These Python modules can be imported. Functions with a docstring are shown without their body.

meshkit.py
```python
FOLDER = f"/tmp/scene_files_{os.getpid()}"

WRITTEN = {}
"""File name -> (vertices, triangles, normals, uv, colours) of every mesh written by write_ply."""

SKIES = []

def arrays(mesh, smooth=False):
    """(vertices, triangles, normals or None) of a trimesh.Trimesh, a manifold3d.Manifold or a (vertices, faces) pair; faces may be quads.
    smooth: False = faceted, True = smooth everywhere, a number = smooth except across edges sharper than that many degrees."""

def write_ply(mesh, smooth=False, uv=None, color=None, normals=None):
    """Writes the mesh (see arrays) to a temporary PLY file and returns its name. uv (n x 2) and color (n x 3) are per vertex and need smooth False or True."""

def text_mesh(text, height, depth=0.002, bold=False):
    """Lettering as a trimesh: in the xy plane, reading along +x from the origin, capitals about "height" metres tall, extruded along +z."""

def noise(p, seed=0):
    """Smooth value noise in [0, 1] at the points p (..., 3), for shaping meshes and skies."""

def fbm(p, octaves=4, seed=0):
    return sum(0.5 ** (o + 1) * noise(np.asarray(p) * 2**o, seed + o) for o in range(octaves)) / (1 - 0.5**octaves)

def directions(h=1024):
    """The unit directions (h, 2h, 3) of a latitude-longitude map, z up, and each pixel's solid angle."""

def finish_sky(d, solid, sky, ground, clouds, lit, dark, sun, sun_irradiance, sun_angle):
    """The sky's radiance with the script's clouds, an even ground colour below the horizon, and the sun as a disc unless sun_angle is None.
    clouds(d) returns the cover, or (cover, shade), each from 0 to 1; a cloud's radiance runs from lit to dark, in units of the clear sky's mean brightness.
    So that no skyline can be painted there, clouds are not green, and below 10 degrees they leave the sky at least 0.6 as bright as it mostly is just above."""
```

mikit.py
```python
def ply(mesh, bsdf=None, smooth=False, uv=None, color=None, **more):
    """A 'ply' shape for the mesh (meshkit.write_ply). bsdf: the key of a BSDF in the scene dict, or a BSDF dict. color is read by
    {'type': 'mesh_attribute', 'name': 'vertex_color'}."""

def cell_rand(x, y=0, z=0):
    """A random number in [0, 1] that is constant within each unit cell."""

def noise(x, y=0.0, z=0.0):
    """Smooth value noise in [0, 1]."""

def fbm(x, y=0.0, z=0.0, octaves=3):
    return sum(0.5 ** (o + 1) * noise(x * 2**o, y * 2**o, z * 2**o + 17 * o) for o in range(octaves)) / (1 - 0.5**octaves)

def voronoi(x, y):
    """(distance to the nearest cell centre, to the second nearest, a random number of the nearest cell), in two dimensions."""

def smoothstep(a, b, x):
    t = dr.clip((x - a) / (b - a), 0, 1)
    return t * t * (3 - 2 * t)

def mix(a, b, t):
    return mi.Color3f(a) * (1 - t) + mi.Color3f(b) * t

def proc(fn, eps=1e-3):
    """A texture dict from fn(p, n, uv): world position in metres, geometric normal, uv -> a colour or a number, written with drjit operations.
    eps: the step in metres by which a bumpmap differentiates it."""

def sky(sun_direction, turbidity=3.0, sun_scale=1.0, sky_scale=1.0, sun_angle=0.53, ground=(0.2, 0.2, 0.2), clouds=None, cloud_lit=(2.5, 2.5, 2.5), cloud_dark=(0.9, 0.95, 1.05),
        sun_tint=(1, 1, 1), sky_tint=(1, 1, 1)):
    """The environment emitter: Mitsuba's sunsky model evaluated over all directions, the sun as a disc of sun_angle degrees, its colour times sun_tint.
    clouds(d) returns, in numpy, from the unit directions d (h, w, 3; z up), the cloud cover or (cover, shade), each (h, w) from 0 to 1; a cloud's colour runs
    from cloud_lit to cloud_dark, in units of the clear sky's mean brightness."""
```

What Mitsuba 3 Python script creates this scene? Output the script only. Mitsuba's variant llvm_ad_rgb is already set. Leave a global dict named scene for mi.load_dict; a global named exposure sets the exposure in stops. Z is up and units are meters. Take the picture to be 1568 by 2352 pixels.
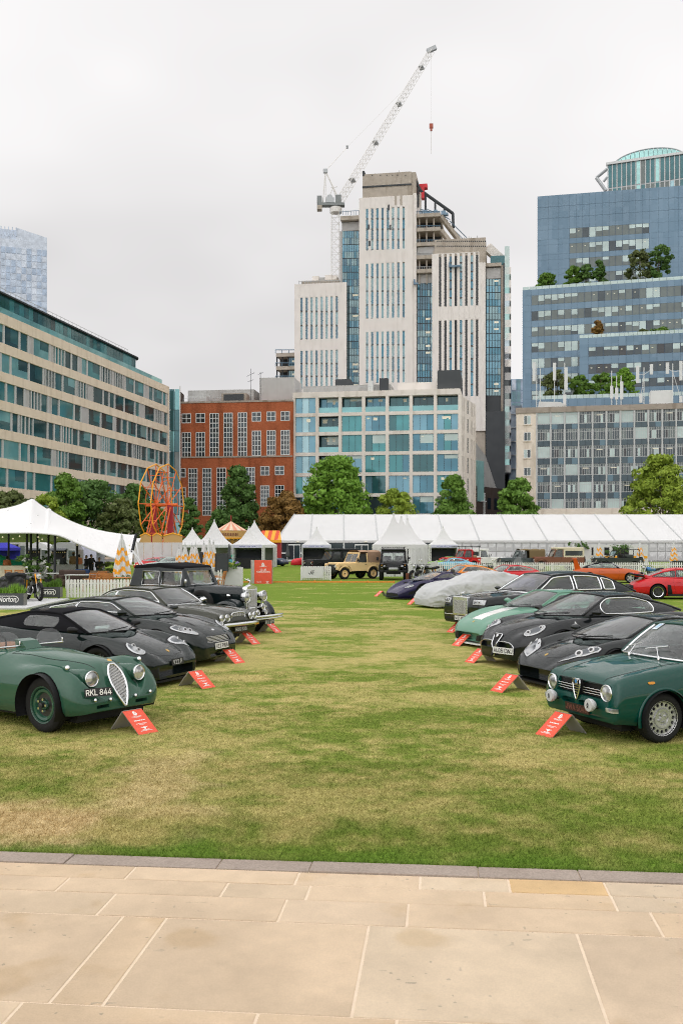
import math, random
import numpy as np, trimesh, mitsuba as mi, drjit as dr, mikit, meshkit, manifold3d as m3
from mikit import noise, fbm, smoothstep, mix, voronoi, cell_rand, proc
from shapely.geometry import Polygon, Point, box as sbox
from shapely.ops import unary_union
from scipy.interpolate import PchipInterpolator
T = mi.ScalarTransform4f
scene, labels = {}, {}
# ---------------------------------------------------------------- camera, sky, exposure
EYE = 2.34                       # the photographer stands a little above the lawn
F_PX, CX, CY_H = 2287.0, 784.0, 1252.0   # focal length, centre column and horizon row, measured on a 1568 x 2352 copy
scene['camera'] = {'type': 'perspective', 'fov': 2 * math.degrees(math.atan(784 / F_PX)), 'fov_axis': 'x', 'near_clip': 0.1, 'far_clip': 6000.0,
                   'principal_point_offset_y': -(CY_H - 1176) / 2352.0,
                   'to_world': T().look_at(origin=[0, 0, EYE], target=[0, 10, EYE], up=[0, 0, 1])}

LIT, DARK = 4.8, 1.3
def overcast(d):
    el = np.clip(d[..., 2], 0, 1)
    q = np.stack([d[..., 0] / (el + 0.25), d[..., 1] / (el + 0.25), el * 0], -1)
    n = meshkit.fbm(q * 1.7 + 5, 4, 3) - 0.5
    sun = d @ (np.array([-.35, -.66, .66]) / np.linalg.norm([-.35, -.66, .66]))      # the sun stands behind the cloud, over the photographer's shoulder
    level = 1.72 + 0.80 * n + 0.45 * el ** 2 + 2.3 * np.exp((sun - 1) / 0.36)         # overcast skies are brighter overhead and round the sun
    return 1.0 + 0 * el, np.clip((LIT - level) / (LIT - DARK), 0, 1)

scene['sky'] = mikit.sky([-0.35, -0.66, 0.66], turbidity=3, sun_scale=0.0, sun_angle=20, clouds=overcast,
                         cloud_lit=(LIT, LIT * .985, LIT * .975), cloud_dark=(DARK, DARK * .985, DARK * .995), ground=(0.16, 0.17, 0.10))
exposure = 2.5
# ---------------------------------------------------------------- helpers
def at(px, py, d):
    """world point that the photograph (1568 px wide) shows at px, py, standing d metres away"""
    return np.array([(px - CX) / F_PX * d, d, EYE - (py - CY_H) / F_PX * d])

def gd(py): return F_PX * EYE / (py - CY_H)              # distance of a point of flat ground
def gp(px, py):
    p = at(px, py, gd(py)); p[2] = 0; return p

def numbered(k):
    if k not in scene and k not in labels: return k
    i = CNT.get(k, 0) + 1
    while f'{k}_{i:03d}' in scene or f'{k}_{i:03d}' in labels: i += 1
    CNT[k] = i
    return f'{k}_{i:03d}'
CNT = {}
def thing(name, label, cat, group=None, kind=None):
    k = numbered(name); labels[k] = {'label': label, 'category': cat}
    if group: labels[k]['group'] = group
    if kind: labels[k]['kind'] = kind
    return k
def M4(R=None, t=(0, 0, 0), s=1.0):
    m = np.eye(4); m[:3, :3] = (np.eye(3) if R is None else R) @ np.diag(np.broadcast_to(np.asarray(s, float), 3)); m[:3, 3] = t
    return m
def RZ(a): c, s = math.cos(a), math.sin(a); return np.array([[c, -s, 0], [s, c, 0], [0, 0, 1.0]])
def RX(a): c, s = math.cos(a), math.sin(a); return np.array([[1, 0, 0], [0, c, -s], [0, s, c.real]])
def RY(a): c, s = math.cos(a), math.sin(a); return np.array([[c, 0, s], [0, 1, 0], [-s, 0, c]])
def place(d, m):
    if m is None: return d
    if 'to_world' in d: m = m @ np.array(T(d['to_world']).matrix, float)
    return {**d, 'to_world': T(np.asarray(m).tolist())}
def add(parent, part, mesh, mat=None, smooth=False, m=None, label=None, kind=None):
    """one mesh (or an already made shape dict) as a part"""
    k = numbered(parent + '__' + part) if part else parent
    d = mesh if isinstance(mesh, dict) else mikit.ply(mesh, mat, smooth=smooth)
    scene[k] = place(d, m)
    if label: labels[k] = {'label': label}
    if kind: labels.setdefault(k, {})['kind'] = kind
    return k
def single(name, mesh, mat, label, cat, smooth=False, m=None, group=None, kind=None):
    k = thing(name, label, cat, group, kind); scene[k] = place(mesh if isinstance(mesh, dict) else mikit.ply(mesh, mat, smooth=smooth), m); return k
def struct(name, mesh, mat, smooth=False):
    k = numbered(name); scene[k] = mikit.ply(mesh, mat, smooth=smooth); labels[k] = {'kind': 'structure'}; return k
# ---- plain meshes as (vertices, triangles)
_BF = np.array([[0, 2, 1], [0, 3, 2], [4, 5, 6], [4, 6, 7], [0, 1, 5], [0, 5, 4], [1, 2, 6], [1, 6, 5], [2, 3, 7], [2, 7, 6], [3, 0, 4], [3, 4, 7]])
def bm(x0, x1, y0, y1, z0, z1):
    return np.array([[x0, y0, z0], [x1, y0, z0], [x1, y1, z0], [x0, y1, z0], [x0, y0, z1], [x1, y0, z1], [x1, y1, z1], [x0, y1, z1]], float), _BF
def cat(ms):
    vs, fs, n = [], [], 0
    for v, f in ms:
        vs.append(np.asarray(v)); fs.append(np.asarray(f) + n); n += len(v)
    return np.vstack(vs), np.vstack(fs)
def tf(mesh, m): return np.asarray(mesh[0]) @ m[:3, :3].T + m[:3, 3], mesh[1]
def tm(t): return np.array(t.vertices), np.array(t.faces)
def frame(z):
    z = z / np.linalg.norm(z); a = np.array([0, 0, 1.0]) if abs(z[2]) < .9 else np.array([1.0, 0, 0])
    x = np.cross(a, z); x /= np.linalg.norm(x); return x, np.cross(z, x), z
def tube(pts, r, n=8, closed=False):
    pts = np.asarray(pts, float); k = len(pts); r = np.broadcast_to(r, k)
    tg = np.gradient(pts, axis=0) if not closed else np.roll(pts, -1, 0) - np.roll(pts, 1, 0)
    x, y, z = frame(tg[0]); V = []
    for i in range(k):
        z = tg[i] / (np.linalg.norm(tg[i]) + 1e-12); x = x - z * (x @ z); x /= np.linalg.norm(x); y = np.cross(z, x)
        a = np.arange(n) * 2 * np.pi / n
        V.append(pts[i] + r[i] * (np.cos(a)[:, None] * x + np.sin(a)[:, None] * y))
    V = np.vstack(V); F = []; j = np.arange(n)
    for i in range(k if closed else k - 1):
        a, b = i * n, ((i + 1) % k) * n
        F += [np.stack([a + j, a + (j + 1) % n, b + (j + 1) % n], 1), np.stack([a + j, b + (j + 1) % n, b + j], 1)]
    if not closed:
        V = np.vstack([V, pts[:1], pts[-1:]]); c = k * n
        F += [np.stack([a0 := (j + 1) % n, j, j * 0 + c], 1), np.stack([(k - 1) * n + j, (k - 1) * n + (j + 1) % n, j * 0 + c + 1], 1)]
    return V, np.vstack(F)
def rod(a, b, r, n=8): return tube([a, b], r, n)
def bar(a, b, w, h=None, up=(0, 0, 1)):
    """square bar from a to b"""
    a, b = np.asarray(a, float), np.asarray(b, float); h = h or w; z = b - a; L = np.linalg.norm(z); z /= L
    u = np.asarray(up, float)
    if abs(z @ u) > .95: u = np.array([0, 1.0, 0])
    x = np.cross(u, z); x /= np.linalg.norm(x); y = np.cross(z, x)
    m = np.eye(4); m[:3, 0], m[:3, 1], m[:3, 2], m[:3, 3] = x, y, z, a
    return tf(bm(-w / 2, w / 2, -h / 2, h / 2, 0, L), m)
def lathe(prof, n=24, axis='z', arc=None):
    """profile of (radius, height) turned about an axis"""
    p = np.asarray(prof, float); k = len(p); a = np.arange(n) * 2 * np.pi / n
    V = np.stack([np.outer(p[:, 0], np.cos(a)), np.outer(p[:, 0], np.sin(a)), np.repeat(p[:, 1:2], n, 1)], -1).reshape(-1, 3)
    j = np.arange(n); F = []
    for i in range(k - 1):
        F += [np.stack([i * n + j, i * n + (j + 1) % n, (i + 1) * n + (j + 1) % n], 1), np.stack([i * n + j, (i + 1) * n + (j + 1) % n, (i + 1) * n + j], 1)]
    if axis == 'y': V = V[:, [0, 2, 1]] * [1, 1, -1]
    if axis == 'x': V = V[:, [2, 1, 0]] * [1, 1, -1]
    return V, np.vstack(F)
def prism(poly, h0, h1):
    """polygon (n x 2, or shapely) extruded along z"""
    g = poly if hasattr(poly, 'geom_type') else Polygon(poly)
    t = trimesh.util.concatenate([trimesh.creation.extrude_polygon(q, h1 - h0, engine='earcut') for q in getattr(g, 'geoms', [g])])
    v, f = tm(t); v[:, 2] += h0; return v, f
def rbox(x0, x1, y0, y1, z0, z1, r, seg=8):
    """box with rounded edges"""
    s = m3.Manifold.sphere(r, seg)
    return m3.Manifold.batch_hull([s.translate([x, y, z]) for x in (x0 + r, x1 - r) for y in (y0 + r, y1 - r) for z in (z0 + r, z1 - r)])
def man(mesh): 
    t = trimesh.Trimesh(*mesh, process=True); return m3.Manifold(m3.Mesh(np.array(t.vertices, np.float32), np.array(t.faces, np.uint32)))
def mm(man_): 
    q = man_.to_mesh(); return np.array(q.vert_properties[:, :3], float), np.array(q.tri_verts, int)
def grid(P):
    """surface of a (rows, columns, 3) array of points"""
    P = np.asarray(P, float); a, b = P.shape[:2]; i = np.arange(a * b).reshape(a, b)
    q = np.stack([i[:-1, :-1], i[1:, :-1], i[1:, 1:], i[:-1, 1:]], -1).reshape(-1, 4)
    return P.reshape(-1, 3), np.vstack([q[:, [0, 1, 2]], q[:, [0, 2, 3]]])
_UB = {}
def ub(mat):
    if mat not in _UB: _UB[mat] = mikit.ply(bm(-.5, .5, -.5, .5, -.5, .5), mat)
    return _UB[mat]
def pb(parent, part, mat, x0, x1, y0, y1, z0, z1, m=None):
    """shared unit box as a part"""
    k = numbered(parent + '__' + part) if part else parent
    q = M4(None, ((x0 + x1) / 2, (y0 + y1) / 2, (z0 + z1) / 2), (abs(x1 - x0), abs(y1 - y0), abs(z1 - z0)))
    scene[k] = {**ub(mat), 'to_world': T((q if m is None else m @ q).tolist())}; return k
# ---------------------------------------------------------------- materials
def mat(name, d): scene[name] = d; return name
def pr(col, rough=.6, spec=.5, metal=0., coat=0., two=True, tex=None, bump=None, **kw):
    c = proc(tex) if tex else {'type': 'rgb', 'value': list(col)}
    d = {'type': 'principled', 'base_color': c, 'roughness': rough, 'specular': spec, 'metallic': metal, 'clearcoat': coat, 'clearcoat_gloss': .97, **kw}
    if bump: d = {'type': 'bumpmap', 'arbitrary': proc(bump[0], bump[2] if len(bump) > 2 else 1e-3), 'scale': bump[1], 'bsdf': d}
    return {'type': 'twosided', 'bsdf': d} if two else d
def C(*c): return mi.Color3f(*c)
def paint(name, col, rough=.035): return mat(name, pr(col, rough, .5, 0, .0))
# ---------------------------------------------------------------- ground
KA = -0.1                                                  # the paving runs a little across the view
EU, EV = np.array([math.cos(KA), math.sin(KA)]), np.array([-math.sin(KA), math.cos(KA)])
KV = 7.27                                                  # lawn edge, metres along EV
def lawn_mix(p):
    x, y = p.x, p.y
    v = float(EV[0]) * x + float(EV[1]) * y - KV
    n1 = fbm(x * .55, y * .8, 3.0, 4); n2 = fbm(x * 2.6, y * 3.2, 9.0, 3); n3 = noise(x * 11, y * 8, 2.0)
    s = n1 * .56 + n2 * .32 + n3 * .12
    far = smoothstep(26., 46., y); near = 1 - smoothstep(9.5, 13., y)
    dry = smoothstep(.33, .64, s + .015 - .10 * near - .22 * far)
    stripe = .5 + .5 * dr.sin(y * 1.9 + dr.sin(x * .3))
    dry = dry * (.82 + .18 * stripe)
    edge = (1 - smoothstep(.05, .55, v + (n2 - .5) * .5)) * .75
    dry = dry * (1 - edge)
    bare = (1 - smoothstep(.55, 1.25, dr.sqrt(dr.square((x + 3.35) / 1.7) + dr.square((y - 8.35) / .7)) + (n2 - .5) * 1.2)) * .9
    bare = dr.maximum(bare, .62 * (1 - smoothstep(.4, 1.2, dr.sqrt(dr.square((x + 1.85) / .55) + dr.square((y - 10.0) / 1.5)) + (n2 - .5) * 1.5)))
    bare = dr.maximum(bare, .5 * (1 - smoothstep(.3, 1.2, dr.sqrt(dr.square((x + 1.7) / .9) + dr.square((y - 8.7) / .35)) + (n2 - .5) * 1.5)))
    return dry, bare, edge, far, n2, n3
def lawn_col(p, n, uv):
    dry, bare, edge, far, n2, n3 = lawn_mix(p)
    g = mix(C(.115, .170, .024), C(.185, .225, .040), n2 * .75 + n3 * .25)
    g = mix(g, C(.130, .200, .026), far * .8); g = mix(g, C(.095, .185, .018), edge)
    s = mix(C(.310, .265, .088), C(.46, .375, .155), n2 * .6 + n3 * .4)
    c = mix(g, s, dry * .9)
    return mix(c, mix(C(.46, .33, .16), C(.60, .46, .25), n3), bare)
def soil_col(p, n, uv):
    f = fbm(p.x * 60, p.y * 34, 1.0, 3)
    f = .66 + .68 * f
    return lawn_col(p, n, uv) * mi.Float(mix(C(1), C(f), 1 - smoothstep(14., 60., p.y) * .65).x)
mat('lawn_mat', pr(None, .9, .1, tex=soil_col, bump=(lambda p, n, uv: fbm(p.x * 40, p.y * 40, 0., 2), .02)))
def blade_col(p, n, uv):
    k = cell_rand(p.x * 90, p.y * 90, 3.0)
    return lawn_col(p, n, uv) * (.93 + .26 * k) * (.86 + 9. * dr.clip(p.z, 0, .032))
mat('grass_mat', pr(None, .75, .2, tex=blade_col))
def asph(p, n, uv): return C(.16, .155, .15) * (.8 + .4 * fbm(p.x * 3, p.y * 3, 0., 3))
mat('street_mat', pr(None, .9, .2, tex=asph))
struct('ground', (np.array([[-2500, -600, -.06], [2500, -600, -.06], [2500, 4000, -.06], [-2500, 4000, -.06.real]]), np.array([[0, 1, 2], [0, 2, 3]])), 'street_mat')
def uvp(u, v): return u * EU + v * EV
def lawn_mesh():
    c = [uvp(-90, KV - 1e-3), uvp(90, KV - 1e-3)]
    q = np.array([[*c[0], 0], [*c[1], 0], [120, 139, 0], [-120, 139, 0]])
    return q, np.array([[0, 1, 2], [0, 2, 3]])
struct('lawn', lawn_mesh(), 'lawn_mat')
def grass_tufts():
    rng = np.random.default_rng(5); V = []
    for v0, v1, dens, h, w in ((0, 1.2, 6000, .034, .0052), (1.2, 3.4, 3800, .027, .0062), (3.4, 7, 1700, .024, .0075), (7, 11, 500, .022, .010)):
        half = (v1 + KV) * .36 + .3
        n = int(dens * (v1 - v0) * 2 * half)
        u, v = rng.uniform(-half, half, n), rng.uniform(v0, v1, n) + KV
        if v0 == 0: v[:n // 9] = KV + rng.uniform(-.02, .05, n // 9)
        u = u - .1 * v; b = u[:, None] * EU + v[:, None] * EV
        a = rng.uniform(0, 2 * np.pi, n); hh = h * rng.uniform(.45, 1.15, n); lean = rng.normal(0, .55, (n, 2)) * hh[:, None]
        d = np.stack([np.cos(a), np.sin(a)], 1) * w / 2 * rng.uniform(.6, 1.3, n)[:, None]
        z = np.zeros((n, 1))
        V.append(np.stack([np.hstack([b - d, z]), np.hstack([b + d, z]), np.hstack([b + lean, hh[:, None]])], 1).reshape(-1, 3))
    V = np.vstack(V)
    return V, np.arange(len(V)).reshape(-1, 3)
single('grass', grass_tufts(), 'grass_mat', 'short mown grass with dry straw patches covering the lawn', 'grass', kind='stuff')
# ---- paving: sandstone slabs in courses along a dark stone kerb
def slab_tex(tint, seed):
    def f(p, n, uv):
        a = fbm(p.x * 1.3 + seed * 7, p.y * 1.3, seed * 3., 4); b = fbm(p.x * 9, p.y * 9 + seed, 1., 3); g = noise(p.x * 160, p.y * 160, seed * 1.)
        c = mix(C(*tint) * .92, C(*tint) * 1.07, smoothstep(.3, .7, a))
        c = c * (.93 + .14 * b) * (.95 + .1 * g)
        st = smoothstep(.62, .80, fbm(p.x * 2.2 - seed, p.y * 2.2, 8., 4))
        c = mix(c, c * C(.84, .78, .66), st * .6)
        sp = smoothstep(.90, .93, noise(p.x * 26 + seed, p.y * 26, 5.)) * smoothstep(.5, .7, fbm(p.x * 2, p.y * 2, 2., 2))
        return mix(c, C(.20, .18, .15), sp * .5)
    return f
TINTS = [(.53, .41, .285), (.53, .415, .295), (.525, .40, .27), (.53, .425, .305), (.53, .415, .29), (.525, .405, .28)]
for i, t in enumerate(TINTS): mat(f'slab_mat_{i}', pr(None, .75, .25, tex=slab_tex(t, i), bump=(lambda p, n, uv: fbm(p.x * 45, p.y * 45, 0., 3), .003)))
mat('amber_slab_mat', pr(None, .75, .25, tex=slab_tex((.55, .38, .20), 9)))
def kerb_col(p, n, uv):
    a = fbm(p.x * 4, p.y * 4, 0., 4); b = noise(p.x * 90, p.y * 90, 0.)
    return mix(C(.265, .215, .18), C(.36, .30, .255), a) * (.85 + .3 * b)
mat('kerb_mat', pr(None, .8, .2, tex=kerb_col, bump=(lambda p, n, uv: fbm(p.x * 30, p.y * 30, 0., 3), .006)))
mat('mortar_mat', pr(None, .9, .1, tex=lambda p, n, uv: mix(C(.62, .50, .37), C(.70, .58, .45), fbm(p.x * 20, p.y * 20, 0., 3))))
q = [uvp(-60, KV), uvp(60, KV), uvp(60, -40), uvp(-60, -40)]
PAVE = struct('pavement', (np.array([[*c, -.0005] for c in q]), np.array([[0, 2, 1], [0, 3, 2]])), 'mortar_mat')
def slab(part, u0, u1, v0, v1, matn, top, r, gap=.0085):
    g, h = gap, gap * (.45 if v0 < 4.7 or v0 > 5 else 1)
    m = mm(m3.Manifold.batch_hull([m3.Manifold.cube([u1 - u0 - 2 * g, v1 - v0 - 2 * h, .05]).translate([u0 + g, v0 + h, top - .05 - .003]), m3.Manifold.cube([u1 - u0 - 2 * g - .008, v1 - v0 - 2 * h - .008, .05]).translate([u0 + g + .004, v0 + h + .004, top - .05])]))
    add(PAVE, part, tf(m, M4(RZ(KA))), matn)
def ju(c, d): return .995 * (c - CX) / F_PX * d - .0998 * d
rng = random.Random(3)
kj = sorted(ju(c, 7.3) for c in (148, 505, 717, 1095, 1318))
kj = [kj[0] - 1.25 * i for i in range(8, 0, -1)] + kj + [kj[-1] + 1.15 * i for i in range(1, 9)]
for i in range(len(kj) - 1): slab('kerb_stone', kj[i], kj[i + 1], KV - .225, KV - .004, 'kerb_mat', .012 + rng.uniform(-.003, .003), .01, .004)
COURSES = [(7.045, 6.775, 7.0, (290, 683, 965, 1165, 1380)), (6.775, 6.495, 6.75, (130, 515, 710, 1110, 1395)), (6.495, 6.10, 6.4, (235, 650, 937, 1487)),
           (6.10, 4.90, 5.55, (189, 305, 830, 1348)), (4.90, 3.6, 4.85, (5, 583, 910, 1900)), (3.6, 2.5, 3.4, (-400, 400, 1200))]
for r, (v1, v0, d, js) in enumerate(COURSES):
    us = sorted(ju(c, d) for c in js); w = 1.15 if r != 3 else 1.3
    us = [us[0] - w * i - rng.uniform(0, .2) for i in range(4, 0, -1)] + us + [us[-1] + w * i + rng.uniform(0, .2) for i in range(1, 5)]
    for i in range(len(us) - 1):
        mt = 'amber_slab_mat' if (r, i) == (0, 7) else f'slab_mat_{rng.choice((0, 0, 1, 3, 4, 5, 2))}'
        if r == 3: mt = f'slab_mat_{(0, 0, 5, 0, 2, 0, 3, 1, 2)[i % 9]}'
        slab('slab', us[i], us[i + 1], v0, v1, mt, rng.uniform(-.0015, .0015) + .004, .004)
# ---------------------------------------------------------------- buildings
def glass(name, col, rough=.06, metal=.35, spec=.8, amt=.25, sc=.35):
    def f(p, n, uv):
        k = fbm(p.x * sc + p.y * sc, p.z * sc * 1.4, 2., 3)
        return C(*col) * (1 - amt + 2 * amt * k)
    return mat(name, pr(None, rough, spec, metal, tex=f))
glass('teal_glass', (.055, .23, .25)); glass('teal_dark_glass', (.022, .07, .08)); glass('teal_mid_glass', (.035, .125, .14)); glass('teal_light_glass', (.17, .38, .40))
glass('sky_glass', (.13, .285, .365)); glass('sky_deep_glass', (.06, .19, .26)); glass('sky_pale_glass', (.30, .47, .52)); glass('tower_glass', (.20, .315, .34)); glass('tower_dark_glass', (.07, .15, .20))
glass('dark_glass', (.032, .048, .056), metal=.25); glass('black_glass', (.010, .013, .015), metal=.12); glass('grey_glass', (.10, .125, .12), metal=.2); glass('blind_glass', (.42, .52, .50), .25, .1); glass('mint_glass', (.32, .58, .56), .1, .25)
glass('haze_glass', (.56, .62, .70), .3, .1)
def stone(name, a, b, sc=.6, dirt=.25, rough=.85, streak=True):
    def f(p, n, uv):
        k = fbm(p.x * sc + p.y * sc, p.y * sc - p.x * .3, p.z * sc, 4)
        c = mix(C(*a), C(*b), k)
        s = smoothstep(.52, .75, fbm((p.x + p.y) * 1.6, p.z * (.16 if streak else 1.2), 3., 4))
        return mix(c, c * C(.62, .58, .53), s * dirt)
    return mat(name, pr(None, rough, .2, tex=f))
stone('beige_stone', (.70, .585, .45), (.78, .67, .54), dirt=.25); stone('pale_stone', (.71, .665, .62), (.80, .76, .715), dirt=.18); stone('office_stone', (.64, .59, .53), (.74, .69, .63), dirt=.35)
stone('cream_render', (.70, .62, .52), (.78, .70, .60), dirt=.5); stone('raw_concrete', (.36, .315, .26), (.50, .445, .38), .8, .5); stone('weathered_stone', (.27, .23, .19), (.40, .35, .30), 1.2, .7)
stone('grey_panel', (.40, .395, .385), (.48, .47, .46), dirt=.1); stone('charcoal', (.060, .066, .072), (.085, .09, .095), dirt=.1); stone('roof_grey', (.34, .34, .33), (.46, .455, .44), dirt=.3); stone('dark_brown', (.055, .042, .036), (.095, .07, .06), dirt=.3)
mat('light_frame', pr((.47, .48, .475), .5)); mat('alu', pr((.42, .44, .45), .4, .5, .3)); mat('dark_frame', pr((.03, .035, .04), .5)); mat('white_frame', pr((.62, .63, .62), .5)); mat('lamp_warm', {'type': 'diffuse', 'reflectance': {'type': 'rgb', 'value': [.9, .85, .7]}})
def brick(p, n, uv):
    u = p.x * .97 - p.y * .2; r = dr.floor(p.z / .075); bx = u / .225 + .5 * (r - 2 * dr.floor(r / 2))
    k = cell_rand(bx, r, 1.); c = mix(C(.30, .082, .036), C(.41, .13, .06), k)
    m = fbm(u * .25, p.z * .25, 0., 3)
    c = c * (.8 + .4 * m); s = smoothstep(.5, .8, fbm(u * .9, p.z * .12, 4., 3))
    return mix(c, c * .55, s * .5)
mat('red_brick', pr(None, .9, .1, tex=brick))
def bluepan(p, n, uv):
    k = cell_rand((p.x * .99 - p.y * .13) / 1.5, p.z / 3.9, 1.)
    return mix(C(.11, .19, .265), C(.145, .23, .31), k) * (.92 + .16 * noise(p.x * .1, p.z * .1, 0.))
mat('blue_panel', pr(None, .28, .6, .2, tex=bluepan))
mat('blue_joint', pr((.05, .09, .15), .5))
class Facade:
    def __init__(s, xl, dl, xr, dr_):
        a, b = np.array([(xl - CX) / F_PX * dl, dl]), np.array([(xr - CX) / F_PX * dr_, dr_])
        s.O, s.L = a, np.linalg.norm(b - a); s.u = (b - a) / s.L; s.n = np.array([s.u[1], -s.u[0]])
        s.m = M4(t=(a[0], a[1], 0)); s.m[:2, 0] = s.u; s.m[:2, 1] = -s.n     # local: x along, y inwards, z up
    def sz(s, px, py):
        k = (px - CX) / F_PX                                             # ray (k, 1): point O + u t, solve
        A = np.array([[s.u[0], -k], [s.u[1], -1.0]]); t, d = np.linalg.solve(A, -s.O)
        return t, EYE - (py - CY_H) / F_PX * d
    def s(s, px): return s.sz(px, 0)[0]
    def z(s, px, py): return s.sz(px, py)[1]
    def box(s, parent, part, mat_, s0, s1, z0, z1, out=0.0, back=.3):
        return pb(parent, part, mat_, s0, s1, -out, back, z0, z1, s.m)
    def add(s, parent, part, mesh, mat_, **k): return add(parent, part, mesh, mat_, m=s.m, **k)
    def side(s, length, right=True):
        """facade of the side wall that runs back from one end of this front"""
        f = Facade.__new__(Facade); e = s.O + s.u * (s.L if right else 0)
        if right: f.O, f.u = e, -s.n
        else: f.O, f.u = e - s.n * length, s.n
        f.L = length; f.n = np.array([f.u[1], -f.u[0]]); f.m = M4(t=(*f.O, 0)); f.m[:2, 0] = f.u; f.m[:2, 1] = -f.n
        return f
R = random.Random(11)
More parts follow.
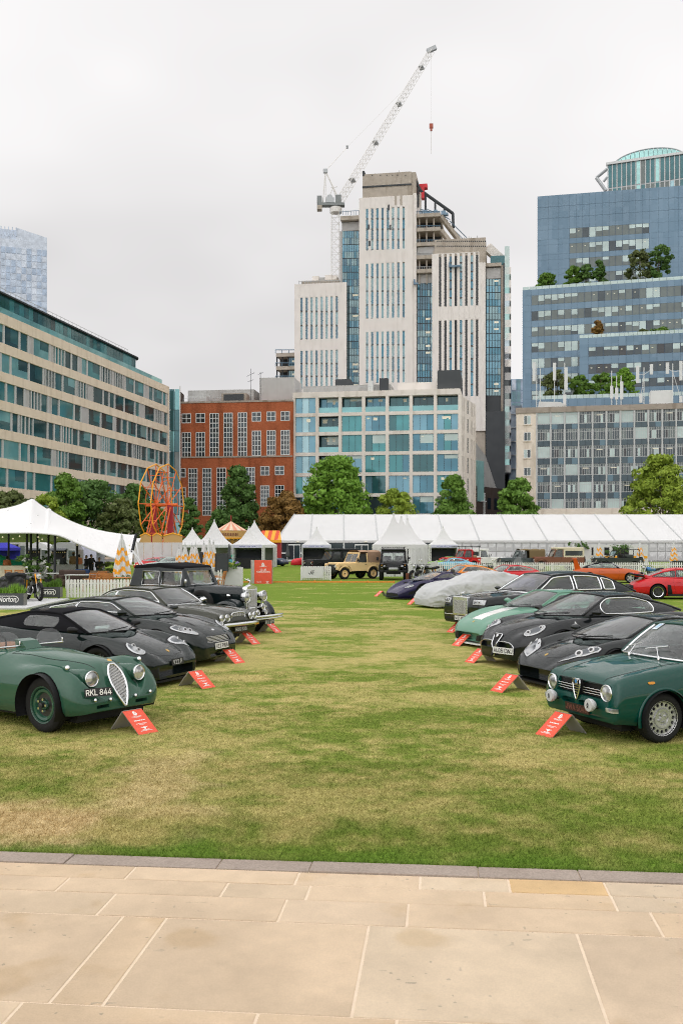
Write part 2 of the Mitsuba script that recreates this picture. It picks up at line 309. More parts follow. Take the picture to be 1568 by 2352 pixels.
# ---- curved-banded office on the left: stone bands, irregular glazing, glass top storey behind a terrace
def left_office():
    k = thing('banded_office', 'long cream stone banded office with teal windows and glass top storey at left edge', 'building')
    F = Facade(0, 135.3, 387, 196.5); F = Facade(-70, 126.5, 387, 196.5)
    F.box(k, 'wall', 'dark_frame', 0, F.L - .05, -.1, 31.5, -.32, 22)
    zt = np.array([(F.z(0, 794.0 + 65.9 * i) + F.z(387, 929.1 + 45.4 * i)) / 2 for i in range(6)])   # bottoms of the glazing
    pitch = (zt[0] - zt[5]) / 5; W = pitch * .655
    rr = random.Random(4)
    glasses = ['teal_glass', 'teal_dark_glass', 'teal_mid_glass', 'teal_mid_glass', 'teal_dark_glass', 'teal_glass', 'teal_light_glass']
    for i in range(-0, 7):
        zb = zt[0] - pitch * i
        zu = zb - pitch + W
        if i < 6: F.box(k, 'stone_band', 'beige_stone', -.2, F.L, zu + 0.02, zb, .12, .5)
        s = -rr.uniform(0, 3)
        while s < F.L - .9:
            kind = rr.choice('wwgpfgwgw')
            w = {'w': 4.6, 'g': 2.3, 'p': 1.2, 'f': 3.9}[kind] * rr.uniform(.85, 1.15); e = min(s + w, F.L - .45)
            if e - s < .3: break
            a = max(s, 0)
            if e > 0:
                if kind == 'p': F.box(k, 'metal_panel', 'grey_panel', a, e, zb - .02, zb + W, -.02)
                else:
                    b = e - .45 if kind != 'f' else e
                    wk = F.box(k, 'window', rr.choice(glasses), a, b, zb - .02, zb + W + .01, -.12)
                    if kind == 'f':
                        for q in range(4):
                            x = a + (b - a) * (q + .3) / 4
                            F.box(wk, 'fin', 'light_frame', x, x + .27, zb - .01, zb + W, .06, .11)
                    elif kind == 'w': F.box(wk, 'blind', rr.choice(glasses), a + (b - a) * .45, b, zb + W * rr.uniform(.1, .6), zb + W, -.10, .118)
                    if kind != 'f': F.box(k, 'mullion', 'light_frame', b, e, zb - .02, zb + W, .03)
            s = e
    F.box(k, 'parapet', 'beige_stone', -.2, F.L, zt[0] + W, zt[0] + W + 1.45, .14, .6)
    F.box(k, 'end_pier', 'beige_stone', F.L - .45, F.L, zt[0] - pitch * 7, zt[0] + W - .01, .13, .8)
    F.box(k, 'stone_base', 'beige_stone', -.2, F.L, -.05, zt[0] - pitch * 6 , .12, .5)
    zp = zt[0] + W + 1.45
    # glass storey set back, its near end rounded
    e1 = F.s(352); st = 2.4
    n = 44; top = zp + 3.7
    for j in range(n):
        a = -1 + (e1 - 3.2 + 1) * j / n; b = -1 + (e1 - 3.2 + 1) * (j + 1) / n
        F.box(k, 'glass_pane', rr.choice(['teal_mid_glass', 'teal_glass', 'teal_mid_glass', 'teal_dark_glass']), a + .03, b - .03, zp - 1.2, top, -st, st + .05)
    arc = [(e1 - 3.2 + 3.2 * math.sin(t), st + 3.2 - 3.2 * math.cos(t)) for t in np.linspace(0, math.pi / 2, 7)]
    P = np.array([[(x, y, zz) for x, y in arc] for zz in (zp - 1.2, top)])
    F.add(k, 'curved_glass', grid(P), 'teal_mid_glass', smooth=True)
    out = [(-1, st - .5)] + [(x + .35 * math.sin(t), y - .5 * math.cos(t)) for (x, y), t in zip(arc, np.linspace(0, math.pi / 2, 7))] + [(e1 + .35, 14), (-1, 14)]
    F.add(k, 'roof', prism(out, top, top + .22), 'charcoal')
    rk = F.add(k, 'roof_railing', cat([rod((-1, 3.0, top + 1.2), (e1 - 5, 3.0, top + 1.2), .035, 5)] + [rod((x, 3.0, top + .2), (x, 3.0, top + 1.2), .03, 4) for x in np.linspace(0, e1 - 5, 42)]), 'light_frame')
    for j in range(26):
        a = F.L * j / 26
        if F.L * (j + 1) / 26 < F.s(377): F.box(k, 'balustrade_pane', 'mint_glass' if j > 22 else 'teal_light_glass', a, a + F.L / 26 - .06, zp, zp + .95, -.3, .33)
    return F
LO = left_office()
# ---- glazed stair tower between the two
def stair_tower():
    k = thing('glass_stair_tower', 'narrow greenish glass stair tower beside the red brick block', 'building')
    F = Facade(388.5, 199, 413, 199); z1 = F.z(400, 893)
    F.box(k, 'wall', 'dark_brown', .1, F.L - .1, -.05, z1 - .3, -1.2, 6)
    for i in range(8):
        a, b = z1 * i / 8, z1 * (i + 1) / 8
        for j in range(2): F.box(k, 'pane', R.choice(['teal_mid_glass', 'teal_light_glass', 'grey_glass', 'teal_mid_glass']), F.L * j / 2 + .04, F.L * (j + 1) / 2 - .04, a + .04, b - .04, .0, .08)
    F.box(k, 'mast', 'white_frame', F.L - .1, F.L + .12, 0, z1 + .6, .1, .12)
stair_tower()
# ---- red brick block
def paned(F, k, s0, s1, z0, z1, nx, nz, g, fr='white_frame', b=.13, part='window', out=.02):
    """window: a frame, glazing bars and recessed panes"""
    w = F.box(k, part, fr, s0, s1, z0, z1, out, .1)
    dx, dz = (s1 - s0 - b) / nx, (z1 - z0 - b) / nz
    for i in range(nx):
        for j in range(nz): F.box(w, 'pane', g if isinstance(g, str) else R.choice(g), s0 + b + dx * i, s0 + dx * (i + 1), z0 + b + dz * j, z0 + dz * (j + 1), out + .012, .09)
    return w
def brick_block():
    k = thing('brick_office', 'red brick office block with white framed tall and small windows', 'building')
    F = Facade(413.5, 200, 672, 197)
    zt = F.z(540, 924); zl = F.z(540, 1051)
    F.box(k, 'wall', 'red_brick', 0, F.L, zl, zt, 0, 18); F.box(k, 'lower_wall', 'red_brick', 0, F.L, -.05, zl - .003, .35, 18)
    F.box(k, 'coping', 'weathered_stone', -.1, F.L, zt, zt + .35, .12, .5); F.box(k, 'ledge', 'weathered_stone', -.05, F.L, zl - .01, zl + .28, .5, .02)
    cx = lambda c: 376.3 + c / 2.0834; cy = lambda c: 815.4 + c / 2.0834
    def w(c, y0, y1, nx, nz, o):
        f = 22; s0, s1 = F.s(cx(c - f)), F.s(cx(c + f)); t = (c - 345) * -.024
        paned(F, k, s0, s1, F.z(cx(c), cy(y1 + t)), F.z(cx(c), cy(y0 + t)), nx, nz, ['black_glass', 'dark_glass', 'black_glass', 'dark_glass'], out=o)
    for c in (108, 175, 443, 513, 580): w(c, 274, 320, 2, 2, .04); w(c, 364, 484, 3, 5, .04)
    for c in (241, 307, 376): w(c, 275, 488, 3, 9, .04)
    for c in (85, 485, 555): w(c, 536, 580, 2, 2, .39); w(c, 628, 728, 3, 5, .39)
    for c in (141, 208, 277, 345, 415): w(c, 538, 765, 3, 10, .39)
    # plant on the roof
    z = zt
    F.box(k, 'plant_room', 'roof_grey', F.L * .02, F.L * .62, z, z + 3.2, -4, 14); F.box(k, 'plant_room', 'grey_panel', F.L * .68, F.L * .99, z, z + 5.3, -3, 12)
    F.box(k, 'roof_vent', 'weathered_stone', F.L * .36, F.L * .58, z, z + 2.0, -1, 3.8); F.box(k, 'louvre', 'dark_frame', F.L * .38, F.L * .56, z + .4, z + 1.8, -.9, 1.1)
    F.box(k, 'tank', 'light_frame', F.L * .05, F.L * .22, z, z + 1.7, -1.5, 3.8)
    a = F.L * .61
    F.add(k, 'aerial', cat([rod((a, 2, z), (a, 2, z + 7), .05, 5), rod((a - .8, 2, z + 5.5), (a + .8, 2, z + 6.2), .04, 4), rod((a + 1.8, 3, z), (a + 1.8, 3, z + 6.5), .05, 5), rod((a - .6, 2, z + 4.4), (a + .6, 2, z + 4.8), .04, 4), rod((a + 1.3, 3, z + 6), (a + 2.4, 3, z + 6.4), .04, 4)]), 'dark_frame')
    F.add(k, 'roof_railing', cat([rod((.3, 1, z + 1.1), (F.L * .4, 1, z + 1.1), .03, 4)] + [rod((x, 1, z), (x, 1, z + 1.1), .03, 4) for x in np.linspace(.3, F.L * .4, 9)]), 'alu')
brick_block()
# ---- white framed office in the middle
def grid_office():
    k = thing('white_grid_office', 'white stone framed office with wide blue glass bays in front of the tower', 'building')
    F = Facade(673.9, 198, 1055.5, 192.7); zt = F.z(673.9, 901.8)
    cx = lambda c: 376.3 + c / 2.0834; cy = lambda c: 815.4 + c / 2.0834
    cols = [F.s(cx(c)) for c in (622, 733, 843, 955, 1068, 1182, 1298)] + [F.L]
    rows = [F.z(cx(1240), cy(y)) for y in (182, 275, 368, 467, 567, 668, 768)] + [0.0]
    F.box(k, 'core', 'dark_frame', .3, F.L - .3, -.05, zt - .4, -1.7, 14)
    S = Facade(1055.5, 192.7, 1094, 208)
    F.box(k, 'parapet', 'office_stone', -.1, F.L + .1, zt - 1.1, zt, .22, 15)
    for i, c in enumerate(cols): F.box(k, 'pier', 'office_stone', c - .32, c + .32, 0, zt - 1.1, .16, .55)
    for j in range(1, len(rows) - 1):
        for i in range(7): F.box(k, 'floor_band', 'office_stone', cols[i] + .32, cols[i + 1] - .32, rows[j] - .33, rows[j] + .36, .10, .6)
    for j in range(7):
        for i in range(7):
            s0, s1, zb, zu = cols[i] + .32, cols[i + 1] - .32, rows[j + 1] + .36, rows[j] - .33
            if j == 0: zu = zt - 1.1
            rec = 1.6 if (j == 0 and i > 0) or (i == 1 and j in (1, 2, 3)) else .25
            g0 = ['sky_glass', 'sky_deep_glass', 'teal_glass', 'sky_glass', 'teal_mid_glass'] if j < 5 else ['sky_deep_glass', 'dark_glass', 'sky_deep_glass', 'teal_mid_glass']
            if rec > 1: g0 = ['teal_mid_glass', 'teal_dark_glass', 'sky_deep_glass']
            g = R.choice(g0); w = F.box(k, 'window', 'dark_frame', s0, s1, zb, zu, -rec - .08, rec + .14)
            for q in range(3):
                a, b = s0 + (s1 - s0) * q / 3, s0 + (s1 - s0) * (q + 1) / 3
                F.box(w, 'pane', R.choice([g, g, g, R.choice(g0)]) if not (i == 0 and q == 1) else 'sky_pale_glass', a + .04, b - .04, zb + .05, zu - .05, -rec, rec + .03)
            if R.random() < .35: F.box(w, 'blind', 'blind_glass', s0 + (s1 - s0) / 3 + .08, s1 - .08, zb + (zu - zb) * R.uniform(.45, .85), zu - .1, -rec + .02, rec)
            if j < 3 and rec > 1 or R.random() < .4:
                for q in range(R.randint(1, 3)):
                    a = R.uniform(s0 + .3, s1 - 1.2); F.box(w, 'ceiling_light', 'lamp_warm', a, a + R.uniform(.4, .9), zu - R.uniform(.5, 1.2), zu - .42, -rec + .03, rec)
            if rec > 1: F.box(w, 'balcony_pane', 'teal_light_glass', s0, s1, zb, zb + 1.05, -.2, .23)
    # side wall: narrow slots
    for c in (1.4, 2.5, 3.6, 7.6, 10.4, 11.9, 13.4):
        for j in range(6):
            zb, zu = rows[j + 1] + .5, (rows[j] if j else zt - .9) - .5
            S.box(k, 'slot_window', 'black_glass' if c != 7.6 else 'dark_glass', c - (.25 if c != 7.6 else .7), c + (.25 if c != 7.6 else .7), zb, zu, -.1, .3)
    cs = [0, 1.15, 1.65, 2.25, 2.75, 3.35, 3.85, 6.9, 8.3, 10.15, 10.65, 11.65, 12.15, 13.15, 13.65, 15.4]
    for a, b in zip(cs[::2], cs[1::2]): S.box(k, 'side_pier', 'office_stone', a if a else .56, b, 0, zt - 1.1, .02, .4)
    for j in range(1, 7): S.box(k, 'side_band', 'office_stone', .56, 15.4, rows[j] - .5, rows[j] + .5, -.003, .38)
    z = zt
    F.box(k, 'plant_room', 'roof_grey', F.L * .04, F.L * .58, z, z + 1.7, -3, 9); F.box(k, 'plant_room', 'pale_stone', F.L * .62, F.L * .97, z, z + 2.0, -3.5, 9)
    F.box(k, 'plant_box', 'charcoal', F.L * .865, F.L * 1.0, z, z + 3.9, -1.5, 13); F.box(k, 'plant_box', 'charcoal', F.L * .24, F.L * .33, z + 1.7, z + 3.0, -3.2, 8); F.box(k, 'plant_box', 'dark_frame', F.L * .52, F.L * .57, z, z + 2.6, -1, 2.5)
    F.box(k, 'plant_box', 'white_frame', F.L * .45, F.L * .48, z, z + 2.2, -1, 2.5)
    F.add(k, 'roof_railing', cat([rod((.3, .6, z + .9), (F.L * .5, .6, z + .9), .03, 4)] + [rod((x, .6, z), (x, .6, z + .9), .03, 4) for x in np.linspace(.3, F.L * .5, 14)]), 'alu')
grid_office()
# ---- white tower under construction, with its steelwork
def tower():
    k = thing('construction_tower', 'tall white stone tower still under construction with bare concrete top and steel frame', 'building')
    X = lambda c: 627.2 + c / 2.6316; Y = lambda c: 344.9 + c / 2.6316
    F = Facade(X(128), 266, X(1283), 257.5)
    s = lambda c: F.s(X(c)); z = lambda c, y: F.z(X(c), Y(y))
    rr = random.Random(8)
    def strips(cs, w, yr, out, mats, seg, part='strip_window', dark=None):
        for i, c in enumerate(cs):
            for (y0, y1) in yr:
                yy = np.linspace(y0, y1, seg + 1)
                for a, b in zip(yy[:-1], yy[1:]):
                    mt = rr.choice(mats)
                    wk = F.box(k, part, mt, s(c - w / 2), s(c + w / 2), z(c, b) + .12, z(c, a), out - .28, .6 - out)
                    if dark: F.box(wk, 'spandrel', dark, s(c - w / 2), s(c + w / 2), z(c, b) - .35, z(c, b) + .12, out - .22, .5 - out)
    def clad(x0, x1, y0, y1, cs, w, yr, out, back, matn='pale_stone'):
        """stone cladding in vertical piers and bands round strips of window"""
        ys = [y0] + [q for r in yr for q in r] + [y1]
        bands = [(ys[i], ys[i + 1]) for i in range(0, len(ys), 2)]
        for a, b in bands:
            if a < b - 2:
                xs = np.linspace(x0, x1, max(2, int((x1 - x0) / 31)) + 1)
                for p, q in zip(xs[:-1], xs[1:]): F.box(k, 'stone_panel', matn, s(p) + .012, s(q) - .012, z((x0 + x1) / 2, b), z((x0 + x1) / 2, a), out, .5)
        for a, b in yr:
            edges = [x0] + [e for c in cs for e in (c - w / 2, c + w / 2)] + [x1]
            for p, q in zip(edges[::2], edges[1::2]): F.box(k, 'stone_pier', matn, s(p) + .01, s(q) - .01, z((x0 + x1) / 2, b) - .004, z((x0 + x1) / 2, a) + .004, out - .006, .5)
    def core(x0, x1, ytop, back0, back1, m='dark_frame'): F.box(k, 'core', m, s(x0), s(x1), -.05, z((x0 + x1) / 2, ytop), -back0, back1)
    # left wing
    core(131, 440, 812, .35, 16); A = (171, 202, 232, 262, 293, 323, 353, 384)
    clad(128, 443, 803, 1700, A, 13, ((885, 1140), (1208, 1440)), .0, 16); strips(A, 13, ((885, 1140), (1208, 1440)), 0, ['tower_dark_glass', 'tower_glass', 'tower_glass'], 3, dark='black_glass')
    F.box(k, 'side_wall', 'pale_stone', s(128), s(131), 0, z(128, 803), -.5, 16)
    F.box(k, 'roof_edge', 'raw_concrete', s(165), s(390), z(280, 802), z(280, 778), -1, 12)
    for a, b, h in ((222, 262, 742), (266, 300, 750), (300, 345, 735), (345, 372, 738)): F.box(k, 'plant_box', rr.choice(['pale_stone', 'roof_grey']), s(a), s(b), z(a, 790), z(a, h), -3, 8)
    F.add(k, 'roof_railing', cat([rod((s(150), .5, z(150, 790)), (s(400), .5, z(400, 782)), .08, 4)] + [rod((s(c), .5, z(c, 806)), (s(c), .5, z(c, 785)), .07, 4) for c in range(152, 400, 18)]), 'alu')
    # glass slots
    def curtain(x0, x1, y0, y1, back, n, mats, pitch=42):
        nf = max(1, round((y1 - y0) / pitch)); g = np.linspace(y0, y1, nf + 1)
        for j, (a, b) in enumerate(zip(g[:-1], g[1:])):
            row = rr.choice(mats)
            for i in range(n):
                p, q = x0 + (x1 - x0) * i / n, x0 + (x1 - x0) * (i + 1) / n
                F.box(k, 'pane', rr.choice([row, row, rr.choice(mats)]), s(p) + .09, s(q) - .09, z((p + q) / 2, b) + (.16 if j % 2 else .05), z((p + q) / 2, a) - .05, -back, back + .2)
            if rr.random() < .4: F.box(k, 'ceiling_light', 'lamp_warm', s(x0 + (x1 - x0) * .55), s(x0 + (x1 - x0) * .85), z(x0, (a + b) / 2), z(x0, (a + b) / 2) + .5, -back + .04, back)
    TG = ['tower_glass', 'sky_deep_glass', 'tower_glass', 'tower_dark_glass', 'sky_glass']
    core(405, 524, 385, 2.6, 17); curtain(408, 522, 470, 1440, 2.4, 8, TG); F.box(k, 'soffit_panel', 'grey_panel', s(408), s(522), z(460, 468), z(460, 416), -2.3, 3)
    F.box(k, 'concrete_slab', 'raw_concrete', s(402), s(545), z(460, 412), z(460, 388), -.8, 14); F.box(k, 'grey_edge', 'grey_panel', s(392), s(408), 0, z(400, 470), -2.5, 10)
    F.box(k, 'stone_panel', 'pale_stone', s(520), s(565), z(540, 1700), z(540, 385), .2, 4)
    F.add(k, 'roof_railing', cat([rod((s(405), .2, z(405, 370)), (s(545), .2, z(545, 358)), .08, 4)] + [rod((s(c), .2, z(c, 388)), (s(c), .2, z(c, 362)), .06, 4) for c in range(405, 545, 16)]), 'blue_panel')
    # main shaft
    core(560, 862, 140, -.15, 16, 'raw_concrete'); B = (570, 601, 632, 663, 695, 726, 758, 790)
    clad(522.2, 845, 285, 1700, B, 13, ((352, 605), (685, 1018), (1098, 1408)), .9, 16)
    strips(B, 13, ((352, 605), (685, 1018), (1098, 1408)), .9, ['tower_glass', 'tower_glass', 'sky_deep_glass', 'tower_dark_glass'], 4, dark='dark_glass')
    F.box(k, 'shaft_side', 'pale_stone', s(845), s(865), 0, z(855, 262), .55, 10)
    F.box(k, 'concrete_core', 'raw_concrete', s(542), s(835), z(690, 300), z(690, 140), .55, 12); F.box(k, 'joint_band', 'charcoal', s(541), s(836), z(690, 222), z(690, 213), .75, 12.1)
    for c, y in ((580, 470), (585, 568), (710, 472), (700, 350)): F.box(k, 'open_panel', 'black_glass', s(c - 6), s(c + 6), z(c, y + 16), z(c, y - 16), .905, .3)
    for c in (742, 775): F.box(k, 'bare_strip', 'raw_concrete', s(c - 7), s(c + 7), z(c, 338), z(c, 266), .93, .3)
    for c in (600, 650, 688, 722, 752, 800): F.box(k, 'lifting_socket', 'charcoal', s(c - 3), s(c + 3), z(c, 158), z(c, 152), .6, .3)
    F.box(k, 'corner_post', 'charcoal', s(541), s(553), z(547, 160), z(547, 128), .6, 2)
    F.add(k, 'scaffold_poles', cat([rod((s(c), rr.uniform(1, 8), z(c, 150)), (s(c), rr.uniform(1, 8), z(c, rr.uniform(96, 128))), .06, 4) for c in range(560, 840, 14)] + [rod((s(560), 3, z(560, 132)), (s(835), 3, z(835, 120)), .05, 4)]), 'alu')
    # open floors behind the steel frame
    core(866, 962, 770, 1.4, 14)
    for i, y in enumerate((392, 478, 566, 645, 728)):
        x1 = 1010 if i < 2 else 965 + (40 if i == 2 else 0)
        F.box(k, 'floor_slab', 'raw_concrete', s(866), s(x1), z(900, y + 12), z(900, y - 10), .2, 14)
        F.box(k, 'floor_back', 'charcoal', s(866), s(x1 - 8), z(900, y + 74), z(900, y + 12), -5, 14)
        for c in range(878, int(x1), 44): F.box(k, 'column', 'raw_concrete', s(c), s(c + 7), z(900, y + 75), z(900, y + 12), -.6, 1.4)
        F.add(k, 'edge_rail', cat([rod((s(866), -.15, z(866, y - 24)), (s(x1), -.15, z(x1, y - 24)), .09, 4)] + [rod((s(c), -.15, z(c, y - 8)), (s(c), -.15, z(c, y - 26)), .07, 4) for c in range(868, int(x1), 15)]), rr.choice(['blue_panel', 'alu']))
    F.box(k, 'hoist_sheet', 'grey_panel', s(868), s(975), z(920, 640), z(920, 580), -.4, 1)
    curtain(868, 960, 795, 1410, 1.2, 6, ['sky_deep_glass', 'tower_dark_glass', 'tower_glass', 'tower_dark_glass']); F.box(k, 'soffit_panel', 'grey_panel', s(868), s(960), z(910, 795), z(910, 742), -1.15, 2)
    # slanting concrete edge behind
    for y0, x0 in ((392, 1010), (478, 1012)):
        F.add(k, 'sloping_edge', bar((s(x0), 1, z(x0, y0)), (s(x0 + 120), 8, z(x0 + 120, y0 + 118)), .9, 1.2), 'raw_concrete')
    F.box(k, 'concrete_step', 'raw_concrete', s(880), s(1165), z(1050, 620), z(1050, 532), -3, 14)
    # right shaft
    core(966, 1281, 600, -.1, 15, 'raw_concrete'); Cg = (1072, 1135, 1201); Cd = (1009, 1041, 1104, 1167, 1232); al = sorted(Cg + Cd)
    clad(960, 1283, 622, 1700, al, 14, ((626, 944), (1028, 1490)), .6, 15)
    strips(Cg, 14, ((626, 944), (1028, 1490)), .6, ['tower_glass', 'tower_dark_glass', 'sky_deep_glass'], 6, dark='black_glass')
    for c in Cd:
        for a, b in ((626, 944), (1028, 1490)): F.box(k, 'dark_recess', 'charcoal', s(c - 7), s(c + 7), z(c, b), z(c, a), .32, .3)
    F.box(k, 'concrete_core', 'raw_concrete', s(975), s(1284), z(1130, 640), z(1130, 536), .45, 13)
    for y in (556, 586): F.add(k, 'tie_row', cat([bm(s(c), s(c) + .3, -.5, -.3, z(c, y), z(c, y) + .3) for c in range(990, 1280, 12)]), 'charcoal')
    F.box(k, 'bare_strip', 'raw_concrete', s(1245), s(1284), z(1260, 680), z(1260, 610), .64, .3)
    F.add(k, 'scaffold_poles', cat([rod((s(c), rr.uniform(1, 8), z(c, 545)), (s(c), rr.uniform(1, 8), z(c, rr.uniform(492, 520))), .07, 4) for c in range(1010, 1280, 13)] + [rod((s(1060), 3, z(1060, 520)), (s(1280), 3, z(1280, 508)), .06, 4)]), 'alu')
    # right glass bay and its side wall
    core(1284, 1375, 700, 1.0, 14); curtain(1286, 1374, 772, 1480, .8, 5, ['sky_glass', 'tower_glass', 'sky_deep_glass', 'sky_glass']); F.box(k, 'soffit_panel', 'grey_panel', s(1286), s(1374), z(1330, 770), z(1330, 705), -.7, 2)
    F.box(k, 'concrete_slab', 'raw_concrete', s(1284), s(1378), z(1330, 700), z(1330, 680), .1, 10); F.box(k, 'grey_edge', 'weathered_stone', s(1376), s(1396), 0, z(1385, 690), -.4, 14); F.box(k, 'dark_edge', 'charcoal', s(1389), s(1398), 0, z(1392, 678), -.35, 14.1)
    F.add(k, 'sloping_edge', bar((s(1290), 4, z(1290, 560)), (s(1400), 7, z(1400, 640)), 1.2, 2.6), 'pale_stone'); F.box(k, 'green_sheet', 'teal_mid_glass', s(1310), s(1400), z(1350, 665), z(1350, 610), -4, 6)
    e = s(1398)
    for j in range(16):
        y0 = 640 + j * 80; y1 = y0 + 62; zb, zu = z(1398, y1), z(1398, y0)
        if zb < 1: break
        F.add(k, 'side_band', bm(e, e + 1.6, .5, 19, zb - 1.9, zb), 'pale_stone' if j < 8 else 'grey_panel')
        F.add(k, 'side_window', bm(e, e + 1.2, .5, 18.8, zb, zb + 5.4), rr.choice(['mint_glass', 'haze_glass', 'grey_glass', 'blind_glass']) if j < 8 or j > 9 else 'charcoal')
    F.box(k, 'base_hoarding', 'charcoal', s(1285), s(1400), 0, z(1340, 1580), .6, 10)
    # blue steel frame on the top
    def st(*p, r=.42): return tube([(s(c), y, z(c, q)) for c, q, y in p], r, 6)
    F.add(k, 'steel_frame', cat([st((838, 132, 1), (882, 222, 2)), st((882, 222, 2), (1078, 335, 6)), st((1078, 335, 6), (1080, 425, 6))] + [st((c, y0, 2 + (c - 882) / 49), (c, y1, 2 + (c - 882) / 49), r=.3) for c, y0, y1 in ((855, 165, 300), (872, 200, 330), (915, 240, 380), (972, 272, 380), (1026, 305, 400))] + [st((845, 190, 1), (870, 300, 2), r=.2), st((905, 380, 3), (1060, 400, 6), r=.2)]), 'charcoal')
    F.add(k, 'edge_rail', cat([st((885, 360, 1), (1050, 392, 4), r=.12), st((885, 345, 1), (1050, 378, 4), r=.1), st((1060, 395, 4), (1160, 470, 8), r=.12), st((1060, 425, 4), (1150, 490, 8), r=.1), st((920, 330, 3), (1060, 372, 6), r=.1)] + [st((c, 340 + (c - 885) * .2, 2), (c, 385, 2), r=.09) for c in range(885, 1050, 11)]), 'blue_panel')
    F.add(k, 'site_hoist', cat([bm(s(878), s(926), 2, 4, z(900, 207), z(900, 184)), bm(s(890), s(908), 2, 4, z(900, 270), z(900, 207)), bm(s(868), s(878), 2.5, 3.5, z(870, 235), z(870, 215))]), 'signal_red')
    F.add(k, 'equipment', cat([bm(s(a), s(a) + rr.uniform(.5, 1.3), 1, 2.5, z(a, 380), z(a, 380) + rr.uniform(.3, 1.3)) for a in range(880, 1050, 22)]), 'blue_panel')
    # open frame wing at left
    core(12, 126, 1215, 6, 20)
    for i, y in enumerate((1232, 1312, 1392)):
        F.box(k, 'floor_slab', 'raw_concrete', s(12), s(126), z(60, y + 10), z(60, y - 12), -1, 16); F.box(k, 'floor_back', 'charcoal', s(14), s(80), z(60, y + 72), z(60, y + 10), -5, 8)
        curtain(82, 124, y + 12, y + 70, 2, 3, ['tower_glass', 'tower_dark_glass'], 60)
        F.add(k, 'edge_rail', cat([rod((s(10), .8, z(10, y - 30)), (s(126), .8, z(126, y - 30)), .12, 4)] + [rod((s(c), .8, z(c, y - 10)), (s(c), .8, z(c, y - 32)), .1, 4) for c in (10, 48, 90, 126)]), 'blue_panel')
        for c in (11, 45, 80): F.box(k, 'column', 'charcoal', s(c), s(c + 5), z(60, y + 72), z(60, y + 10), -1.5, 2.2)
    # cradles on the front
    for c, y, w in ((1100, 705, 74), (865, 810, 26)):
        ck = F.add(k, 'work_cradle', cat([bm(s(c - w / 2), s(c + w / 2), -1.6, -.9, z(c, y + 8), z(c, y - 2)), bm(s(c - w / 2), s(c - w / 2 + 8), -1.7, -.8, z(c, y + 8), z(c, y - 22))]), 'blue_panel', label='blue work cradle hanging on the tower front')
    return F
mat('signal_red', pr((.62, .02, .03), .5)); mat('site_blue', pr((.05, .20, .45), .5))
tower()
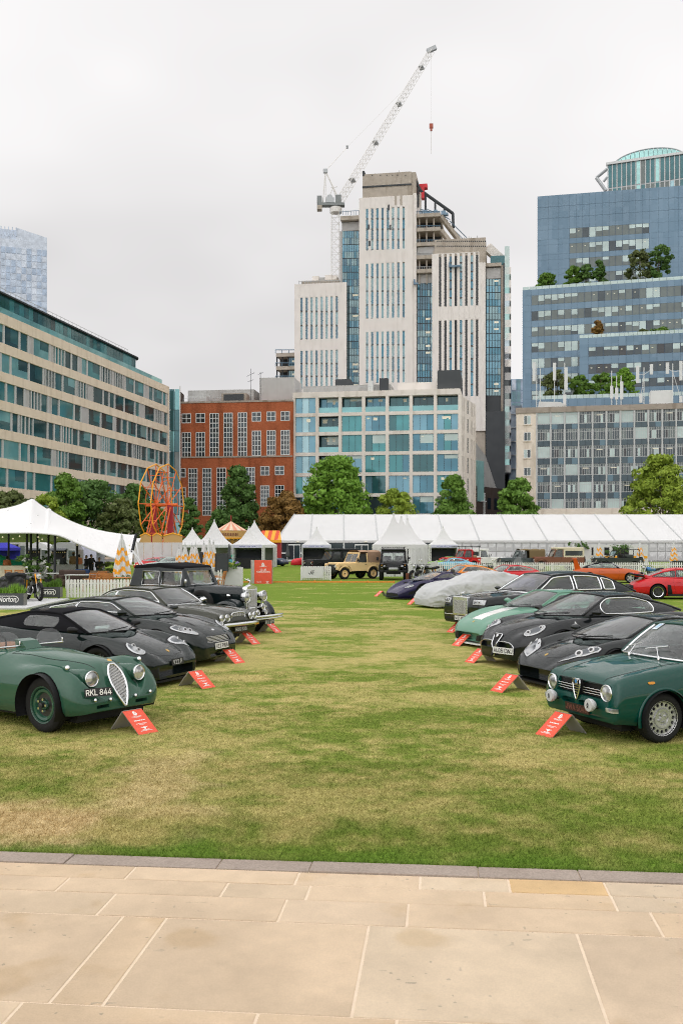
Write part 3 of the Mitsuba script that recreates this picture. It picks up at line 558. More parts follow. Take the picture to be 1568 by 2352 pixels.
# ---- tower crane
def crane():
    k = thing('tower_crane', 'pale luffing tower crane with raised jib beside the unfinished tower', 'crane')
    d = 268; P = lambda x, y, dd=0: at(x, y, d + dd)
    def lattice(a, b, w0, w1, n, r, tri=False):
        a, b = np.asarray(a, float), np.asarray(b, float); x, y, zz = frame(b - a); ms = []; o = [(-1, -1), (1, -1), (1, 1), (-1, 1)]
        pt = lambda i, c: a + (b - a) * i / n + ((w0 + (w1 - w0) * i / n) / 2) * (o[c][0] * x + o[c][1] * y)
        for c in range(4):
            ms.append(rod(pt(0, c), pt(n, c), r, 5))
            for i in range(n): ms.append(rod(pt(i, c), pt(i + 1, (c + 1) % 4), r * .55, 4)); ms.append(rod(pt(i, c), pt(i, (c + 1) % 4), r * .5, 4))
        return cat(ms)
    b0 = P(769, 800); t0 = P(770, 478)
    b0[2] = 0; add(k, 'mast', lattice(b0, t0, 2.1, 2.1, 46, .09), 'crane_white')
    j0, j1 = P(782, 458), P(990, 117, 30)
    add(k, 'jib', lattice(j0, j1, 1.6, 1.4, 34, .075), 'crane_white'); x, y, zz = frame(j1 - j0)
    add(k, 'jib_head', bar(j1 - [1.2, 0, 0], j1 + [1.4, 0, 1.2], 1.2), 'alu')
    for t in (.12, .36, .62, .88): c = j0 + (j1 - j0) * t; add(k, 'jib_joint', bar(c - zz * .16, c + zz * .16, 1.5), 'alu')
    add(k, 'slew_ring', lathe([(0, -1), (1.6, -1), (1.6, .4), (0, .4)], 16), 'crane_white', m=M4(t=P(771, 480)))
    add(k, 'machine_deck', cat([bm(-4.6, 2.6, -1.1, 1.1, .1, .8), bm(-4.8, -3.5, -1.1, 1.1, .8, 2.6)]), 'crane_grey', m=M4(t=P(769, 474)))
    add(k, 'counterweight', cat([bm(-4.2, -2.9, -1.1, 1.1, -1.0, .1)]), 'raw_concrete', m=M4(t=P(764, 474)))
    add(k, 'winch', cat([bm(-2.4, -.2, -1, 1, .9, 2.2), tf(lathe([(0, -1), (.8, -1), (.8, 1), (0, 1)], 12, 'y'), M4(t=(-1.4, 0, 2.2)))]), 'alu', m=M4(t=P(769, 474)))
    add(k, 'cab', rbox(.1, 1.7, -1.0, 1.0, .8, 3.0, .2), 'crane_grey', m=M4(t=P(769, 474)))
    a1 = P(747, 392)
    add(k, 'a_frame', cat([rod(P(741, 470), a1, .14, 5), rod(P(748, 470), a1, .1, 5), rod(P(777, 455), a1, .2, 5), rod(P(760, 430), P(775, 428), .1, 4), rod(P(752, 462), P(764, 430), .1, 4), rod(P(764, 430), P(772, 455), .1, 4)]), 'crane_white')
    add(k, 'sheave', rbox(-.6, .6, -.4, .4, -.6, .6, .15), 'alu', m=M4(t=a1)); m1 = P(797, 337, 10)
    add(k, 'pendant_rope', cat([rod(a1, m1, .10, 5), rod(m1, j0 + (j1 - j0) * .8, .035, 4)]), 'crane_white'); add(k, 'rope_block', rbox(-.3, .3, -.3, .3, -.4, .4, .1), 'crane_grey', m=M4(t=m1))
    h = P(990, 292, 30); h2 = P(990, 352, 30)
    add(k, 'hoist_rope', cat([rod(j1, h, .03, 4), rod(h, h2, .09, 5)]), 'crane_white'); add(k, 'hook_block', cat([bm(-.55, .55, -.4, .4, -.2, 1.1), bm(-.3, .3, -.3, .3, -1, -.2)]), 'hook_red', m=M4(t=h))
mat('crane_white', pr((.72, .70, .67), .6)); mat('crane_grey', pr((.22, .24, .24), .6)); mat('hook_red', pr((.40, .09, .05), .5))
crane()
# ---- stepped blue office on the right, planted terraces
def blue_office():
    k = thing('blue_terraced_office', 'stepped blue glass office with planted roof terraces at right', 'building')
    X = lambda c: 1129 + c / 3.5714; Y1 = lambda c: 313.6 + c / 3.5714; Y2 = lambda c: 721.3 + c / 3.5714
    rr = random.Random(21); GS = ['grey_glass'] * 7 + ['dark_glass', 'blind_glass']
    def vol(F, x0, ytop, rows, xw0, xw1, step, depth, H0, dark=False, z0=-.05):
        zt = F.z(x0, ytop)
        F.box(k, 'wall', 'blue_joint', 0, F.L, z0, zt - .05, -.12, depth)
        s0 = F.s(xw0) if xw0 else 0; s1 = F.s(xw1) if xw1 else F.L
        zr = [(F.z(xw0 or x0, b), F.z(xw0 or x0, a)) for a, b in rows]
        pw = step; n = max(1, round((s1 - s0) / pw)); pw = (s1 - s0) / n
        for (zb, zu) in zr:
            for i in range(n):
                a = s0 + pw * i
                g = rr.choice(GS if not dark else ['black_glass', 'dark_glass', 'dark_glass', 'dark_glass', 'grey_glass'])
                w = F.box(k, 'window', g, a + .06, a + pw - .06, zb, zu, -.02, .2)
                if rr.random() < .45: F.box(w, 'blind', 'blind_glass', a + .1, a + pw - .1, zb + (zu - zb) * rr.uniform(.35, .7), zu - .05, -.005, .1)
                elif rr.random() < .25: F.box(w, 'ceiling_light', 'lamp_warm', a + pw * .3, a + pw * .5, zu - .9, zu - .7, -.004, .1)
        # panels: bands between window rows in full width, and solid rows above
        cuts = [zt] + [q for r in zr for q in (r[1], r[0])] + [max(z0, 0)]
        np_ = max(2, round(F.L / 2.0)); 
        for b in range(0, len(cuts), 2):
            zu, zb = cuts[b], cuts[b + 1]
            if zu - zb < .2: continue
            m = max(1, round((zu - zb) / 3.9))
            for r in range(m):
                q0, q1 = zb + (zu - zb) * r / m, zb + (zu - zb) * (r + 1) / m
                n2 = n if n < 40 else 40
                for a, b2 in ([(0, s0)] if s0 > .1 else []) + [(s0 + (s1 - s0) * i / n2, s0 + (s1 - s0) * (i + 1) / n2) for i in range(n2)] + ([(s1, F.L)] if s1 < F.L - .1 else []):
                    nn = max(1, round((b2 - a) / 2.6))
                    for i in range(nn): F.box(k, 'blue_panel', 'blue_panel', a + (b2 - a) * i / nn + .025, a + (b2 - a) * (i + 1) / nn - .025, q0 + .03, q1 - .03, .0, .15)
        for (zb, zu) in zr:
            for a, b2 in ((0, s0), (s1, F.L)):
                nn = round((b2 - a) / 2.6)
                for i in range(nn): F.box(k, 'blue_panel', 'blue_panel', a + (b2 - a) * i / nn + .025, a + (b2 - a) * (i + 1) / nn - .025, zb, zu, .0, .15)
        return zt
    A = Facade(1233.9, 285, 1580, 276); vol(A, 1233.9, 450.2, [(Y1(a), Y1(b)) for a, b in ((752, 832), (876, 956), (1000, 1080), (1122, 1196))], X(637), X(1290), 1.75, 30, 0)
    B = Facade(1199.6, 257, 1580, 246); zB = vol(B, 1199.6, 665.8, [(Y1(a), Y1(b)) for a, b in ((1304, 1382), (1434, 1510))] + [(Y2(a), Y2(b)) for a, b in ((108, 184), (238, 314), (368, 444), (500, 574), (630, 700))], X(325), None, 1.65, 40, 0)
    D = Facade(X(718), 240, 1580, 233.5); zD = vol(D, X(718), Y2(196), [(Y2(a), Y2(b)) for a, b in ((272, 348), (414, 490), (545, 612))], X(792), None, 1.7, 14, 0, True)
    E_ = Facade(1222, 226, 1580, 219); zE = vol(E_, 1222, Y2(700), [], None, None, 2, 13, 0)
    for F, z, p in ((B, zB, 0), (D, zD, 0), (E_, zE, 0)):
        for i in range(24): F.box(k, 'terrace_pane', 'blind_glass', F.L * i / 24 + .04, F.L * (i + 1) / 24 - .04, z, z + .8, -.2, .25)
        F.box(k, 'planter_edge', 'grass_green', 0, F.L, z - .04, z + .35, -.8, 3.5)
    return A, B, D, E_, zB, zD, zE
mat('grass_green', pr((.13, .17, .035), .9))
BO = blue_office()
# ---- grey fifties office in front of it
def grey_office():
    k = thing('grey_slab_office', 'weathered grey curtain wall office block with cream end wall and roof aerials', 'building')
    X = lambda c: 1129 + c / 3.5714; Y = lambda c: 721.3 + c / 3.5714
    F = Facade(X(200), 200, 1590, 192.5); zt = F.z(X(368), Y(765)); rr = random.Random(5)
    e = F.s(X(370)); cols = [F.s(X(368 + 114.4 * i)) for i in range(12)]; cols = [c for c in cols if c < F.L] + [F.L]
    F.box(k, 'wall', 'cream_render', 0, e, -.05, zt - .9, .0, 14); F.box(k, 'core', 'charcoal', e, F.L, -.05, zt - .6, -.4, 14)
    F.box(k, 'roof_band', 'weathered_stone', -.1, F.L, zt - 1.1, zt, .25, 14.2)
    yy = [(818, 900), (955, 1036), (1096, 1176), (1245, 1322), (1385, 1466), (1522, 1598)]
    for a, b in yy[:4]:
        y0, y1 = (a + 14, b + 5); w = paned(F, k, F.s(X(262)), F.s(X(320)), F.z(X(290), Y(y1)), F.z(X(290), Y(y0)), 2, 1, ['grey_glass', 'dark_glass', 'blind_glass'], b=.1, out=.03); F.box(w, 'sill', 'cream_render', F.s(X(255)), F.s(X(326)), F.z(X(290), Y(y1 + 6)), F.z(X(290), Y(y1)), .22, .1)
    zs = [F.z(X(370), Y(q)) for q in (806, 906, 948, 1042, 1088, 1184, 1236, 1326, 1380, 1468, 1518, 1598)]
    for i in range(len(cols) - 1):
        a, b = cols[i], cols[i + 1]
        F.box(k, 'mullion', 'light_frame', a - .14, a + .14, zs[-1], zt - 1.1, .18, .3)
        for j in range(0, 12, 2):
            w = F.box(k, 'window', 'light_frame', a + .14, b - .14, zs[j + 1], zs[j], -.15, .3)
            n = 5; lit = rr.random()
            g = 'blind_glass' if (lit < .12 or (j == 0 and i < 3)) else None
            for q in range(n):
                s0, s1 = a + .2 + (b - a - .4) * q / n, a + .2 + (b - a - .4) * (q + 1) / n
                zm = zs[j + 1] + (zs[j] - zs[j + 1]) * .74
                gg = g or rr.choice(['dark_glass', 'grey_glass', 'dark_glass', 'black_glass', 'dark_glass', 'grey_glass', 'dark_glass', 'blind_glass'])
                F.box(w, 'pane', gg, s0 + .04, s1 - .04, zs[j + 1] + .12, zm - .04, -.12, .2); F.box(w, 'pane', g or rr.choice(['grey_glass', 'grey_glass', 'dark_glass']), s0 + .04, s1 - .04, zm + .04, zs[j] - .06, -.12, .2)
            if rr.random() < .2: F.box(w, 'ceiling_light', 'lamp_warm', a + .8, a + 1.9, zs[j] - .9, zs[j] - .75, -.1, .2)
        for j in range(1, 11, 2):
            for q in range(2):
                s0, s1 = a + .14 + (b - a - .28) * q / 2, a + .14 + (b - a - .28) * (q + 1) / 2
                F.box(k, 'spandrel', rr.choice(['spandrel_blue', 'spandrel_blue', 'spandrel_blue', 'spandrel_pale']), s0 + .03, s1 - .03, zs[j + 1] + .02, zs[j] - .02, -.05, .2)
    F.box(k, 'stone_base', 'cream_render', e, F.L, -.05, zs[-1], .15, 2)
    z = zt
    # roof plant and aerials
    p = [(0, 0), (5.8, 0), (5.6, .7), (4.4, 1.3), (.2, 1.5)]
    F.add(k, 'roof_housing', tf(prism(p, -7, -2.5), M4(RX(math.pi / 2), (F.s(X(374)), 0, z))), 'white_frame'); F.box(k, 'plant_cabin', 'white_frame', F.s(X(1310)), F.s(X(1492)), z, z + 2.9, -2, 6)
    def aerial(c, h, boxes):
        a = F.s(X(c)); ms = [rod((a, 1.5, z), (a, 1.5, z + h), .09, 6)]; ms += [bm(a + dx - .3, a + dx + .3, 1.2, 1.5, z + h0, z + h1) for dx, h0, h1 in boxes]; ms += [rod((a, 1.5, z + h * .8), (a + dx, 1.4, z + (h0 + h1) / 2), .05, 4) for dx, h0, h1 in boxes]
        F.add(k, 'aerial', cat(ms), 'white_frame')
    aerial(365, 9, [(-.5, 5.5, 9.3)]); aerial(395, 8, []); aerial(513, 8.5, [(0, 5.5, 9)]); aerial(597, 9, [(.3, 3.5, 8), (0, .5, 2.6)]); aerial(985, 7, [(0, 1.5, 4)]); aerial(1026, 6, [(0, 1.3, 3.6)]); aerial(1063, 6, [(.1, 1.3, 4.8)])
    aerial(1252, 7.5, [(-1.2, 4.4, 7.8), (1.4, 6, 8), (-.6, .5, 2.2)]); aerial(1490, 8, [(-1, 6, 8.2), (1.5, 4.6, 8.4), (1.5, .3, 1.6)])
mat('spandrel_blue', pr(None, .35, .5, tex=lambda p, n, uv: mix(C(.05, .078, .098), C(.075, .11, .13), noise(p.x * .4, p.z * .4, 0.)))); mat('spandrel_pale', pr((.12, .20, .25), .35))
grey_office()
# ---- glass domed building behind
def domed():
    k = thing('domed_glass_tower', 'pale green glass tower with arched roof behind the blue office', 'building')
    X = lambda c: 1129 + c / 3.5714; Y = lambda c: 313.6 + c / 3.5714
    F = Facade(X(950), 335, 1640, 322); z0 = 60; rr = random.Random(2)
    za, zt = F.z(X(950), Y(230)), F.z(X(1320), Y(150))
    F.box(k, 'wall', 'alu', .2, F.L, 0, za, -.15, 20)
    n = 22
    for i in range(n):
        for j in range(3):
            a, b = F.L * i / n, F.L * (i + 1) / n; zz0, zz1 = za - 24 + 8 * j, za - 24 + 8 * (j + 1)
            F.box(k, 'pane', rr.choice(['grey_glass', 'sky_pale_glass', 'teal_mid_glass', 'mint_glass', 'grey_glass']) if 5 < i % 11 or j < 2 else 'teal_mid_glass', a + .22, b - .22, zz0 + .25, zz1 - .2, 0, .3)
    for i in range(n + 1): F.box(k, 'fin', 'white_frame', F.L * i / n - .1, F.L * i / n + .1, za - 24, za, .25, .1)
    # arched roof of glass panes
    s0, s1 = F.s(X(985)), F.s(X(1590)); m = 16; xs = np.linspace(s0, s1, m + 1); hz = lambda x: za - 1 + (F.z(X(1320), Y(86)) - za + 1) * math.sqrt(max(0, 1 - ((x - (s0 + s1) / 2) / ((s1 - s0) / 2)) ** 2))
    for a, b in zip(xs[:-1], xs[1:]):
        P = np.array([[(a + .1, 1.0, za - 1), (a + .1, 1.0, hz(a + .1)), (a + .1, 12, hz(a + .1))], [(b - .1, 1.0, za - 1), (b - .1, 1.0, hz(b - .1)), (b - .1, 12, hz(b - .1))]])
        F.add(k, 'roof_pane', grid(P), 'mint_glass')
    F.add(k, 'roof_rib', tube([(x, .9, hz(x) + .1) for x in np.linspace(s0, s1, 30)], .2, 5), 'alu')
    F.box(k, 'roof_beam', 'white_frame', -.5, F.L, za - .1, za + .7, .6, 3)
    f = lambda c, y: (F.s(X(c)), 0, F.z(X(950), Y(y)))
    F.add(k, 'steel_strut', cat([rod(f(946, 262), f(858, 322), .55, 8), rod(f(858, 322), f(935, 440), .6, 8), rod(f(946, 330), f(915, 362), .45, 8)]), 'alu')
domed()
# ---- far pale glass tower, upper left
def far_tower():
    k = thing('far_glass_tower', 'pale far glass skyscraper behind the banded office at upper left', 'building')
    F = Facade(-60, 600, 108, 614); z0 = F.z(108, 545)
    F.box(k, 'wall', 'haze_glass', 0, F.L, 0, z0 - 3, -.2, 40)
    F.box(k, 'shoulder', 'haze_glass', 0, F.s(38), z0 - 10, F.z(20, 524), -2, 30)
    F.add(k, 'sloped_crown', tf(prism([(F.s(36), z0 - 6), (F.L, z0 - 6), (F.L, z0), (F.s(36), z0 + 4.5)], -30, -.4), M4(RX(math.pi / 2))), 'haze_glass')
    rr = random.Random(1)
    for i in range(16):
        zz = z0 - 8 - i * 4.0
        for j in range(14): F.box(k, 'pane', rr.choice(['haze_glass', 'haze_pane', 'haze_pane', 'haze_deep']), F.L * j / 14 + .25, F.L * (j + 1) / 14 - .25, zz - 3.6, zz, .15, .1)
    F.add(k, 'crown_fins', cat([bm(x, x + .5, -.3, .3, z0 - 1, F.z(20, 520)) for x in np.linspace(0, F.s(36), 12)]), 'haze_pane')
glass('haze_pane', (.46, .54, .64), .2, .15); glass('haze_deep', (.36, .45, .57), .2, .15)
far_tower()
# ---- lane of buildings seen between the white office and the grey slab
def lane():
    k = thing('dark_brick_building', 'dark brown brick building down the lane beside the white office', 'building')
    F = Facade(1090, 218, 1180, 236); z1 = F.z(1100, 1050)
    F.box(k, 'wall', 'dark_brown', 0, F.L, -.05, F.z(1130, 1120), 0, 12); F.add(k, 'roof', tf(prism([(0, 0), (F.L * .55, 0), (F.L * .28, 7), (0, 10)], -10, -.2), M4(RX(math.pi / 2), (0, 0, F.z(1130, 1120)))), 'roof_grey')
    for i in range(4):
        for j in range(3): F.box(k, 'window', 'black_glass', F.L * (.3 + .17 * i), F.L * (.3 + .17 * i) + 1.8, 2 + j * 4.2, 4.6 + j * 4.2, .04, .2)
    F.box(k, 'glass_front', 'mint_glass', F.L * .05, F.L * .2, 12, F.z(1110, 1060), .2, 1); F.box(k, 'glass_rib', 'white_frame', F.L * .2, F.L * .22, 0, 14, .3, .2)
    for j in range(3): F.box(k, 'cross_tie', 'white_frame', F.L * .13, F.L * .25, 3 + 4.5 * j, 3.2 + 4.5 * j, .35, .2)
    k = thing('pale_lane_building', 'narrow pale building in the gap beside the grey office', 'building')
    F = Facade(1170, 262, 1203, 262)
    F.box(k, 'wall', 'cream_render', 0, F.L, -.05, F.z(1185, 1150), 0, 10)
    F.box(k, 'glass_upper', 'haze_pane', 0, F.L * .9, F.z(1185, 1148), F.z(1185, 930), -1, 8)
    for j in range(7): F.box(k, 'transom', 'white_frame', 0, F.L * .9, F.z(1185, 1140) + j * 3.6, F.z(1185, 1140) + j * 3.6 + .2, -.95, .2)
    for j in range(5):
        for i in range(2): F.box(k, 'window', 'dark_glass', .6 + i * 1.5, 1.4 + i * 1.5, 2 + j * 2.6, 3.6 + j * 2.6, .03, .2)
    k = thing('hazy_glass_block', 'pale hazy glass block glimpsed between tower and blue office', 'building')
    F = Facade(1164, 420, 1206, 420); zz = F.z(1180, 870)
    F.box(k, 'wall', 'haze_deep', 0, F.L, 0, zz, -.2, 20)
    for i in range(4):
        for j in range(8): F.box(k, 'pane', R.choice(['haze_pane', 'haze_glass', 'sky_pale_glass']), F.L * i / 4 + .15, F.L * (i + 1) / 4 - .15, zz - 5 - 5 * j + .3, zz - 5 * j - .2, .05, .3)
lane()
# ---- trees
def leafmat(name, a, b): 
    def f(p, n, uv):
        k = noise(p.x * .9, p.y * .9, p.z * .9) * .65 + cell_rand(p.x * 4, p.y * 4, p.z * 4) * .35
        return mix(C(*a), C(*b), k)
    return mat(name, pr(None, .6, .25, tex=f))
leafmat('leaf_mid', (.060, .135, .018), (.15, .27, .04)); leafmat('leaf_bright', (.085, .195, .018), (.20, .36, .045)); leafmat('leaf_dark', (.045, .105, .024), (.11, .205, .045)); leafmat('leaf_lime', (.13, .21, .02), (.30, .38, .045)); leafmat('leaf_copper', (.13, .075, .018), (.32, .18, .05)); leafmat('leaf_olive', (.065, .09, .028), (.15, .18, .06))
mat('bark', pr(None, .9, .1, tex=lambda p, n, uv: mix(C(.10, .075, .055), C(.20, .16, .12), noise(p.x * 8, p.y * 8, p.z * 2)))); mat('birch_bark', pr((.50, .46, .42), .8))
def crown_mesh(rng, w, h, z0, shape, leaf, nb, m):
    """leaf faces on many small clumps spread through an uneven crown"""
    V = []; t = rng.uniform(0, 1, nb) ** .8
    for i in range(nb):
        a = rng.uniform(0, 2 * np.pi); zt = t[i]
        prof = {'oval': math.sqrt(max(.05, 1 - (2 * zt - .85) ** 2 / 1.4)), 'cone': (1 - zt) ** .75 * 1.0 + .10, 'dome': math.sqrt(max(.04, 1 - zt ** 2.2)), 'vase': .45 + .6 * math.sin(math.pi * min(1, zt * .9 + .08))}[shape]
        r = w / 2 * prof * math.sqrt(rng.uniform(.12, 1.12)); c = np.array([r * math.cos(a), r * math.sin(a), z0 + zt * h])
        br = rng.uniform(.07, .19) * w * (.65 + .5 * prof)
        mm_ = int(m * (.6 + .8 * rng.random()))
        d = rng.normal(size=(mm_, 3)); d /= np.linalg.norm(d, axis=1, keepdims=True); d[:, 2] *= .8
        p = c + d * br * rng.uniform(.55, 1.1, (mm_, 1)) * np.array([1, 1, .75])
        nrm = d + rng.normal(0, .55, (mm_, 3)); nrm /= np.linalg.norm(nrm, axis=1, keepdims=True)
        u = np.cross(nrm, rng.normal(size=(mm_, 3))); u /= np.linalg.norm(u, axis=1, keepdims=True); v = np.cross(nrm, u)
        s = leaf * rng.uniform(.45, 1.2) * rng.uniform(.6, 1.5, (mm_, 1))
        V.append(np.stack([p - u * s, p + v * s * .55, p + u * s, p - v * s * .55], 1).reshape(-1, 3))
    V = np.vstack(V); q = np.arange(len(V)).reshape(-1, 4)
    return V, np.vstack([q[:, [0, 1, 2]], q[:, [0, 2, 3]]])
def limb_mesh(rng, H, w, r):
    ms = [tube([(0, 0, 0), (rng.normal(0, .02) * H, rng.normal(0, .02) * H, H * .4), (rng.normal(0, .03) * H, 0, H * .85)], [r, r * .75, r * .2], 8)]
    for i in range(6):
        a = rng.uniform(0, 6.28); z = H * rng.uniform(.25, .6); e = np.array([math.cos(a) * w * .35, math.sin(a) * w * .35, z + H * rng.uniform(.12, .3)])
        ms.append(tube([(0, 0, z), e * [.5, .5, 1] + [0, 0, -H * .04], e], [r * .45, r * .3, r * .1], 6))
    return cat(ms)
def tree(x, d, ytop, wpx, shape, lm, label, base=0.0, crown0=.2, leaf=.34, nb=60, m=90, seed=0, group=None, bark='bark', name='tree', x_off=0, pz=None):
    rng = np.random.default_rng(seed + int(x)); w = wpx / F_PX * d; p = at(x, ytop, d); H = p[2] - base
    k = thing(name, label, 'tree', group); o = M4(t=(p[0], d, base))
    add(k, 'trunk', limb_mesh(rng, H, w, max(.12, H * .014)), bark, m=o, smooth=True)
    add(k, 'crown', crown_mesh(rng, w, H * (1 - crown0) * .97, H * crown0, shape, leaf, nb, m), lm, m=o)
    return k
TR = [(150, 118, 1086, 120, 'cone', 'leaf_mid', 'tall pointed green tree rising behind the stretch tent peak'), (216, 124, 1106, 136, 'oval', 'leaf_dark', 'dark broad tree right of the pointed tree behind the stretch tent'),
      (272, 122, 1146, 84, 'vase', 'leaf_olive', 'thin leggy olive tree left of the orange ferris wheel'), (20, 120, 1130, 110, 'oval', 'leaf_olive', 'olive green tree at the far left above the stretch tent'),
      (104, 112, 1136, 90, 'dome', 'leaf_lime', 'lime green young tree just behind the stretch tent peak'), (312, 128, 1112, 84, 'oval', 'leaf_dark', 'dark tree directly left behind the ferris wheel rim'),
      (352, 132, 1150, 70, 'dome', 'leaf_mid', 'green tree seen through the ferris wheel'), (437, 140, 1142, 60, 'cone', 'leaf_dark', 'dark tree right of the ferris wheel'),
      (548, 178, 1070, 112, 'cone', 'leaf_dark', 'large dark green tree in front of the red brick office'), (650, 176, 1128, 104, 'dome', 'leaf_copper', 'copper brown tree between the brick office and the bright green tree'),
      (769, 180, 1047, 152, 'dome', 'leaf_bright', 'big round bright green tree in front of the white grid office'), (908, 178, 1124, 80, 'oval', 'leaf_lime', 'small lime green conical tree before the white grid office'),
      (1041, 180, 1094, 104, 'cone', 'leaf_mid', 'pointed mid green tree at the corner of the white grid office'), (1189, 180, 1098, 94, 'dome', 'leaf_mid', 'round green tree in front of the cream end wall'),
      (1514, 178, 1048, 140, 'dome', 'leaf_lime', 'big yellow green tree before the grey office at right edge'), (500, 150, 1172, 60, 'dome', 'leaf_dark', 'low dark tree behind the carousel roof')]
for i, (x, d, yt, w, sh, lm, lab) in enumerate(TR):
    tree(x, d, yt, w, sh, lm, lab, seed=i, crown0=.16 if d > 150 else .12, leaf=.36 if d > 150 else .24, nb=int(56 + w * .5), m=120)
def roof_trees():
    A, B, D, E_, zB, zD, zE = BO
    X = lambda c: 1129 + c / 3.5714; Y1 = lambda c: 313.6 + c / 3.5714; Y2 = lambda c: 721.3 + c / 3.5714
    L = [(455, 259, Y1(1118), 165, 'dome', 'leaf_mid', 'low round shrub at the left end of the upper blue terrace', zB), (665, 258, Y1(1065), 130, 'oval', 'leaf_mid', 'left tree of the trio on the upper blue terrace', zB), (770, 257, Y1(1048), 120, 'oval', 'leaf_dark', 'middle tree of the trio on the upper blue terrace', zB), (880, 256, Y1(1000), 135, 'cone', 'leaf_dark', 'tallest right tree of the trio on the upper blue terrace', zB),
         (1210, 255, Y1(925), 200, 'oval', 'leaf_olive', 'pale trunked birch left of the tall pair on the upper terrace', zB), (1370, 254, Y1(880), 200, 'oval', 'leaf_dark', 'tall dark tree right of the pair on the upper terrace', zB),
         (868, 243, Y2(45), 120, 'cone', 'leaf_copper', 'brownish conical tree on the middle blue terrace', zD), (1240, 242, Y2(128), 100, 'dome', 'leaf_olive', 'low olive bush on the middle blue terrace', zD), (1395, 242, Y2(120), 210, 'dome', 'leaf_mid', 'wide low green bush on the middle blue terrace', zD),
         (530, 228, Y2(450), 205, 'vase', 'leaf_olive', 'feathery grey green tree leftmost on the lowest terrace', zE), (720, 228, Y2(505), 160, 'oval', 'leaf_mid', 'low green tree second from left on the lowest terrace', zE), (895, 227, Y2(485), 170, 'oval', 'leaf_mid', 'green tree third from left on the lowest terrace', zE), (1075, 226, Y2(440), 200, 'dome', 'leaf_bright', 'bright green tree rightmost on the lowest terrace', zE)]
    for i, (c, d, yt, w, sh, lm, lab, zb) in enumerate(L):
        tree(X(c), d, yt, w / 3.5714, sh, lm, lab, base=zb - .02, crown0=.04, leaf=.34, nb=52, m=90, seed=50 + i, bark='birch_bark' if 'birch' in lab else 'bark', name='terrace_tree')
roof_trees()
# ---------------------------------------------------------------- cars
DUST = .09
def pane(ior, tint):
    """a sheet of glass with a thin film of dust"""
    return {'type': 'blendbsdf', 'weight': DUST, 'a': {'type': 'thindielectric', 'int_ior': ior, 'specular_transmittance': {'type': 'rgb', 'value': tint}}, 'b': {'type': 'twosided', 'bsdf': {'type': 'diffuse', 'reflectance': {'type': 'rgb', 'value': [.36, .38, .38]}}}}
paint('racing_green', (.026, .085, .055)); paint('bottle_green', (.0045, .0095, .0085)); paint('black_green', (.004, .0075, .0075)); paint('olive_paint', (.024, .026, .014)); paint('vintage_green', (.006, .011, .012)); paint('pine_green', (.002, .052, .040)); paint('graphite_paint', (.007, .009, .010)); paint('mint_paint', (.12, .27, .19)); paint('white_paint', (.70, .70, .68))
paint('purple_paint', (.016, .011, .055)); paint('orange_paint', (.72, .22, .012)); paint('red_paint', (.52, .012, .018)); paint('rust_orange', (.50, .085, .012)); paint('teal_paint', (.02, .26, .33)); paint('navy_paint', (.008, .018, .06)); paint('silver_paint', (.35, .42, .40)); paint('lime_paint', (.22, .45, .02)); paint('sky_paint', (.12, .42, .60)); paint('black_paint', (.006, .007, .008)); paint('gold_paint', (.65, .45, .02))
mat('soft_top', pr((.010, .010, .012), .9, .1)); mat('rubber', pr((.016, .016, .016), .75, .2)); mat('trim_black', pr((.008, .008, .009), .5, .3)); mat('interior_mat', pr((.035, .035, .035), .8, .2)); mat('seat_mat', pr((.06, .055, .05), .7, .2)); mat('tan_leather', pr((.20, .09, .04), .55))
mat('chrome', {'type': 'twosided', 'bsdf': {'type': 'roughconductor', 'alpha': .06, 'specular_reflectance': {'type': 'rgb', 'value': [.82, .83, .84]}}}); mat('satin_alloy', pr((.55, .55, .55), .32, .5, .75)); mat('dark_alloy', pr((.05, .05, .05), .35, .5, .5)); mat('white_alloy', pr((.72, .72, .72), .35))
mat('car_glass', pane(1.5, [.70, .80, .78])); mat('dark_car_glass', pane(1.5, [.30, .36, .36])); mat('violet_glass', pane(1.6, [.42, .36, .72]))
def lensf(p, n, uv): return mix(C(.22, .23, .24), C(.66, .66, .65), smoothstep(.3, .7, noise(p.x * 16, p.y * 16, p.z * 16)))
mat('lamp_lens', pr(None, .08, .8, .55, 1., tex=lensf)); mat('lamp_clear', pr((.52, .53, .54), .10, .6, .4)); mat('lamp_inner', pr(None, .06, .8, .4, tex=lambda p, n, uv: mix(C(.10, .11, .12), C(.42, .43, .44), smoothstep(.35, .7, noise(p.x * 9, p.y * 9, p.z * 9))))); mat('clear_lens', pane(1.5, [.95, .95, .95])); mat('lamp_bowl', pr((.72, .72, .70), .12, .5, .9)); mat('amber_lens', pr((.60, .25, .02), .2)); mat('red_lens', pr((.35, .01, .01), .2))
mat('plate_white', pr((.68, .68, .66), .5)); mat('plate_yellow', pr((.70, .52, .05), .5)); mat('plate_black', pr((.012, .012, .012), .4)); mat('letter_white', pr((.75, .74, .70), .5)); mat('letter_black', pr((.01, .01, .01), .5)); mat('letter_silver', pr((.55, .55, .53), .4, .5, .4)); mat('sign_red', pr((.74, .085, .038), .5)); mat('bright_bar', pr((.62, .62, .61), .3, .5, .25)); mat('board_grey', pr((.40, .375, .345), .7)); mat('gold_badge', pr((.65, .42, .12), .3, .5, .6)); mat('cover_grey', pr(None, .75, .2, tex=lambda p, n, uv: mix(C(.40, .41, .41), C(.48, .485, .48), fbm(p.x * 2, p.y * 2, p.z * 2, 3)), bump=(lambda p, n, uv: fbm(p.x * 5, p.y * 5, p.z * 9, 3), .03)))
mat('shirt_white', pr((.62, .62, .60), .8)); mat('sticker_blue', pr((.35, .55, .72), .6)); mat('grey_cap', pr((.50, .51, .52), .4))

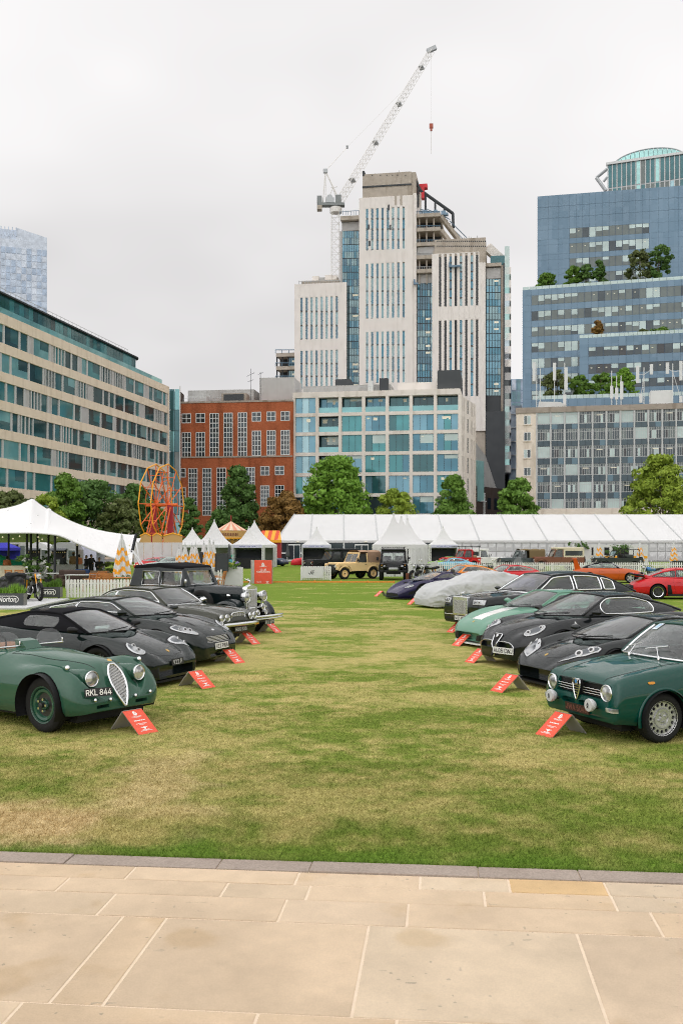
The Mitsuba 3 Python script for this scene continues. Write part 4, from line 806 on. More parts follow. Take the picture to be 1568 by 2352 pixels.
def interp(tab, xs):
    tab = np.asarray(tab, float); tab = tab[np.argsort(tab[:, 0])]; return np.stack([PchipInterpolator(tab[:, 0], tab[:, i])(xs) for i in range(1, tab.shape[1])], 1)
def body_loft(tab, n=72, half=20, roundness=.5, fn=None):
    tab = np.asarray(sorted(tab), float); x0, x1 = tab[0, 0], tab[-1, 0]
    u = np.linspace(0, 1, n); xs = x0 + (x1 - x0) * (u + .0 - .55 * np.sin(2 * np.pi * u) / (2 * np.pi))
    rows = []
    for x, (zt, zv, zs, ys, w, zw, zb) in zip(xs, interp(tab, xs)):
        cy = np.array([0, .42 * ys * w, .74 * ys * w, ys * w, (ys + (1 - ys) * .72) * w, w, .985 * w, .90 * w])
        cz = np.array([zt, zt + .22 * (zv - zt), zv, zs, zs + (zw - zs) * .36, zw, zw + (zb - zw) * .62, zb])
        t = np.concatenate([[0], np.cumsum(np.hypot(np.diff(cy), np.diff(cz)) + 1e-4)]); tt = np.linspace(0, t[-1], half)
        y, z = PchipInterpolator(t, cy)(tt), PchipInterpolator(t, cz)(tt); y[0] = 0
        P = np.stack([np.full(half, x), y, z], 1); Q = P[1:][::-1] * [1, -1, 1]
        rows.append(np.vstack([Q, P]))
    G = np.array(rows)
    if fn: G = fn(G)
    k, m = G.shape[:2]; V = G.reshape(-1, 3); i = np.arange(k * m).reshape(k, m); F = []
    j = np.arange(m); jn = (j + 1) % m
    for a in range(k - 1):
        F += [np.stack([i[a, j], i[a + 1, j], i[a + 1, jn]], 1), np.stack([i[a, j], i[a + 1, jn], i[a, jn]], 1)]
    V = np.vstack([V, G[0].mean(0), G[-1].mean(0)])
    F += [np.stack([i[0, jn], j * 0 + k * m, i[0, j]], 1), np.stack([i[-1, j], j * 0 + k * m + 1, i[-1, jn]], 1)]
    F = np.vstack(F)
    t = trimesh.Trimesh(V, F, process=False)
    return (V, F if t.volume > 0 else F[:, ::-1])
def hits(mesh, O, d):
    """first hit of parallel rays with a mesh: distances (inf where missed)"""
    V, F = np.asarray(mesh[0]), np.asarray(mesh[1]); d = np.asarray(d, float); d /= np.linalg.norm(d)
    a, b, c = V[F[:, 0]], V[F[:, 1]], V[F[:, 2]]; e1, e2 = b - a, c - a; h = np.cross(d, e2); det = (e1 * h).sum(1); ok = np.abs(det) > 1e-12; inv = np.where(ok, 1 / np.where(ok, det, 1), 0)
    out = np.full(len(O), np.inf)
    for i, o in enumerate(O):
        s = o - a; u = (s * h).sum(1) * inv; q = np.cross(s, e1); v = (q @ d) * inv; t = (e2 * q).sum(1) * inv
        g = ok & (u >= -1e-6) & (v >= -1e-6) & (u + v <= 1 + 1e-6) & (t > 1e-6)
        if g.any(): out[i] = t[g].min()
    return out
def tri2d(poly, h):
    """triangles of a 2-D polygon with inner points about h apart"""
    from scipy.spatial import Delaunay
    ring = []
    for r in [poly.exterior, *poly.interiors]:
        L = r.length; m = max(8, int(L / h)); ring.append(np.array([r.interpolate(L * i / m).coords[0] for i in range(m)])); ring.append(np.array(r.coords)[:-1])
    x0, y0, x1, y1 = poly.bounds; g = np.stack(np.meshgrid(np.arange(x0, x1, h), np.arange(y0, y1, h)), -1).reshape(-1, 2); inn = poly.buffer(-h * .45)
    from shapely import contains_xy
    g = g[contains_xy(inn, g[:, 0], g[:, 1])] if len(g) and not inn.is_empty else g[:0]
    P = np.unique(np.round(np.vstack(ring + [g]), 5), axis=0); D = Delaunay(P).simplices; c = P[D].mean(1)
    D = D[contains_xy(poly.buffer(1e-6), c[:, 0], c[:, 1])]
    return P, D
def boundary(F):
    e = np.vstack([F[:, [0, 1]], F[:, [1, 2]], F[:, [2, 0]]]); s = set(map(tuple, e.tolist())); return [(a, b) for a, b in s if (b, a) not in s]
def skin(P3, D, nrm, th):
    """closed plate from a sheet: its face and a skirt th deep against nrm"""
    D = np.asarray(D); n = len(P3); a, b, c = P3[D[:, 0]], P3[D[:, 1]], P3[D[:, 2]]
    if (np.cross(b - a, c - a) @ nrm).sum() < 0: D = D[:, ::-1]
    V = np.vstack([P3, P3 - np.asarray(nrm) * th]); S = []
    for p, q in boundary(D): S += [[p, p + n, q + n], [p, q + n, q]]
    return V, np.vstack([D, np.array(S)]) if S else D
def ell(a, b, rot=0, n=28, p=2.0, c=(0, 0)):
    t = np.arange(n) * 2 * np.pi / n; x, y = a * np.sign(np.cos(t)) * np.abs(np.cos(t)) ** (2 / p), b * np.sign(np.sin(t)) * np.abs(np.sin(t)) ** (2 / p); r = math.radians(rot)
    return Polygon(np.stack([c[0] + x * math.cos(r) - y * math.sin(r), c[1] + x * math.sin(r) + y * math.cos(r)], 1))
def decal(mesh, poly, o, d, up=(0, 0, 1), off=.004, th=.012, h=.03):
    """a plate of the given outline laid on the mesh: outline in the plane across d at o, right hand x, up y"""
    d = np.asarray(d, float); d /= np.linalg.norm(d); up = np.asarray(up, float); up = up - d * (up @ d); up /= np.linalg.norm(up); ex = np.cross(d, up)
    out = []
    for g in getattr(poly, 'geoms', [poly]):
        P, D = tri2d(g, h); O = np.asarray(o) + P[:, :1] * ex + P[:, 1:] * up - d * 1.5; t = hits(mesh, O, d)
        bad = ~np.isfinite(t); 
        if bad.all(): continue
        D = D[~bad[D].any(1)]
        if not len(D): continue
        t[bad] = 0; used = np.unique(D); rm = np.zeros(len(P), int); rm[used] = np.arange(len(used))
        out.append(skin((O + d * t[:, None] - d * off)[used], rm[D], -d, th))
    return cat(out) if out else (np.zeros((3, 3)), np.array([[0, 1, 2]]))
def trace(mesh, pts, d, off=.0):
    """points dropped onto the mesh along d"""
    d = np.asarray(d, float); d /= np.linalg.norm(d); O = np.asarray(pts, float) - d * 1.5; t = hits(mesh, O, d); g = np.isfinite(t)
    return O[g] + d * (t[g, None] - off)
# ---- wheels
_WH = {}
def wheel_parts(R_, w, rr, style, rimmat):
    key = (R_, w, rr, style, rimmat)
    if key in _WH: return _WH[key]
    h = w / 2; sh = R_ - rr
    tyre = lathe([(rr - .01, -h * .82), (rr + sh * .25, -h * .98), (rr + sh * .6, -h), (R_ - .02, -h * .86), (R_, -h * .6), (R_, -h * .3), (R_ - .008, -h * .27), (R_ - .008, -h * .22), (R_, -h * .19), (R_, h * .19), (R_ - .008, h * .22), (R_ - .008, h * .27), (R_, h * .3), (R_, h * .6), (R_ - .02, h * .86), (rr + sh * .6, h), (rr + sh * .25, h * .98), (rr - .01, h * .82)], 40, 'y')
    lip = lathe([(rr - .02, h * .6), (rr + .006, -h * .8), (rr + .012, -h * .86), (rr + .006, -h * .90), (rr - .012, -h * .80), (rr - .03, h * .6)], 36, 'y')
    ms = [lip]; z = h * .62                     # outer face at +axis; lathe axis 'y' runs along -y, flipped below
    def plate(poly, a, b): return tf(prism(poly, a, b), M4(np.array([[1, 0, 0], [0, 0, -1], [0, 1, 0.0]])))
    dark = [lathe([(0, -.02), (rr - .02, -.02), (rr - .02, .0), (0, .0)], 28, 'y')]
    if style in ('five', 'ten', 'twin'):
        n = {'five': 5, 'ten': 10, 'twin': 5}[style]; sp = []
        for i in range(n):
            a = 2 * math.pi * i / n
            for o in ((-.13, .13) if style == 'twin' else (0,)):
                e, f = a + o * .55, a + o
                wd = .055 if style == 'five' else .026
                p0, p1 = np.array([math.cos(e), math.sin(e)]) * rr * .18, np.array([math.cos(f), math.sin(f)]) * (rr - .008); t = np.array([-(p1 - p0)[1], (p1 - p0)[0]]) / np.linalg.norm(p1 - p0)
                sp.append(Polygon([p0 - t * wd * .8, p1 - t * wd * .55, p1 + t * wd * .55, p0 + t * wd * .8]))
        ms.append(plate(unary_union(sp + [Point(0, 0).buffer(rr * .22)]), z - .03, z)); ms.append(plate(Point(0, 0).buffer(rr * .13), z, z + .012))
    elif style == 'holes':                       # pressed alloy with a ring of round holes
        disc = Point(0, 0).buffer(rr - .005, 32); hs = unary_union([Point(rr * .80 * math.cos(a), rr * .80 * math.sin(a)).buffer(rr * .105, 6) for a in np.arange(16) * math.pi / 8])
        ms.append(plate(disc.difference(hs), z - .02, z)); ms.append(lathe([(rr * .62, -z), (rr * .56, -z - .018), (rr * .40, -z - .016), (rr * .34, -z + .004)], 32, 'y'))
        ms += [tf(lathe([(0, 0), (.014, 0), (.014, -.03), (0, -.03)], 8, 'y'), M4(t=(rr * .24 * math.cos(a), -z, rr * .24 * math.sin(a)))) for a in np.arange(4) * math.pi / 2 + .5]; ms.append(plate(Point(0, 0).buffer(rr * .14), z, z + .02))
        dark.append(lathe([(0, -.0), (rr * .9, 0), (rr * .9, .01), (0, .01)], 28, 'y'))
    elif style == 'steel':                       # painted pressed steel disc, studs and slots
        ms.append(tf(lathe([(rr - .01, .0), (rr * .86, -.035), (rr * .72, -.03), (rr * .62, .015), (rr * .50, .03), (rr * .30, .0), (rr * .27, -.025), (rr * .16, -.03), (0, -.035)], 36, 'y'), M4(t=(0, -z + .03, 0))))
        dark.append(tf(lathe([(0, 0), (rr * .15, 0), (rr * .15, -.05), (0, -.055)], 16, 'y'), M4(t=(0, -z, 0))))
    elif style == 'disc':
        ms.append(tf(lathe([(rr - .01, .0), (rr * .8, -.02), (rr * .5, -.012), (rr * .3, -.03), (0, -.045)], 32, 'y'), M4(t=(0, -z + .02, 0))))
    elif style == 'wire':
        for i in range(28):
            a, b = 2 * math.pi * i / 28, 2 * math.pi * (i + (2.5 if i % 2 else -2.5)) / 28
            ms.append(rod((rr * .16 * math.cos(a), -z * .9, rr * .16 * math.sin(a)), (rr * .97 * math.cos(b), -z * .3, rr * .97 * math.sin(b)), .004, 4))
        ms.append(tf(lathe([(rr * .17, 0), (rr * .15, -.08), (0, -.09)], 16, 'y'), M4(t=(0, -z + .03, 0))))
    rim = cat(ms)
    # everything was built with the outer face towards -y
    _WH[key] = (mikit.ply(tyre, 'rubber', smooth=40), mikit.ply(rim, rimmat, smooth=30), mikit.ply(cat(dark), 'dark_alloy'))
    return _WH[key]
FLIP = np.diag([-1.0, -1, 1, 1])
def wheel(k, m, x, y, R_, w, rr, style, rimmat, steer=0, lean=0, studs=None, tip=None):
    t, r, dk = wheel_parts(R_, w, rr, style, rimmat); q = m @ M4(RZ(steer), (x, y, R_)) @ (FLIP if y > 0 else np.eye(4))
    n = add(k, 'wheel', t, m=q); add(n, 'rim', r, m=q); add(n, 'brake', dk, m=q)
    if studs: add(n, 'stud', cat([tf(lathe([(0, -.02), (.016, -.02), (.02, .01), (0, .012)], 8, 'y'), M4(t=(studs * math.cos(a), -w / 2 * .62 - .015, studs * math.sin(a)))) for a in np.arange(5) * 2 * math.pi / 5]), 'chrome', m=q)
    return n
def plate(k, m, text, c, nrm, width=.52, height=.11, back='plate_white', ink='letter_black', part='number_plate'):
    """registration plate facing nrm (in the car's frame)"""
    nrm = np.asarray(nrm, float) / np.linalg.norm(nrm); up = np.array([0, 0, 1.0]) - nrm * nrm[2]; up /= np.linalg.norm(up); ex = np.cross(up, nrm); L = np.eye(4); L[:3, 0], L[:3, 1], L[:3, 2], L[:3, 3] = ex, up, nrm, c
    n = add(k, part, bm(-width / 2, width / 2, -height / 2, height / 2, -.01, 0), back, m=m @ L)
    t = meshkit.text_mesh(text, height * .66, .002, bold=True); v, f = tm(t); v[:, 0] -= (v[:, 0].min() + v[:, 0].max()) / 2; v[:, 1] -= (v[:, 1].min() + v[:, 1].max()) / 2
    s = min(1, width * .92 / np.ptp(v[:, 0])); v[:, 0] *= s
    v[:, 2] += .001; add(n, 'lettering', (v, f), ink, m=m @ L); return n
def round_lamp(k, m, c, nrm, r, part='headlight', depth=.14, ring='chrome', bowl='chrome', stalk=None, lens='lamp_lens'):
    nrm = np.asarray(nrm, float) / np.linalg.norm(nrm); x, y, z = frame(nrm); L = np.eye(4); L[:3, 0], L[:3, 1], L[:3, 2], L[:3, 3] = x, y, z, c; q = m @ L
    n = add(k, part, lathe([(0, -depth), (r * .45, -depth * .92), (r * .8, -depth * .6), (r * .98, -depth * .15), (r, 0)], 28), bowl, True, q)
    add(n, 'bezel', lathe([(r * .97, -.02), (r * 1.06, 0), (r * 1.04, .018), (r * .93, .016), (r * .9, .0)], 28), ring, True, q)
    add(n, 'lens', lathe([(r * .93, .004), (r * .7, r * .16), (r * .35, r * .24), (0.001, r * .26)], 28), lens, True, q); return n
# ---- cabin of glass and roof over the body
class Cabin:
    def __init__(s, A, ac, B, bc, M, mc, Cc, cc, D, dc, N):
        s.A, s.B, s.M, s.C, s.D, s.N = map(np.array, (A, B, M, Cc, D, N)); s.ac, s.bc, s.mc, s.dc = ac, bc, mc, dc; s.cc = (Cc[0] - .07, cc)
        up = np.array([D, (np.array(D) + Cc) / 2 + [0, .01, .02], Cc, M, B, (np.array(A) + B) / 2 + [0, .012, .012], A], float); s.up = PchipInterpolator(up[:, 0], up[:, 1:]); s.lo = PchipInterpolator([D[0], N[0], A[0]], [D[1:], N[1:], A[1:]])
        s.x0, s.x1 = D[0], A[0]
    def y(s, x, z):
        a, b = s.lo(x), s.up(x); t = np.clip((z - a[..., 1]) / np.maximum(b[..., 1] - a[..., 1], 1e-4), 0, 1); return a[..., 0] + (b[..., 0] - a[..., 0]) * t ** 1.25 + .02 * np.sin(np.pi * t)
    def region(s, n=40):
        x = np.linspace(s.x0, s.x1, n); return Polygon([(a, b) for a, b in zip(x, s.lo(x)[:, 1])] + [(a, b) for a, b in zip(x[::-1], s.up(x[::-1])[:, 1])][1:-1]).buffer(0)
    def sheet(s, poly, side, off=0, th=.006, h=.07):
        out = []
        for g in getattr(poly, 'geoms', [poly]):
            if g.is_empty or g.area < 1e-4: continue
            P, D = tri2d(g, h); Y = s.y(P[:, 0], P[:, 1]) + off; out.append(skin(np.stack([P[:, 0], side * Y, P[:, 1]], 1), D, np.array([0, side, 0.0]), th))
        return cat(out) if out else None
    def ring(s, poly, side, r, off=.004, n=90):
        L = poly.exterior; p = np.array([L.interpolate(L.length * i / n).coords[0] for i in range(n)]); return tube(np.stack([p[:, 0], side * (s.y(p[:, 0], p[:, 1]) + off), p[:, 1]], 1), r, 6, True)
    def arc(s, P, c, n=17, y_in=0, off=0):
        q = np.linspace(-1, 1, n); e = 1 - np.abs(q) ** 2.0; return np.stack([P[0] + (c[0] - P[0]) * e, (P[1] - y_in) * q, P[2] + (c[1] - P[2]) * e + off], 1)
    def screen(s, front=True, y_in=0.0, t0=0.0, t1=1.0, off=0.0):
        P, p, Q, q = (s.A, s.ac, s.B, s.bc) if front else (s.D, s.dc, s.C, s.cc); rows = []
        for t in np.linspace(t0, t1, 9):
            b = math.sin(math.pi * t); rows.append(s.arc(P + (Q - P) * t + [0, .012 * b, .012 * b], np.array(p) + (np.array(q) - p) * t + [0, .02 * b], y_in=y_in, off=off))
        return np.array(rows)
    def roof(s, n=15, off=0.0):
        xs = np.linspace(s.B[0], s.C[0], n); zc = PchipInterpolator([s.C[0], s.M[0], s.B[0]], [s.cc[1], s.mc, s.bc[1]])(xs); rows = []
        f = np.linspace(0, 1, n)
        for x, z, t in zip(xs, zc, f):
            e = s.up(x); dx = (s.bc[0] - s.B[0]) * (1 - t) ** 2 + (s.cc[0] - s.C[0]) * t ** 2; q = np.linspace(-1, 1, 17); k = 1 - np.abs(q) ** 2.4
            rows.append(np.stack([x + dx * (1 - np.abs(q) ** 2), e[0] * q, e[1] + (z - e[1]) * k + off], 1))
        return np.array(rows)
def cabin_parts(k, m, c, roofm, glassm='car_glass', pillars=(), trim='chrome', trim_r=.009, inset=.045, front_in=.05, rear='glass', screen_glass=None, rear_x=None, pill_w=.05, side_roof=None, frame_m=None, scr_trim=None, win_x=None, rnd=.02):
    fm = frame_m or roofm
    add(k, 'roof', grid(c.roof()), roofm, True, m); add(k, 'windscreen', grid(c.screen(True, front_in * .5)), screen_glass or glassm, True, m)
    if rear == 'glass': add(k, 'rear_window', grid(c.screen(False, .05)), glassm, True, m)
    else: add(k, 'rear_panel', grid(c.screen(False)), rear, True, m)
    for sd in (1, -1):
        rg = c.region(); g = rg.buffer(-inset, join_style=1)
        x0, x1 = win_x or (c.x0, c.x1); g = g.intersection(sbox(x0, 0, x1, 3))
        for px in pillars: g = g.difference(sbox(px - pill_w / 2, 0, px + pill_w / 2, 3))
        g = g.buffer(-rnd).buffer(rnd)
        add(k, 'side_frame', c.sheet(rg.difference(g.buffer(-.004)), sd), side_roof or fm, 40, m)
        for q in getattr(g, 'geoms', [g]):
            if q.area < .01: continue
            w = add(k, 'side_window', c.sheet(q, sd, -.004, .003, .12), glassm, True, m)
            if trim: add(w, 'trim', c.ring(q.simplify(.002), sd, trim_r), trim, True, m)
        # pillars and gutter as rounded bars
        A = c.A + (c.B - c.A) * np.linspace(0, 1, 7)[:, None] + np.sin(np.linspace(0, np.pi, 7))[:, None] * [0, .012, .012]; x = np.linspace(c.C[0], c.B[0], 12); e = c.up(x); Rr = np.stack([x, e[:, 0], e[:, 1]], 1)[::-1]
        add(k, 'pillar', tube(np.vstack([A, Rr[1:]]) * [1, sd, 1], .022, 8), fm, True, m)
        Dp = c.D + (c.C - c.D) * np.linspace(0, 1, 7)[:, None] + np.sin(np.linspace(0, np.pi, 7))[:, None] * [0, .012, .012]; add(k, 'rear_pillar', tube(Dp * [1, sd, 1], .024, 8), fm, True, m)
    b = c.screen(True, front_in * .5)
    if scr_trim:
        add(k, 'screen_trim', tube(np.vstack([b[0], b[1:, -1], b[-1, ::-1], b[1:-1, 0][::-1]]), scr_trim, 6, True), trim or 'chrome', True, m)
    else: add(k, 'screen_seal', tube(b[0], .012, 6), 'trim_black', True, m)
    add(k, 'roof_header', tube(c.arc(c.B, c.bc), .02, 8), fm, True, m)
def cabin_inside(k, m, c, z0, seats, seatm='seat_mat', rhd=True, rows=1):
    """seats, dashboard and steering wheel seen through the glass"""
    xs, zs = seats; zt = c.lo(xs)[1]
    for r in range(rows):
        for sd in (1, -1):
            x = xs - r * .9; y = sd * .36
            q = mm(m3.Manifold.batch_hull([m3.Manifold.sphere(.07, 10).translate([x + a, y + b, z]) for a, z in ((0, zs + .12), (-.16, zs + .62)) for b in (-.2, .2)]) + m3.Manifold.batch_hull([m3.Manifold.sphere(.07, 10).translate([x + a, y + b, zs + .1]) for a in (0, .45) for b in (-.2, .2)]) + m3.Manifold.batch_hull([m3.Manifold.sphere(.06, 10).translate([x - .2, y + b, zs + z]) for z in (.68, .80) for b in (-.08, .08)]))
            add(k, 'seat', q, seatm, 50, m)
    a = c.A; dx = c.ac[0] - .16
    add(k, 'dashboard', rbox(a[0] - .62, a[0] - .18, -a[1] + .1, a[1] - .1, zt - .26, zt - .05, .05), 'interior_mat', 50, m)
    y = -.36 if rhd else .36; ring = [(0.19 * math.cos(t), .19 * math.sin(t), 0) for t in np.arange(20) * math.pi / 10]
    add(k, 'steering_wheel', tf(cat([tube(ring, .014, 6, True), rod((-.18, 0, 0), (.18, 0, 0), .012, 5), rod((0, 0, 0), (0, -.18, 0), .012, 5), rod((0, 0, 0), (0, 0, .3), .02, 6)]), m4r(a[0] - .70, y, zt - .03)), 'trim_black', True, m)
def m4r(x, y, z): return M4(RZ(math.pi / 2) @ RX(math.radians(-65)) @ np.eye(3), (x, y, z)) @ M4(np.diag([1, 1, 1.0]))
def carm(X, Y, yaw, s): return M4(RZ(math.radians(yaw)), (X, Y, 0), s)
def upper(mesh, z): v, f = mesh; return v, f[v[f][:, :, 2].mean(1) > z]
def start(name, label, group, tab, matn, m, wb, R_, track, cab=None, arch=1.13, cuts=(), n=72, smooth=34, roundfn=None, hub_w=.24, floor=.36, inset=.07):
    k = thing(name, label, 'car', group); raw = body_loft(tab, n, fn=roundfn); b = man(raw)
    for x in (0, -wb):
        for sd in (1, -1):
            cy = m3.Manifold.cylinder(.42, R_ * arch, R_ * arch, 40).rotate([90, 0, 0]).translate([x, 0, R_ * 1.02]); b = b - cy.translate([0, sd * (track / 2) + .21 + (.02 if sd > 0 else -.02), 0])
    if cab is not None:
        rg = np.linspace(cab.x0 + .12, cab.x1 - .05, 14); L = [(x, cab.lo(x)[0] - inset) for x in rg]; tip = [(cab.ac[0] - .08, 0)] if cab.ac[0] > cab.x1 else []
        b = b - man(prism(L + tip + [(x, -y) for x, y in L[::-1]], floor, 3.0))
    for c in cuts: b = b - c
    bm_ = mm(b); add(k, 'body', bm_, matn, smooth, m)
    for x in (0, -wb):
        for sd in (1, -1): add(k, 'arch_liner', tf(upper(lathe([(R_ * arch - .012, -.20), (R_ * arch - .012, .17), (.05, .17)], 28, 'y'), -.5 * R_), M4(RZ(math.pi) if sd > 0 else None, (x, sd * (track / 2 - .03), R_ * 1.02))), 'trim_black', True, m)
    add(k, 'underbody', bm(-wb - .55, .45, -track / 2 + .12, track / 2 - .12, .14, .30), 'trim_black', m=m)
    return k, raw
def seam(k, m, raw, pts, d, r=.0035, part='panel_gap', matn='trim_black'):
    P = []
    for a, b in zip(pts[:-1], pts[1:]): P += [np.asarray(a) + (np.asarray(b) - a) * t for t in np.linspace(0, 1, 9)[:-1]]
    q = trace(raw, P + [pts[-1]], d, .0005)
    if len(q) > 2: add(k, part, tube(q, r, 5), matn, m=m)
def mirror_pair(k, m, x, y, z, matn='trim_black', s=1.0):
    for sd in (1, -1):
        add(k, 'door_mirror', mm(m3.Manifold.batch_hull([m3.Manifold.sphere(.05 * s, 12).translate([x - .03, sd * (y + .10), z + .03]), m3.Manifold.sphere(.055 * s, 12).translate([x - .03, sd * (y + .2), z + .04]), m3.Manifold.sphere(.03 * s, 10).translate([x + .06, sd * (y + .15), z + .04])]) + m3.Manifold.batch_hull([m3.Manifold.sphere(.018, 8).translate([x, sd * (y - .02), z - .03]), m3.Manifold.sphere(.02, 8).translate([x - .02, sd * (y + .12), z + .01])])), matn, 60, m)
def wipers(k, m, c, n=2, matn='trim_black', t=.10):
    g = c.screen(True, .03, t0=.02, t1=.7)
    for i in range(n):
        q = 3 + i * 5; a = g[0, q] + [.02, 0, .012]; b = g[1, min(16, q + 6)] + [.02, 0, .012]
        add(k, 'wiper', tube([a, (a + b) / 2 + [.015, 0, .0], b], .007, 6), matn, True, m)
def beltline(raw, xs, side, z, off=.004):
    return trace(raw, [(x, side * 1.3, z) for x in xs], (0, -side, 0), off)
GL, GRT = 'cars parked along the left side of the lawn', 'cars parked along the right side of the lawn'
def lamp(k, m, raw, poly, o, d, part='headlight', bulbs=(), off=.006, matn='lamp_clear', rim=.018, sd=1):
    """flush headlamp laid on the body: dark rim, bright lens, round reflectors"""
    inn = poly.buffer(-.022); inn = inn if inn.area > .004 else poly.buffer(-.01)
    n = add(k, part, decal(raw, poly.difference(inn), o, d, off=off, h=.02), matn, 40, m)
    add(n, 'lamp_inside', decal(raw, inn.buffer(-.0005), o, d, off=off * .9, h=.02), 'lamp_inner', 40, m)
    add(n, 'lamp_rim', decal(raw, poly.buffer(rim).difference(poly.buffer(.0005)), o, d, off=off * .6, h=.02), 'trim_black', 40, m)
    for a, b, r in bulbs:
        dd = np.asarray(d, float) / np.linalg.norm(d); up = np.array([0, 0, 1.0]) - dd * dd[2]; up /= np.linalg.norm(up); ex = np.cross(dd, up); O = np.asarray(o) + a * ex + b * up; t = hits(raw, [O - dd * 1.5], dd)[0]
        if not np.isfinite(t): continue
        c = O - dd * 1.5 + dd * (t - off - .002); x, y, z = frame(-dd); L = np.eye(4); L[:3, 0], L[:3, 1], L[:3, 2], L[:3, 3] = x, y, z, c
        add(n, 'reflector', lathe([(r, -.004), (r, .008), (r * .86, .011), (r * .8, .006), (r * .5, .010), (0.001, .016)], 20), 'satin_alloy', True, m @ L)
        add(n, 'bulb', lathe([(r * .55, .009), (r * .4, .016), (0.001, .02)], 16), 'dark_alloy', True, m @ L)
    return n
def front_cut(raw, poly, depth, x, z):
    """opening cut back from the nose, outline (y, z) about x"""
    return man(tf(prism(poly, 0, depth), M4(np.array([[0, 0, 1], [1, 0, 0], [0, 1, 0.0]]), (x - depth, 0, z))))
def noz(raw, poly, z, matn, k, m, part, off=.004, x=0, h=.03, th=.012): return add(k, part, decal(raw, poly, (x, 0, z), (-1, 0, 0), off=off, h=h, th=th), matn, 40, m)
